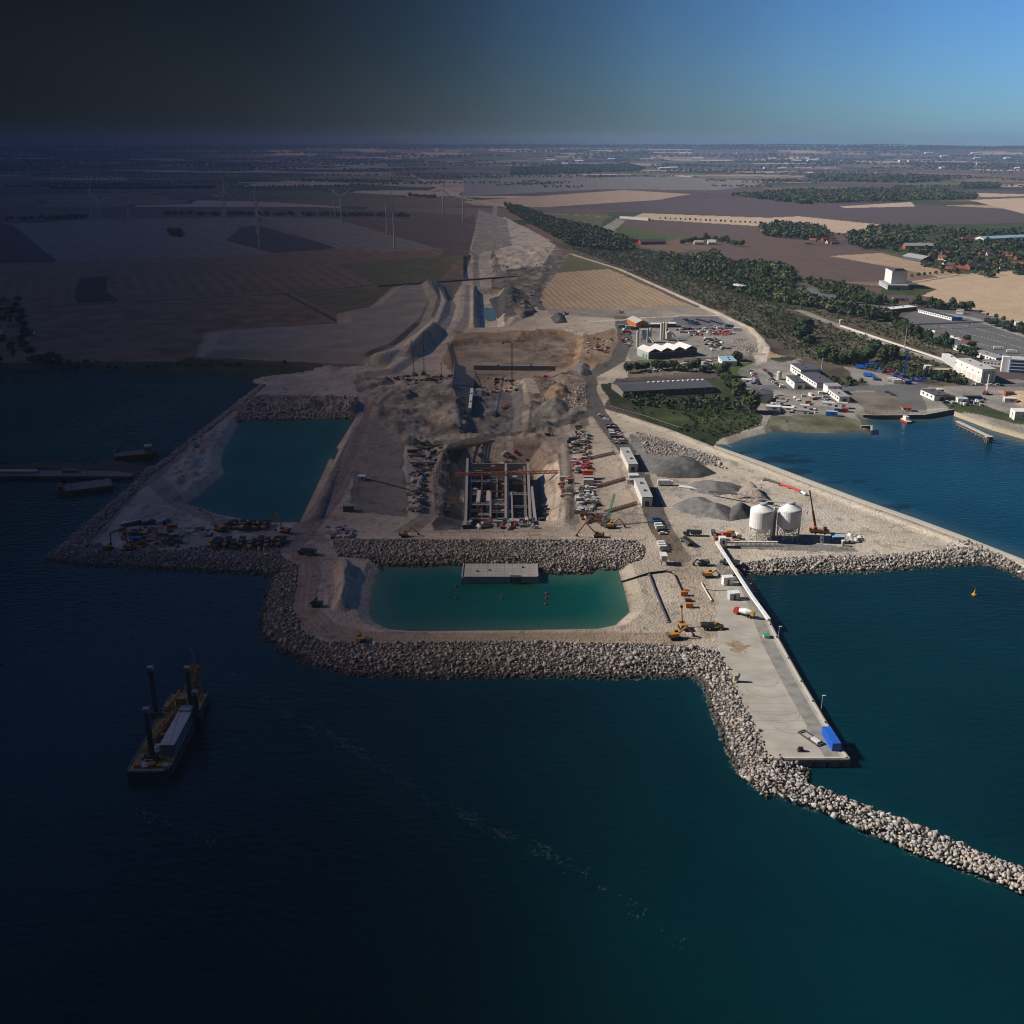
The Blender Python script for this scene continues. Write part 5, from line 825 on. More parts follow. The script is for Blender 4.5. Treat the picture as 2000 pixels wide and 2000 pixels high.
# trucks
for u, v, hd, col, lb in [(1690, 713, -20, 'blue', 'blue truck at the far left of the crane yard'), (1682, 720, -25, 'blue', 'blue truck with white front in the crane yard'), (1700, 718, -15, 'blue', 'blue truck in the middle of the crane yard'), (1708, 716, 5, 'blue', 'blue truck parked under the yard trees'), (1697, 736, -35, 'blue', 'blue truck crossing the crane yard'), (1708, 741, 70, 'blue', 'blue truck nearest the road'), (1744, 745, -20, 'white', 'long white truck on the crane yard'), (1755, 749, -10, 'white', 'white truck behind the blue crane base'),
                           (1976, 690, -15, 'white', 'white lorry in the terminal lot'), (1950, 683, -15, 'white', 'white lorry behind the terminal'), (1230, 642, 0, 'white', 'white truck left of the factory tanks'), (1215, 640, 0, 'lblue', 'grey truck on the haul road verge'), (1240, 645, 0, 'dblue', 'dark blue truck below the hangar'), (1225, 652, 0, 'red', 'red truck below the hangar'), (1440, 646, -10, 'white', 'white truck at the yard corner'), (1425, 640, -10, 'dblue', 'dark truck at the top of the yard'), (1300, 948, 0, 'white', 'white truck parked right of the hall shadow')]:
    x, y, z = at(u, v); TRUCK((x, y, z + .05), R(hd), lb, 'trucks', paint=col)
for i in range(7): u = 1 and 448 + i * 12; x, y, z = at(u, 1030); DUMP((x, y, z + .1), R(random.uniform(-125, -70)), 'yellow articulated dump truck in the rear row by the basin', 'dump trucks in the rear row', paint='yellow')
for i in range(10): x, y, z = at(415 + i * 15 + random.uniform(-4, 4), 1066 + random.uniform(-4, 3)); DUMP((x, y, z + .1), R(random.uniform(-110, -70)), 'yellow dump truck in the front row behind the rocks', 'dump trucks in the front row', paint=['yellow', 'rust', 'orange', 'dgrey', 'yellow'][i % 5])
for u, v, hd, col, lb in [(1390, 1229, 0, 'yellow', 'dark bedded dump truck being loaded by the excavators'), (1341, 1062, 110, 'dgrey', 'long dark dump truck on the upper haul road'), (1352, 1046, 175, 'dgrey', 'dark dump truck turning at the stockpiles'), (1425, 1104, 160, 'dgrey', 'dark dump truck at the quay head'), (600, 1083, 170, 'dgrey', 'dark dump truck on the western causeway'), (875, 1000, 90, 'yellow', 'yellow dump truck in the pit approach')]:
    x, y, z = at(u, v); DUMP((x, y, z + .1), R(hd), lb, 'dump trucks at work', paint=col)
# concrete mixers
for u, v, hd, lb in [(1452, 1204, 140, 'white mixer truck with red cab and yellow tail on the pier')]:
    x, y, z = at(u, v); t = thing('mixer_truck', lb, 'mixer truck', (x, y, z + .3), R(hd)); obj('cab', MB().prism([(2.6, .6), (4.8, .6), (4.8, 2.2), (4.5, 3.1), (2.6, 3.1)], -1.2, 1.2), 'red', t); d_ = obj('drum', MB().cyl((2.2, 0, 2.1), (-1.5, 0, 2.7), 1.0, 1.5, 14).cyl((-1.5, 0, 2.7), (-4, 0, 3.3), 1.5, .6, 14), 'white', t); obj('chassis', MB().box(-.3, 0, .8, 9.4, 1.2, .4), 'black', t); obj('hopper', MB().box(-4.6, 0, 2.6, 1.4, 1.6, 2.0), 'yellow', t); wheels(t, [(3.6, 1.05), (3.6, -1.05), (-2.2, 1.05), (-2.2, -1.05), (-3.6, 1.05), (-3.6, -1.05)], .5)
# ------------------------------------------------------------------ excavators and cranes (+X is forward)
def excavator(u, v, hd, pts, label, col='yellow', s=1.0, th=.6, dark=False):
    x, y, z = at(u, v); t = thing('excavator', label, 'excavator', (x, y, z + .03), R(hd), 'excavators'); t.scale = (s, s, s)
    for q in (-1, 1): o = obj('track', MB().prism([(-2.4, .35), (-2.0, 0), (2.0, 0), (2.4, .35), (2.4, .7), (2.0, 1.0), (-2.0, 1.0), (-2.4, .7)], q * 1.35 - .35, q * 1.35 + .35), 'black', t)
    obj('house', MB().box(-.7, 0, 1.95, 4.2, 2.9, 1.5), col, t); obj('counterweight', MB().prism([(-3.5, 1.3), (-2.7, 1.2), (-2.7, 2.8), (-3.4, 2.6)], -1.45, 1.45), 'dgrey', t); cb = obj('cab', MB().box(.7, .95, 2.6, 1.7, 1.0, 1.9), col, t); obj('window', MB().box(.8, .97, 2.9, 1.72, 1.06, .9), 'glass', cb)
    names = ['boom', 'stick', 'bucket']; P = [(1.0, 1.9)] + list(pts)
    for k in range(len(P) - 1):
        nm = 'boom' if k < len(P) - 2 else 'stick'; obj(nm, MB().bar((P[k][0], 0, P[k][1]), (P[k + 1][0], 0, P[k + 1][1]), th * .8, th), col, t)
    bx, bz = P[-1]; obj('bucket', MB().prism([(bx - .7, bz), (bx + .3, bz + .1), (bx + .5, bz - .8), (bx - .4, bz - 1.1), (bx - .9, bz - .6)], -.6, .6), 'dgrey', t); return t
excavator(1168, 1049, 178, [(7, 8.5), (12, 1.4)], 'dark yellow long reach excavator working over the pond rocks', s=1.0); excavator(1193, 1031, 8, [(4.5, 5.5), (8.2, 1.2)], 'yellow excavator with its arm to the right above the slope'); excavator(1333, 1227, 95, [(3, 7), (4.2, 9.5)], 'yellow excavator with raised arm beside the dump truck', 'yellow'); excavator(1318, 1247, 15, [(5, 4.6), (8.6, 1.0)], 'larger yellow excavator at the end of the sea wall road', 'yellow', 1.05)
excavator(1384, 1127, 5, [(3.4, 3.6), (5.6, 1.3)], 'small yellow excavator at the quay head'); excavator(1372, 1104, 185, [(3, 3.6), (5, 1.3)], 'dark excavator left of the quay head truck', 'dgrey'); excavator(706, 1253, 110, [(3.5, 4), (5, 1.6)], 'yellow excavator on the south west corner road', 'yellow'); excavator(618, 1184, 178, [(-1, 5), (3, 2)], 'dark excavator with its long arm laid over the spoil', 'dgrey', .9)
excavator(556, 1040, 158, [(4.5, 11.5), (6.2, 1.0)], 'yellow excavator with a tall bent arm by the basin'); excavator(428, 1037, 148, [(6, 8), (12.5, 9.5)], 'yellow excavator stretching its arm over the stores', 'yellow', 1.1); excavator(332, 1052, 165, [(8, 3.5), (15, 5.5)], 'yellow excavator in the middle of the western yard', 'yellow', 1.0); excavator(214, 1074, 15, [(1.5, 9.5), (9, 12), (9.6, 1.0)], 'orange excavator with high bent arm at the western tip', 'orange', 1.0, .75); excavator(255, 1074, -20, [(9, 6.5), (24, -1)], 'orange excavator with a very long arm lying towards the rocks', 'orange', 1.0, .8)
excavator(1106, 615, 175, [(3.5, 5), (5.5, 1)], 'excavator loading on the road below the striped field', 'yellow'); excavator(1213, 612, 160, [(3, 4), (5, 1)], 'red excavator left of the orange hangar', 'orange'); excavator(862, 738, 90, [(1.5, 12), (2.2, 13)], 'piling rig with upright boom at the pit corner', 'orange'); excavator(845, 742, 20, [(4, 4), (7, 1)], 'yellow excavator by the pit corner', 'yellow'); excavator(776, 742, 10, [(4, 3), (6, 1)], 'red orange excavator on the shore track', 'red'); excavator(986, 797, 60, [(4, 5), (6, 1)], 'orange excavator in the upper pit', 'orange')
excavator(1070, 850, 20, [(3, 4), (5, 1)], 'excavator on the slope above the main pit', 'yellow', .8); excavator(790, 1048, 20, [(5, 5.5), (9, 1.0)], 'yellow excavator left of the main pit edge', 'yellow', .9)
def crane(u, v, hd, reach, height, label, col='yellow', bc=None, w_=.9, base='track', hook=True, s=1.0, solid=False, t_=.16):
    x, y, z = at(u, v); t = thing('crane', label, 'crane', (x, y, z + .03), R(hd), 'cranes')
    if base == 'track':
        for q in (-1, 1): obj('track', MB().prism([(-3, .4), (-2.5, 0), (2.5, 0), (3, .4), (3, .8), (2.5, 1.2), (-2.5, 1.2), (-3, .8)], q * 1.9 - .45, q * 1.9 + .45), 'black', t)
        obj('house', MB().box(-1, 0, 2.3, 5.4, 3, 1.8), col, t); obj('counterweight', MB().box(-3.9, 0, 2.2, 1.0, 3.2, 2.0), 'dgrey', t)
    else:
        obj('carrier', MB().box(-1, 0, 1.2, 11, 2.6, .9), col, t); obj('counterweight', MB().box(-4.2, 0, 2.5, 1.8, 2.7, 1.5), 'dgrey', t); obj('cab', MB().box(3.9, 0, 2.1, 1.6, 2.5, 1.4), col, t); wheels(t, [(q, r_) for q in (-4.6, -2.8, 1.6, 3.4) for r_ in (-1.15, 1.15)], .6, .45)
        for q in (-1, 1): obj('outrigger', MB().bar((-3, 0, .7), (-3, q * 3.4, .5), .3).bar((2, 0, .7), (2, q * 3.4, .5), .3), 'dgrey', t)
    ob = obj('operator_cab', MB().box(1.2, 1.2, 2.9, 1.7, 1.1, 1.7), col, t); obj('window', MB().box(1.3, 1.22, 3.1, 1.74, 1.14, .8), 'glass', ob); a = Vector((1.2, 0, 2.8)); b = Vector((reach, 0, height))
    if solid: m = MB(); c1 = a.lerp(b, .45); m.bar(a, c1, w_ * 1.1, w_ * 1.25); obj('boom', m, bc or col, t); obj('boom_tip', MB().bar(c1, b, w_ * .6, w_ * .7), 'dgrey' if not bc else bc, t)
    else: obj('boom', MB().truss(a, b, w_, t_), bc or col, t)
    if hook: hz_ = max(height * .45, 3); obj('hook', MB().bar((reach, 0, height), (reach, 0, hz_), .07).box(reach, 0, hz_, .5, .5, .8), 'dgrey', t)
    return t
crane(1596, 1040, 172, 6.5, 25, 'orange mobile crane raised beside the silos', 'orange', None, 1.0, 'wheels', True, 1, True); crane(1184, 1026, 60, 10, 16, 'green lattice crane above the excavators', 'dgrey', 'green'); crane(969, 812, 62, 14, 32, 'blue crawler crane with long boom in the upper pit', 'dblue', 'dblue', .9, t_=.14); crane(947, 770, 130, 14, 20, 'dark blue crane by the upper pit wall', 'dblue', 'dblue', .9, t_=.14)
crane(1768, 735, 80, 3, 24, 'blue lattice crane standing in the crane yard', 'blue', 'blue', 1.0, 'wheels', False, t_=.16); crane(1790, 745, -5, 24, 3.5, 'blue crane with its boom laid down in the yard', 'blue', 'blue', 1.1, 'wheels', False, t_=.18); crane(1775, 750, 5, 18, 2.6, 'blue crane jib lying beside the road', 'blue', 'blue', 1.1, 'track', False, t_=.18); crane(1735, 728, -5, 14, 3.6, 'red and blue crane parked under the trees', 'red', 'dblue', 1.0, 'wheels', False, t_=.16); crane(810, 735, 110, 9, 33, 'slim crane on the spoil bank, left one', 'dgrey', 'rust', .7, t_=.12); crane(828, 732, 88, 5, 40, 'slim crane on the spoil bank, right one', 'dgrey', 'rust', .7, t_=.12); crane(1925, 770, 60, 4, 17, 'white boomed harbour crane with red body', 'red', 'white', 1.2, 'track', False, 1, True)
x, y, z = at(1000, 752); t = thing('tower_crane', 'thin red tower crane above the ochre excavation', 'tower crane', (x, y, z)); obj('mast', MB().truss((0, 0, 0), (0, 0, 40), 1.6, .3, 20), 'rust', t); obj('jib', MB().truss((-9, 0, 41), (12, 3, 41), 1.3, .25, 12), 'rust', t); obj('cab', MB().box(1.2, 0, 39.5, 1.6, 1.6, 2), 'white', t); obj('counterweight', MB().box(-8.5, 0, 40, 2, 1.6, 2.4), 'grey', t)

# ------------------------------------------------------------------ the jack-up barge
bx0, by0 = -128.5 * H / H, 0
a = px(249.7, 1524, 0); b = px(331, 1524, 0); Wb = b[0] - a[0]; t = thing('jack_up_barge', 'yellow and white jack-up barge standing on four dark legs', 'barge', (a[0], a[1], 0), R(1)); Lb = 54.
obj('hull', MB().flat([(0, 0), (Wb * .86, 0), (Wb * 1.0, 4.5), (Wb * 1.0, Lb), (0, Lb)], -1, 3.2), mat('m_hull', (.05, .055, .07), .6, 0, .4, .4), t); obj('deck', MB().flat([(.4, .4), (Wb * .85, .5), (Wb * .97, 4.8), (Wb * .97, Lb - .4), (.4, Lb - .4)], 3.1, 3.35), mat('m_bdeck', (.36, .29, .08), .8, 0, .4, .5), t); [obj('rail', MB().bar((.3, 1, 4.3), (.3, 53, 4.3), .12).bar((Wb * .99, 5, 4.3), (Wb * .99, 53, 4.3), .12), 'offwhite', t), obj('cable', MB().bar((Wb * .5, 36, 26), (Wb * .7, 50, 18), .12).bar((Wb * .8, 50, 18), (Wb * .9, 8, 9), .1), 'black', t)]; obj('bulwark', MB().bar((.2, .2, 3.6), (Wb * .86, .2, 3.6), .25, .9).bar((Wb * .86, .2, 3.6), (Wb * .99, 4.6, 3.6), .25, .9), 'white', t)
hs = obj('deckhouse', MB().box(Wb * .80, 23, 5.6, 4.8, 27, 4.6), mat('m_dhouse', (.34, .35, .37), .7, 0, .2, .4), t); obj('house_roof', MB().box(Wb * .80, 23, 8.05, 5.1, 27.4, .3), mat('m_broof', (.62, .61, .58), .7, 0, .12, .5), t); obj('side_cladding', MB().box(Wb * .80 + 2.45, 23, 5.6, .1, 26, 4.2), mat('m_bclad', (.10, .17, .27), .6), t)
for k in range(5): obj('window', MB().box(Wb * .80 - 2.45, 12 + k * 5, 6.2, .1, 1.6, 1.1), 'glass', hs)
obj('helideck', MB().box(Wb * .80, 34, 8.6, 4.5, 4, .3), 'lgrey', t)
LG = [(px(u_, v_, 3.4)[0] - a[0], px(u_, v_, 3.4)[1] - a[1], h_) for u_, v_, h_ in ((299, 1484, 23), (309, 1397, 23), (379, 1398, 23), (389, 1404, 14))]
for (lx, ly, zt) in LG:
    lg = obj('leg', MB().cyl((lx, ly, -4), (lx, ly, zt), .95, n=12), mat('m_leg', (.035, .045, .08), .5), t); obj('leg_cap', MB().box(lx, ly, zt + .6, 2.1, 2.1, 1.5), 'grey', lg); obj('jack_house', MB().box(lx, ly, 4.4, 3.4, 3.4, 2.2), 'dgrey', lg)
obj('crane_base', MB().cyl((Wb * .6, 40, 3.2), (Wb * .6, 40, 8), 1.6).box(Wb * .6, 40, 9.2, 4, 4.6, 2.6), 'yellow', t); obj('crane_boom', MB().truss((Wb * .62, 42, 9), (Wb * .8, 52, 17), 1.6, .3), 'yellow', t); obj('drill_tower', MB().truss((Wb * .75, 50, 3), (Wb * .8, 50, 18), 3.2, .4, 7), 'yellow', t); obj('mast', MB().bar((Wb * .8, 50, 18), (Wb * .72, 51, 25), .35), 'lgrey', t)
obj('gantry_boom', MB().truss((2, 12, 4), (Wb * .5, 40, 6.5), 1.4, .3), 'yellow', t); obj('small_crane', MB().bar((4, 36, 3.2), (4.5, 36, 8), .8).bar((4.5, 36, 8), (7.5, 42, 12), .6), 'orange', t); obj('winch', MB().cyl((4, 30, 4.4), (7, 30, 4.4), 1.3), 'orange', t); obj('winch', MB().cyl((5, 22, 4.2), (8, 22, 4.2), 1.0), 'yellow', t)
for k in range(34): s_ = random.uniform(.9, 2.8); obj('deck_locker', MB().box(random.uniform(1.8, Wb * .5), random.uniform(2.5, 51), 3.3 + s_ * .3, s_, s_ * random.uniform(.7, 1.6), s_ * .6), random.choice(['tan', 'offwhite', 'yellow', 'dgrey', 'grey', 'orange']), t)
for k in range(5): s_ = random.uniform(1.2, 2.4); obj('deck_locker', MB().box(Wb * (.2 + .17 * k), random.uniform(2, 4.2), 3.3 + s_ * .3, s_, s_, s_ * .7), random.choice(['tan', 'yellow', 'dgrey', 'orange']), t)
# boats and the western jetty
def hullboat(name, label, u, v, hd, L, wd, h, col, deckc, cat='boat'):
    a = px(u, v, 0); t = thing(name, label, cat, (*a, 0), R(hd)); obj('hull', MB().flat([(-L / 2, -wd / 2), (L * .3, -wd / 2), (L * .46, -wd * .25), (L / 2, 0), (L * .46, wd * .25), (L * .3, wd / 2), (-L / 2, wd / 2)], -.6, h), col, t); obj('deck', MB().flat([(-L * .48, -wd * .44), (L * .28, -wd * .44), (L * .44, 0), (L * .28, wd * .44), (-L * .48, wd * .44)], h, h + .12), deckc, t); return t
t = hullboat('pilot_boat', 'small red and white pilot boat at the harbour quay', 1768, 823, 100, 13, 4.5, 1.4, 'red', 'white'); obj('wheelhouse', MB().box(-.5, 0, 3.0, 4.5, 3, 3.0), 'white', t); obj('mast', MB().bar((-.5, 0, 4.5), (-.5, 0, 7.5), .2), 'orange', t)
t = hullboat('barge', 'flat grey barge moored beside the western jetty', 165, 957, 205, 34, 17, 3.2, 'rust', 'sand2', 'barge'); obj('bow_gear', MB().box(14, 0, 4.4, 2.5, 9, 2), 'dgrey', t); obj('rail', MB().bar((8, -7, 4), (8, 7, 4), .4), 'black', t); [obj('bollard', MB().cyl((q, -7, 3.2), (q, -7, 4.6), .5), 'black', t) for q in (-12, -4, 4, 10)]
t = hullboat('hopper_barge', 'rusty work barge with gantry behind the western jetty', 268, 893, 20, 30, 12, 3.4, 'rust', 'wood', 'barge'); obj('bridge', MB().box(8, 0, 6.0, 5, 7, 4), 'tan', t); obj('gantry', MB().truss((-14, 4, 3), (-4, 4, 13), 1.4, .4).bar((-4, 4, 13), (4, 4, 4), .5), 'rust', t); obj('mast', MB().bar((13, 0, 3), (13, 0, 14), .4), 'rust', t)
t = thing('jetty', 'low concrete jetty running off to the left edge', 'jetty', (*px(160, 932, 0), 0), R(-1)); obj('deck', MB().box(-60, 0, 1.9, 190, 12, 1.6), 'sand2', t); obj('shed', MB().box(-45, 1, 3.4, 30, 5, 1.6), 'tan', t); obj('shed', MB().box(-8, 2, 3.7, 10, 3, 2), 'concreted', t); [obj('pile', MB().cyl((-150 + q * 14, -4, -2), (-150 + q * 14, -4, 1.6), .6), 'rust', t) for q in range(13)]; [obj('post', MB().bar((q, -2, 2), (q + 1.2, -2, 10), .5), 'tan', t) for q in (0, 5)]
# harbour quays, timber dolphin
def quay(label, pts, top, th=.8, col='concreted', z1=3.25):
    P = [px(u, v, 3) for u, v in pts]; o = Vector((*P[0], 0)); t = thing('quay_wall', label, 'quay wall', o); m = MB(); wallseg(m, P, -2, z1, th, o); obj('wall', m, col, t); m = MB(); wallseg(m, P, z1, z1 + .35, th + .4, o); obj('capping', m, top, t)
quay('dark sheet pile quay at the head of the harbour', [(1686, 811), (1712, 812), (1805, 811), (1864, 800)], 'concrete', .8, 'dgrey'); quay('pale concrete quay on the far right of the harbour', [(1865, 805), (1940, 833), (2000, 850), (2300, 932)], 'tan', 1.2, 'tan'); quay('dark stub quay at the end of the grass point', [(1682, 833), (1702, 832), (1702, 842)], 'concrete', 1, 'dgrey'); quay('low grey sea wall kerb along the harbour side of the dam', [(1395, 873), (1500, 910), (1560, 933), (1681, 979), (1797, 1020), (1888, 1054), (2000, 1098), (2200, 1165)], 'concrete', .6, 'concrete', 3.9)
t = thing('timber_dolphin', 'long timber fender jetty standing in the harbour', 'jetty', (*px(1868, 832, 0), 0)); e = px(1930, 862, 0); dx, dy = e[0] - px(1868, 832, 0)[0], e[1] - px(1868, 832, 0)[1]; obj('walkway', MB().bar((0, 0, 4), (dx, dy, 4), 3, .5), 'lgrey', t); obj('beam', MB().bar((0, -1.6, 2.8), (dx, dy - 1.6, 2.8), .4, .5).bar((0, -1.6, 1.4), (dx, dy - 1.6, 1.4), .4, .5), 'wood', t)
for k in range(9): f = k / 8; obj('pile', MB().cyl((dx * f, dy * f, -2), (dx * f, dy * f, 4.4), .45, n=8), 'wood', t)
t = thing('dolphin', 'square timber mooring dolphin right of the fender jetty', 'dolphin', (*px(1930, 865, 0), 0)); obj('platform', MB().box(0, 0, 4.8, 5, 4, .6), 'lgrey', t); [obj('pile', MB().cyl((q * 1.8, r_ * 1.4, -2), (q * 1.8, r_ * 1.4, 4.5), .5, n=8), 'wood', t) for q in (-1, 0, 1) for r_ in (-1, 1)]

# ------------------------------------------------------------------ heaps
def heap(label, pts, h, col, seed=1, nz=.35, ridge=None, base=None, cat='heap', name='gravel_heap', stp=1.6):
    P = W(pts); x0, y0 = P.min(0) - 2; x1, y1 = P.max(0) + 2; xa = np.arange(x0, x1, stp); ya = np.arange(y0, y1, stp); X, Y = np.meshgrid(xa, ya); x = X.ravel(); y = Y.ravel(); s = -sdist(x, y, P, 60.); mx = s.max()
    z = hfun(x, y); hh = np.clip(s / mx, 0, 1) ** .8 * h * (1 + nz * (fbm(x, y, 9, seed) * 2 - 1)) - .35 * (s < 0) ; kk = len(xa); I = np.arange(X.size).reshape(X.shape); q = np.stack([I[:-1, :-1].ravel(), I[:-1, 1:].ravel(), I[1:, 1:].ravel(), I[1:, :-1].ravel()], 1); q = q[(s[q] > -2.2).all(1)]
    o = npmesh(name, np.stack([x, y, z + hh], 1), q, mat('m_heap_' + col, S_.get(col, CL.get(col)), .95, 0, .3, .25, bump=.6, bscale=1.2, spec=.1)); return tag(o, label, cat, 'heaps on the site')
heap('dark grey crushed stone heap behind the haul road', [(1282, 930), (1290, 905), (1330, 892), (1365, 905), (1400, 925), (1370, 933), (1310, 934)], 9, 'graveld', 3, .5); heap('flat grey aggregate heap right of the white tarpaulin', [(1335, 952), (1355, 941), (1420, 942), (1450, 950), (1440, 962), (1400, 968), (1360, 962)], 5, 'gravel', 4); heap('long grey aggregate heap in front of the conveyors', [(1312, 988), (1340, 975), (1375, 972), (1400, 985), (1430, 992), (1425, 1018), (1390, 1012), (1330, 1000)], 5.5, 'gravel', 5); heap('pinkish sand heap behind the left silo', [(1445, 955), (1470, 950), (1495, 968), (1510, 985), (1480, 988), (1450, 975)], 7, 'pinkd', 6)
heap('grey heap of stone fines left of the left silo', [(1424, 1000), (1430, 990), (1464, 988), (1464, 1012), (1424, 1018)], 4.5, 'graveld', 7); heap('pale rubble heap above the upper pit', [(1065, 735), (1095, 722), (1140, 726), (1150, 745), (1100, 752)], 6, 'pinkd', 8, .7); heap('grey rubble heap beside the ochre excavation', [(1112, 728), (1128, 712), (1150, 716), (1156, 732), (1130, 738)], 5, 'gravel', 9, .7); heap('yellowish soil heap below the haul road bend', [(1060, 775), (1075, 755), (1105, 752), (1115, 775), (1085, 790)], 6, 'ochre', 10, .7); heap('dark soil heap beside the curved road', [(1075, 620), (1085, 612), (1102, 616), (1108, 630), (1085, 632)], 5, 'graveld', 11)
heap('small grey heap on the western shore track', [(740, 752), (748, 742), (764, 744), (768, 752)], 4, 'gravel', 12); heap('yellow sand stockpile at the right edge of the harbour', [(1955, 772), (1980, 764), (2050, 766), (2080, 785), (1995, 790)], 4, 'tanl', 13); heap('grey soil mound above the long pit', [(1055, 790), (1085, 782), (1112, 790), (1110, 812), (1060, 815)], 5, 'gravel', 14, .6); heap('brown soil ridge left of the upper pit', [(700, 772), (760, 765), (850, 768), (860, 778), (740, 790)], 5, 'sandd', 15, .8); heap('grey rubble mound on the western spoil ground', [(955, 575), (1000, 560), (1035, 580), (1030, 610), (970, 612)], 6, 'graveld', 16, .8); heap('dark earth mound right of the small turquoise pool', [(990, 600), (1030, 590), (1050, 610), (1020, 625)], 5, 'dirt', 17, .8)
t = sbox('tarpaulin', 'long white tarpaulin stack beside the aggregate heap', 'tarpaulin', 1352, 956, 17, 3.5, 1.2, R(-22), 'white', 'white')
gallery('conveyor', 'dark conveyor between the aggregate heaps', [(1384, 968), (1437, 980)], 2.5, 1.1, 'dgrey', 4, 5); gallery('conveyor', 'grey feed conveyor rising to the left silo', [(1432, 972), (1484, 990)], 2.5, 1.0, 'grey', 5, 12)

# ------------------------------------------------------------------ concrete works in the main pit
def cwall(p, q, th, z0, z1, label, col='concrete', name='concrete_wall'):
    a = px(*p, z1); b = px(*q, z1); a = Vector((*a, 0)); b = Vector((*b, 0)); d = b - a; L = d.length; t = thing(name, label, 'wall', (a.x, a.y, z0), math.atan2(d.y, d.x), 'concrete walls in the main pit'); obj('wall', MB().box(L / 2, 0, (z1 - z0) / 2, L, th, z1 - z0), col, t)
    for k in range(int(L // 12)): obj('buttress', MB().box(6 + k * 12, th / 2 + .35, (z1 - z0) * .4, .6, .7, (z1 - z0) * .8), 'concreted', t)
    return t
for i, (p, q, th, z1, col) in enumerate([((909, 1032), (913, 895), 1.6, 2.5, 'concrete'), ((917, 1030), (921, 900), 1.2, 0, 'concreted'), ((933, 980), (936, 957), 2.2, 1, 'offwhite'), ((940, 1028), (941, 925), 1.0, -2, 'rust'), ((953, 978), (954, 958), 2.2, 1, 'offwhite'), ((958, 1010), (958, 960), 1.0, 1.5, 'concrete'), ((970, 1014), (971, 925), .8, -3, 'concreted'), ((988, 1012), (988, 905), 1.6, 2, 'concrete'), ((993, 1012), (992, 925), 1.2, 1, 'lgrey'), ((1001, 1012), (999, 960), 1.0, 1.5, 'concrete'), ((1027, 1012), (1024, 910), 1.4, 1, 'concreted'), ((1036, 1018), (1031, 905), 1.6, 2.6, 'concrete'), ((1046, 1020), (1038, 950), 1.8, 2.2, 'lgrey'), ((919, 905), (1030, 905), .8, -3, 'concrete'), ((920, 937), (1030, 937), .8, -4, 'concreted'), ((958, 975), (1000, 975), 1.0, -1, 'offwhite'), ((912, 1012), (1040, 1012), 1.4, -1, 'concrete')]):
    cwall(p, q, th, -9.3, z1, ['westernmost long concrete wall of the main pit', 'low inner wall beside the westernmost one', 'short pale wall block left of centre', 'rusty formwork wall in the pit', 'second short pale wall block', 'thin concrete wall left of the dark chamber', 'low wall inside the dark chamber', 'central tall concrete wall', 'grey wall doubling the central one', 'thin wall right of the centre', 'low wall of the eastern chamber', 'easternmost long concrete wall', 'sloping grey wall at the eastern shadow', 'rear cross wall of the pit', 'middle cross wall of the pit', 'short cross wall with pale top', 'front cross wall before the clutter'][i], col)
STR = [(909, 958, 940, 1.6), (921, 988, 960, .5), (921, 988, 985, .5), (958, 1000, 930, 1.0), (1001, 1036, 945, 1.4), (993, 1036, 965, 1.2), (1001, 1036, 990, 1.0), (913, 940, 998, 1.2), (934, 958, 1005, .8), (958, 999, 1000, 1.1), (940, 990, 915, .6), (1000, 1034, 922, .6), (913, 936, 965, .6)]
for i, (u0, u1, v_, z_) in enumerate(STR):
    a = px(u0, v_, z_); b = px(u1, v_, z_); t = thing('strut_frame', f'{["steel", "rusty", "pale"][i % 3]} bracing frame spanning between the concrete walls of the main pit', 'bracing frame', (*a, z_ - 1), 0, 'bracing frames in the main pit'); d = b[0] - a[0]; cl_ = ['steel', 'rust', 'offwhite'][i % 3]
    obj('beam', MB().bar((0, 0, .6), (d, 0, .6), .5, .5).bar((0, 3, .6), (d, 3, .6), .5, .5), cl_, t); [obj('brace', MB().bar((d * k / 5, 0, .6), (d * (k + 1) / 5, 3, .6), .25), cl_, t) for k in range(5)]
for i in range(22):
    u_ = random.choice([926, 930, 946, 950, 963, 966, 980, 984, 1005, 1010, 1016, 1021]); v_ = random.uniform(905, 1005); x_, y_ = px(u_, v_, -3); hgt = random.uniform(4, 9); t = thing('scaffold_tower', 'grey scaffold tower standing on the floor of the main pit', 'scaffold', (x_, y_, -9.2), 0, 'scaffold towers in the main pit')
    m = MB(); [m.bar((q, r_, 0), (q, r_, hgt), .18) for q in (-1.3, 1.3) for r_ in (-1.3, 1.3)]; [m.bar((-1.3, -1.3, z_), (1.3, -1.3, z_ + 1.4), .14) for z_ in np.arange(0, hgt - 1.4, 1.5)]; obj('frame', m, 'lgrey', t); obj('platform', MB().box(0, 0, hgt, 3, 3, .25), random.choice(['wood', 'offwhite', 'yellow', 'lgrey']), t)
t = thing('footbridge', 'orange lattice footbridge across the whole main pit', 'footbridge', (*px(888, 927, 3), 0)); e = px(1090, 922, 3); s0 = px(888, 927, 3); obj('deck', MB().truss((0, 0, 3.2), (e[0] - s0[0], e[1] - s0[1], 3.2), 1.6, .3, 40), 'orange', t); [obj('leg', MB().bar(((e[0] - s0[0]) * f, 0, -9), ((e[0] - s0[0]) * f, 0, 3), .4), 'rust', t) for f in (.12, .5, .72)]
t = thing('footbridge', 'rusty footbridge on the north rim of the main pit', 'footbridge', (*px(868, 880, 3), 0)); e = px(965, 862, 3); s0 = px(868, 880, 3); obj('deck', MB().truss((0, 0, 3.4), (e[0] - s0[0], e[1] - s0[1], 3.4), 1.2, .3, 26), 'rust', t)
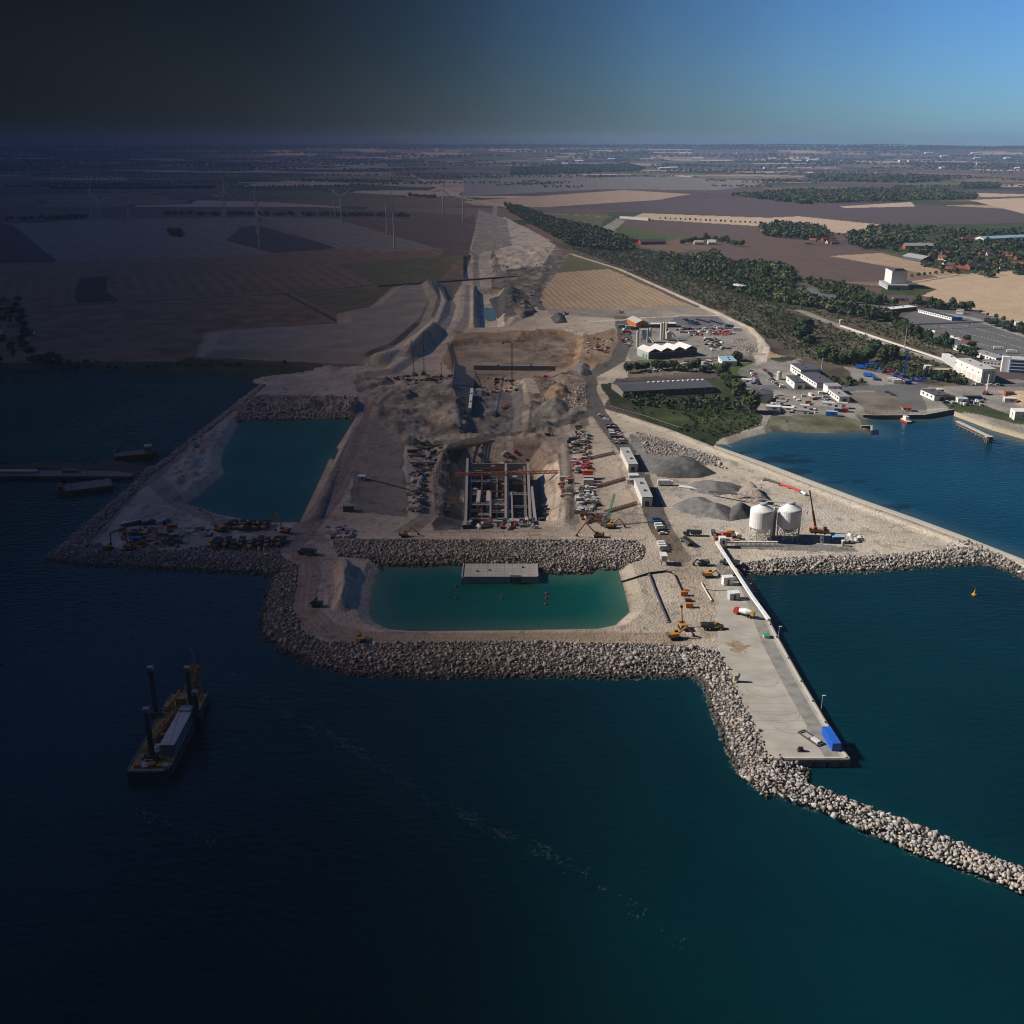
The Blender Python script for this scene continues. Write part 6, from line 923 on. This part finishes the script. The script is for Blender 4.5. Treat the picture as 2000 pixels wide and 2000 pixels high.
for p, q, lb in [((1152, 897), (1200, 886), 'upper rusty stair on the eastern slope'), ((1165, 953), (1222, 936), 'middle rusty stair on the eastern slope'), ((1180, 1003), (1245, 984), 'lower rusty stair on the eastern slope')]:
    a = XY(*p); b = XY(*q); t = thing('slope_stair', lb, 'stair', a, 0, 'stairs on the eastern slope'); d = b - a; obj('stair', MB().truss((0, 0, .8), (d.x, d.y, d.z + .8), 1.1, .22, 22), 'rust', t); obj('handrail', MB().bar((0, 1.4, 1.4), (d.x, d.y + 1.4, d.z + 1.4), .15), 'rust', t)
# upper pit: sheet pile wall, slab, blocks
P1 = [px(u, v, 3) for u, v in [(888, 712), (883, 752), (890, 776), (896, 812), (898, 836)]]; P2 = [px(u, v, -5.2) for u, v in [(927, 726), (926, 756), (922, 780), (917, 812), (915, 836)]]; o = Vector((*P1[0], 0)); t = thing('retaining_wall', 'dark sloping retaining wall on the west side of the upper pit', 'wall', o)
obj('facing', MB().add([(a_ - o.x, b_ - o.y, 3.7) for a_, b_ in P1] + [(a_ - o.x, b_ - o.y, -4.6) for a_, b_ in P2] + [(a_ - o.x, b_ - o.y, 2.2) for a_, b_ in P1] + [(a_ - o.x, b_ - o.y, -6.5) for a_, b_ in P2], [(k, k + 1, k + 6, k + 5) for k in range(4)] + [(k + 10, k + 15, k + 16, k + 11) for k in range(4)] + [(0, 5, 15, 10), (4, 14, 19, 9)] + [(k + 5, k + 6, k + 16, k + 15) for k in range(4)]), mat('m_retain', (.11, .11, .125), .8, 0, .15, .2), t)
m = MB(); [m.bar((P1[k][0] - o.x, P1[k][1] - o.y, 3.8), (P2[k][0] - o.x, P2[k][1] - o.y, -4.5), .35) for k in range(5)]; obj('seam', m, 'black', t); m = MB(); wallseg(m, P1, 2.4, 3.8, 1.0, o); obj('capping', m, 'concreted', t)
building('retaining_wall', 'long grey sheet pile wall behind the upper pit', 'wall', (925, 722), (1085, 722), 1.2, 5, 'concreted', 'concrete', 'flat', 0, door=False, base=-2); building('wall_block', 'white concrete wall block at the pit floor edge', 'wall', (920, 808), (924, 772), 2, 6, 'offwhite', 'white', 'flat', 0, door=False, base=-5)
# ------------------------------------------------------------------ stores and clutter
def proto(name, cat, parts):
    t = thing(name, name, cat)
    for nm, mb, m_ in parts:
        o = obj(nm, mb, m_, t)
        if nm in ('body', 'bundle', 'panel'): o['paint'] = 1
    return Proto(t)
cm = MB(); cm.box(0, 0, 1.3, 6, 2.4, 2.6); [cm.box(-2.7 + k * .6, q * 1.22, 1.3, .3, .06, 2.3) for k in range(10) for q in (-1, 1)]
CON = proto('shipping_container', 'container', [('body', cm, 'red'), ('door', MB().box(3.02, 0, 1.3, .06, 2.2, 2.3), 'grey')])
CAB = proto('site_cabin', 'cabin', [('body', MB().box(0, 0, 1.35, 6, 2.5, 2.7), 'white'), ('roof', MB().box(0, 0, 2.8, 6.3, 2.8, .2), 'lgrey'), ('window', MB().box(-1.2, -1.28, 1.6, 1.6, .08, 1.0), 'glass'), ('door', MB().box(1.6, -1.28, 1.1, .9, .08, 2.0), 'dgrey')])
pm = MB(); [pm.cyl((-4, (k - (3 - r_) / 2) * .8, .4 + r_ * .7), (4, (k - (3 - r_) / 2) * .8, .4 + r_ * .7), .39, n=8) for r_ in range(3) for k in range(4 - r_)]
PIPE = proto('pipe_stack', 'pipe stack', [('bundle', pm, 'dgrey'), ('chock', MB().box(0, 0, .1, .3, 4, .2), 'wood')])
bm_ = MB(); [bm_.box(0, k * .7 - 1, .3 + j * .5, 5 + random.uniform(-1, 1), .5, .35) for k in range(4) for j in range(3)]
BEAM = proto('beam_stack', 'beam stack', [('bundle', bm_, 'steel'), ('bearer', MB().box(0, 0, .08, .3, 3, .16), 'wood')])
fm = MB(); [fm.box(0, 0, .25 + k * .42, 4.2 - .2 * (k % 2), 2.4, .22) for k in range(5)]
PANEL = proto('formwork_stack', 'formwork stack', [('panel', fm, 'yellow'), ('bearer', MB().box(0, 0, .06, 4, .3, .12), 'wood')])
rm = MB(); rm.truss((-3, 0, 1), (3, 0, 1), 1.6, .12, 6)
CAGE = proto('rebar_cage', 'rebar cage', [('bundle', rm, 'rust'), ('bearer', MB().box(0, 0, .08, .3, 2, .16), 'wood')])
blk = MB(); [blk.box(i * 1.3 - 2, j * 1.3 - 1, .55, 1.1, 1.1, 1.1) for i in range(4) for j in range(2)]; [blk.box(i * 1.3 - 1.4, -.4, 1.7, 1.1, 1.1, 1.1) for i in range(3)]
BLOCK = proto('block_stack', 'block stack', [('bundle', blk, 'concrete'), ('bearer', MB().box(0, 0, .03, 4, .3, .06), 'wood')])
NAMES = {id(CON): 'container', id(CAB): 'cabin', id(PIPE): 'pipe stack', id(BEAM): 'stack of beams', id(PANEL): 'stack of formwork panels', id(CAGE): 'reinforcement cage', id(BLOCK): 'stack of concrete blocks'}
CNM = {'lgrey': 'light grey', 'dgrey': 'dark grey', 'offwhite': 'cream', 'dblue': 'dark blue', 'steel': 'steel grey', 'lblue': 'pale blue', 'rust': 'rusty', 'concrete': 'grey', 'wood': 'brown', 'tan': 'sandy', 'roofd': 'black'}
def clutter(poly, n, kinds, cols, place, group, hd=0, hj=.3, dz=0):
    us = [p[0] for p in poly]; vs2 = [p[1] for p in poly]; P = np.array(poly, float); k = 0; tries = 0; done = []
    while k < n and tries < n * 40:
        tries += 1; u = random.uniform(min(us), max(us)); v = random.uniform(min(vs2), max(vs2))
        if not pip(np.array([u]), np.array([v]), P)[0]: continue
        x, y, z = at(u, v)
        if any((x - a_) ** 2 + (y - b_) ** 2 < 7 for a_, b_ in done): continue
        done.append((x, y)); pr = random.choice(kinds); col = random.choice(cols); nmc = CNM.get(col, col); lb = f'{nmc} {NAMES[id(pr)]} {place}'
        pr((x, y, z + dz), R(hd) + random.uniform(-hj, hj) + random.choice([0, math.pi / 2]), lb, group, s_=random.uniform(.42, .95), paint=col); k += 1
MIX = [BEAM, PANEL, BEAM, PIPE, CAGE, BLOCK, CON]; DK = ['dgrey', 'steel', 'lgrey', 'black', 'dgrey', 'rust', 'wood', 'offwhite']
clutter([(1115, 848), (1130, 835), (1150, 850), (1158, 875), (1145, 890), (1112, 885)], 59, MIX, DK, 'in the upper store of the eastern yard', 'upper store of the eastern yard'); clutter([(1118, 898), (1150, 895), (1158, 925), (1120, 925)], 38, [BEAM, CON, PANEL, CAGE], ['red', 'red', 'lgrey', 'dgrey', 'white', 'red'], 'in the red middle store of the eastern yard', 'middle store of the eastern yard'); clutter([(1125, 950), (1160, 955), (1170, 995), (1130, 1000)], 63, [BLOCK, BEAM, PANEL, BLOCK], ['white', 'offwhite', 'lgrey', 'dgrey', 'white'], 'in the pale lower store of the eastern yard', 'lower store of the eastern yard')
clutter([(1132, 1003), (1180, 1003), (1190, 1022), (1140, 1020)], 31, [BEAM, PIPE, CAGE], ['rust', 'dgrey', 'brick', 'lgrey'], 'at the foot of the eastern slope', 'foot of the eastern slope'); clutter([(1092, 930), (1112, 930), (1112, 975), (1098, 975)], 21, [CON, CAGE, BEAM], ['red', 'orange', 'offwhite', 'dgrey'], 'along the pit edge lane', 'pit edge lane')
for i, (u, v, cl, lb) in enumerate([(1148, 936, 'red', 'red container under the orange roof stack'), (1149, 941, 'lgrey', 'white container in front of the orange one'), (1149, 947, 'offwhite', 'lower container in front of the white one')]): x, y, z = at(u, v); CON((x, y, z), 0, lb, 'container stack of the eastern yard', s_=(1.1, 1.4, 1.5), paint=cl)
x, y, z = at(1148, 934); CON((x, y, z + 3.9), 0, 'orange topped container on top of the eastern stack', 'container stack of the eastern yard', s_=(1.1, 1.4, .6), paint='orange')
clutter([(800, 865), (850, 858), (862, 875), (835, 930), (828, 1000), (795, 1000), (800, 920)], 101, MIX, ['dgrey', 'steel', 'black', 'lgrey', 'dgrey', 'wood', 'grey'], 'in the western store beside the main pit', 'western store'); clutter([(912, 1012), (1040, 1012), (1048, 1032), (910, 1032)], 80, [BEAM, PANEL, BLOCK, CON, CAGE, PIPE], ['white', 'lgrey', 'dgrey', 'black', 'red', 'offwhite', 'steel'], 'along the south edge of the main pit', 'south edge of the main pit')
clutter([(918, 890), (1030, 890), (1035, 1010), (915, 1010)], 105, [BEAM, PANEL, BLOCK, CAGE, CON], ['lgrey', 'dgrey', 'rust', 'dblue', 'white', 'brick', 'steel', 'red'], 'on the floor of the main pit', 'floor of the main pit'); clutter([(940, 742), (1015, 742), (1010, 768), (945, 765)], 31, [PANEL, BEAM, BLOCK], ['offwhite', 'lgrey', 'red', 'dgrey'], 'on the floor of the upper pit', 'floor of the upper pit'); clutter([(1040, 992), (1060, 985), (1075, 1000), (1060, 1020)], 14, [BEAM, PANEL], ['dgrey', 'lgrey'], 'in the shadowed eastern corner of the pit', 'eastern corner of the pit')
clutter([(1330, 640), (1420, 638), (1440, 652), (1350, 658)], 52, [CON, BEAM, PANEL, CAB], ['white', 'lgrey', 'dgrey', 'dblue', 'offwhite', 'red'], 'in the crowded yard behind the factory', 'crowded factory yard'); clutter([(1385, 648), (1425, 647), (1432, 656), (1392, 656)], 24, [PANEL, BEAM], ['pink', 'red', 'pink'], 'in the red sheet store of the factory yard', 'red sheet store'); clutter([(1368, 662), (1400, 660), (1425, 682), (1390, 686)], 38, [BEAM, PANEL, PIPE], ['dgrey', 'black', 'lgrey', 'offwhite'], 'in the dark store right of the factory', 'dark store right of the factory')
clutter([(1200, 640), (1235, 645), (1235, 668), (1222, 690)], 21, [CON, BEAM], ['red', 'white', 'lgrey', 'dgrey'], 'between the haul road and the concrete plant', 'plant forecourt'); clutter([(1150, 655), (1200, 660), (1190, 690), (1145, 690)], 38, [BEAM, CON, CAGE, BLOCK], ['dgrey', 'lgrey', 'red', 'white', 'steel'], 'on the terrace left of the haul road', 'terrace left of the haul road'); clutter([(1260, 712), (1400, 703), (1395, 712), (1265, 722)], 45, [BEAM, CON, BLOCK, PANEL], ['white', 'lgrey', 'dgrey', 'offwhite'], 'behind the park trees', 'stores behind the park trees'); clutter([(1320, 716), (1400, 710), (1400, 722), (1320, 726)], 24, [CON, BEAM], ['dgrey', 'dblue', 'black', 'white'], 'between the factory and the warehouse', 'stores by the warehouse')
clutter([(235, 1035), (340, 1030), (350, 1068), (245, 1072)], 59, [CON, BEAM, CAGE, PANEL], ['dgrey', 'lgrey', 'orange', 'tan', 'rust', 'wood'], 'in the stores of the western yard', 'western yard stores'); clutter([(340, 1036), (410, 1030), (415, 1045), (350, 1050)], 17, [BEAM, CAGE], ['dgrey', 'offwhite'], 'behind the yellow excavators', 'stores behind the excavators'); x, y, z = at(265, 1057); CON((x, y, z), 0, 'blue container in the western yard', 'western yard stores', paint='blue'); 
for i in range(5): x, y, z = at(243 + i * 6, 1024 + i * -1.5 + 5); CAB((x, y, z), R(38), 'grey cabin in the office row of the western yard', 'western office row', paint='grey')
clutter([(1392, 1040), (1440, 1040), (1445, 1060), (1395, 1058)], 15, [CON, PANEL, CAGE, BEAM], ['red', 'white', 'yellow', 'dgrey', 'brick'], 'left of the left silo', 'stores left of the silos'); clutter([(1656, 1044), (1676, 1046), (1680, 1060), (1660, 1062)], 14, [BLOCK, BEAM], ['white', 'lgrey', 'offwhite'], 'right of the blue store', 'stores right of the blue store'); clutter([(640, 1030), (700, 1030), (690, 1052), (640, 1050)], 17, [BEAM, PIPE, BLOCK], ['dgrey', 'offwhite', 'lgrey'], 'at the head of the western causeway', 'causeway head stores'); clutter([(1040, 735), (1070, 735), (1065, 745), (1042, 745)], 8, [CON, CAGE], ['red', 'rust'], 'east of the upper pit', 'stores east of the upper pit')
clutter([(780, 735), (900, 732), (900, 745), (790, 750)], 24, [BEAM, CON, PANEL], ['orange', 'yellow', 'dgrey', 'lgrey'], 'along the shore track by the pit corner', 'shore track stores'); clutter([(960, 520), (1060, 515), (1055, 530), (965, 532)], 21, [CON, BEAM], ['dgrey', 'lgrey', 'white'], 'by the bridge over the excavation', 'stores by the bridge'); clutter([(1000, 575), (1050, 570), (1060, 600), (1010, 610)], 17, [BEAM, BLOCK], ['dgrey', 'lgrey'], 'on the spoil ground', 'stores on the spoil ground'); clutter([(1500, 770), (1600, 770), (1600, 808), (1510, 808)], 28, [BEAM, CAB, CON], ['white', 'lgrey', 'offwhite', 'rust'], 'scattered around the harbour sheds', 'harbour shed yard'); clutter([(1840, 780), (1920, 780), (1930, 792), (1850, 795)], 21, [CON, CAB, BEAM], ['white', 'dblue', 'red', 'lgrey', 'dgrey'], 'in the harbour yard', 'harbour yard stores'); clutter([(1690, 712), (1730, 718), (1800, 745), (1780, 750)], 24, [BEAM, CON], ['blue', 'blue', 'dblue', 'red'], 'among the blue cranes', 'crane yard stores')
for i, (u, v, lb) in enumerate([(1336, 1163, 'orange generator box below the pipes'), (1346, 1186, 'orange generator box nearer the excavators')]): x, y, z = at(u, v); t = thing('generator', lb, 'generator', (x, y, z)); obj('body', MB().box(0, 0, 1.2, 3.4, 2.0, 2.1), 'orange', t); obj('exhaust', MB().cyl((1, 0, 2.2), (1, 0, 2.9), .15), 'dgrey', t)
x, y, z = at(1344, 1174); t = thing('compressor', 'dark compressor between the two orange generators', 'compressor', (x, y, z)); obj('body', MB().box(0, 0, .8, 3, 1.6, 1.2), 'dgrey', t); obj('tow_bar', MB().bar((1.5, 0, .5), (2.6, 0, .4), .15), 'steel', t)
def pipeline(label, pts, r, col, name='pipeline', z=.5):
    P = [XY(*p) for p in pts]; o = P[0]; t = thing(name, label, 'pipe', o); m = MB(); [m.cyl(a_ - o + Vector((0, 0, z)), b_ - o + Vector((0, 0, z)), r, n=8) for a_, b_ in zip(P[:-1], P[1:])]; obj('pipe', m, col, t); k = MB(); [k.box(q.x - o.x, q.y - o.y, z * .4, r * 3, r * 3, z * .8) for q in [v_ - Vector((0, 0, 0)) for v_ in P]]; obj('support', k, 'concreted', t)
pipeline('black dewatering pipe crossing the beach of the pond', [(1212, 1138), (1240, 1130), (1268, 1121), (1300, 1117), (1312, 1120)], .5, 'black'); pipeline('row of dark stone blocks leading down beside the pond', [(1268, 1123), (1280, 1155), (1292, 1185), (1305, 1215)], .55, 'dgrey'); pipeline('black hose looping beside the generators', [(1318, 1124), (1325, 1140), (1332, 1155), (1344, 1154)], .35, 'black'); pipeline('thin pipe running across the pier root', [(1375, 1150), (1395, 1154), (1425, 1155), (1465, 1154)], .3, 'lgrey')
pipeline('black cable duct curving on the haul road', [(1370, 1140), (1378, 1155), (1390, 1175)], .4, 'offwhite'); pipeline('long red dredging pipe lying above the silos', [(1524, 948), (1540, 953), (1544, 954), (1563, 962)], .8, 'red', z=.9); pipeline('dark end of the dredging pipe', [(1492, 938), (1505, 941), (1522, 947)], .8, 'dgrey', z=.9); pipeline('white tail of the dredging pipe', [(1565, 963), (1574, 968)], .8, 'white', z=.9); pipeline('orange hose on the slope beside the pit', [(870, 885), (890, 878), (930, 870), (960, 862)], .35, 'orange'); pipeline('dark conveyor pipe over the western slope', [(712, 936), (740, 942), (800, 958)], .35, 'black'); sbox('pump_house', 'small white pump house on the basin causeway', 'hut', 707, 938, 4.5, 3.5, 3, 0, 'white', 'white'); sbox('pump_house', 'dark container hut below the causeway shadow', 'hut', 681, 998, 6, 4, 3.6, 0, 'dgrey', 'grey')
# fence on the dam, bridge over the excavation, railway
t = thing('dam_fence', 'low wire fence along the inner edge of the dam road', 'fence', XY(1190, 795)); P = [XY(*p) - XY(1190, 795) for p in [(1190, 795), (1262, 815), (1330, 838), (1420, 872), (1500, 905)]]; m = MB(); [m.bar(a_ + Vector((0, 0, 1.1)), b_ + Vector((0, 0, 1.1)), .12) for a_, b_ in zip(P[:-1], P[1:])]; obj('rail', m, 'lgrey', t)
for a_, b_ in zip(P[:-1], P[1:]): [obj('post', MB().bar(a_.lerp(b_, k / 5), a_.lerp(b_, k / 5) + Vector((0, 0, 1.3)), .2), 'lgrey', t) for k in range(5)]
a = XY(735, 560); b = XY(1062, 535); d = b - a; t = thing('road_bridge', 'long low road bridge crossing the excavation behind the works', 'bridge', (a.x, a.y, 0), math.atan2(d.y, d.x)); obj('deck', MB().box(d.xy.length / 2, 0, 4.3, d.xy.length, 7, .9), 'concreted', t); obj('parapet', MB().box(d.xy.length / 2, -3.6, 5.1, d.xy.length, .2, .8), 'lgrey', t); [obj('pier', MB().box(d.xy.length * f, 0, 0, 1.4, 5, 8.2), 'concrete', t) for f in (.5, .58, .66, .74)]
for u, v, lb in [(1225, 427, 'pale motorway bridge above the brown cutting')]: building('motorway_bridge', lb, 'bridge', (1210, 427), (1266, 431), 8, 6, 'offwhite', 'white', 'flat', 0, door=False)
a = XY(1642, 637); b = XY(1856, 708); d = b - a; t = thing('railway_platform', 'long white railway platform edge beside the tracks', 'platform', a, math.atan2(d.y, d.x)); obj('edge', MB().box(d.xy.length / 2, 0, .6, d.xy.length, 2.6, 1.2), 'offwhite', t); obj('track', MB().box(d.xy.length / 2, 4, .25, d.xy.length, .2, .3).box(d.xy.length / 2, 5.5, .25, d.xy.length, .2, .3), 'rust', t)
a = px(2, 655); t = thing('lattice_mast', 'red and white striped mast at the far left edge', 'mast', (*a, 3)); [obj('section', MB().truss((0, 0, k * 7), (0, 0, k * 7 + 7), 1.6, .4, 3), 'red' if k % 2 else 'white', t) for k in range(7)]
for u, v, lb in [(14, 640, 'pale holiday house below the striped mast'), (40, 655, 'cream holiday house by the coastal copse'), (22, 668, 'long low holiday house on the left coast')]: building('holiday_house', lb, 'house', (u, v), 5, 8, 3.4, 'offwhite', 'dgrey', 'gable', 3, 'holiday houses on the left coast', L=14)
print('objects', len(bpy.data.objects))
# ------------------------------------------------------------------ added absorbing volumes that darken the left half, and the air
def smooth(t): t = np.clip(t, 0, 1); return t * t * (3 - 2 * t)
def cloud(name, X, Y, Z0, T, m, label):
    n, k = X.shape; top = np.stack([X, Y, Z0 + T], 2).reshape(-1, 3); bot = np.stack([X, Y, np.full_like(X, Z0)], 2).reshape(-1, 3); N = n * k; I = np.arange(N).reshape(n, k)
    f = np.stack([I[:-1, :-1].ravel(), I[:-1, 1:].ravel(), I[1:, 1:].ravel(), I[1:, :-1].ravel()], 1); fs = [f, f[:, ::-1] + N]
    for e in (I[0], I[-1][::-1], I[:, 0][::-1], I[:, -1]): fs.append(np.stack([e[:-1] + N, e[1:] + N, e[1:], e[:-1]], 1))
    return tag(npmesh(name, np.concatenate([top, bot]), np.concatenate(fs), m, fix=True), label, kind='structure')
def volmat(name, col, dens, absorb=False, aniso=0.0):
    m = bpy.data.materials.new(name); m.use_nodes = True; t = m.node_tree; t.nodes.clear(); o = t.nodes.new('ShaderNodeOutputMaterial')
    if absorb: v = t.nodes.new('ShaderNodeVolumeAbsorption')
    else: v = t.nodes.new('ShaderNodeVolumePrincipled'); v.inputs['Anisotropy'].default_value = aniso
    v.inputs['Color'].default_value = (*col, 1); v.inputs['Density'].default_value = dens; t.links.new(v.outputs[0], o.inputs['Volume']); return m
CB = 2600.; SG = .05
ox = CB / math.tan(SUN_EL) * math.cos(SUN_AZ); oy = CB / math.tan(SUN_EL) * math.sin(SUN_AZ)
yy = np.concatenate([np.linspace(-3000, 4000, 60), np.linspace(4200, 18500, 40)]); ss = np.linspace(-1.6, .8, 90)
Y, S = np.meshgrid(yy, ss, indexing='ij'); X = S * (np.maximum(Y, 0) * .95 + 1500) - ox
GX = X + ox; GY = Y - oy; u = 2.0 * GX / (.95 * np.maximum(GY, 0) + 150)
tau = np.interp(u, [-1.4, -.75, -.4, -.1, .1, .25, .4], [6.0, 4.6, 2.75, 1.5, .68, .2, 0.0]) * (1 + .1 * (fbm(GX, GY, 900, 5) - .5))
tau = tau * (1 - .6 * smooth((Y - 12000) / 6500)) * smooth((Y + 2500) / 1200)
cloud('cloud', X, Y, CB, tau * math.sin(SUN_EL) / SG + .02, volmat('m_cloud', (.27, .15, 0), SG, True), 'added absorbing volume, unseen overhead, shading the left half of the view')  # added volume, out of view, shaped to dim the sun over the left half
# second added absorber, unseen overhead: it cuts sky light, the low sun passes beneath
Y2_, X2_ = np.meshgrid(np.linspace(-11000, 3900, 60), np.linspace(-1900, 11000, 60), indexing='ij')
e2 = smooth((X2_ + 1900) / 900) * smooth((11000 - X2_) / 1200) * smooth((Y2_ + 11000) / 1000) * smooth((3900 - Y2_) / 900)
cloud('cloud', X2_, Y2_, CB + 150, e2 * (.75 + .5 * fbm(X2_, Y2_, 1500, 8)) * 4.0 / SG + .02, volmat('m_cloud_deck', (.34, .16, 0), SG, True), 'added absorbing deck, unseen overhead, cutting the sky light on the site')
# added absorbing wall that darkens the left sky, curving from the north-east round the west to the south-east
th = np.radians(np.concatenate([np.linspace(34, -60, 95), np.linspace(-63, -310, 90)])); zz = np.array([-500., 200, 1200, 3000, 6500]); A, Z = np.meshgrid(th, zz, indexing='ij'); D = 20000.; Z = np.where(Z > 6000, np.interp(-np.degrees(A), [-34, 60, 75, 310], [6500, 6500, 12500, 12500]), Z)
uu = np.tan(np.clip(A, -1.2, 1.2)) * 2.0; tb = np.interp(uu, [-1.8, -1.0, -.5, -.2, 0, .25, .5, .75, 1.1], [5.6, 5.2, 4.2, 2.8, 1.85, 1.0, .5, .2, 0]); tb = np.where(A < R(-62), np.interp(-np.degrees(A), [60, 285, 308], [5.6, 4.5, 0]), tb); TH = tb / .0012 + .5
fr = np.stack([np.sin(A) * D, np.cos(A) * D, Z], 2).reshape(-1, 3); bk = np.stack([np.sin(A) * (D + TH), np.cos(A) * (D + TH), Z], 2).reshape(-1, 3); n_, k_ = A.shape; N = n_ * k_; I = np.arange(N).reshape(n_, k_)
f = np.stack([I[:-1, :-1].ravel(), I[:-1, 1:].ravel(), I[1:, 1:].ravel(), I[1:, :-1].ravel()], 1)[:, ::-1]; fs = [f[:, ::-1], f + N]
for e in (I[0], I[-1][::-1], I[:, 0][::-1], I[:, -1]): fs.append(np.stack([e[:-1], e[1:], e[1:] + N, e[:-1] + N], 1))
tag(npmesh('cloud', np.concatenate([fr, bk]), np.concatenate(fs), volmat('m_shade_wall', (.16, .06, .0), .0012, True), fix=True), 'added absorbing wall that darkens the sky behind the left horizon', kind='structure')
hz = MB(); hz.box(0, 7900, 132, 21800, 16700, 304); hz = obj('haze', hz, volmat('m_haze', (.36, .52, .80), 4.6e-5)); tag(hz, 'thin blue haze over the far farmland', kind='stuff')
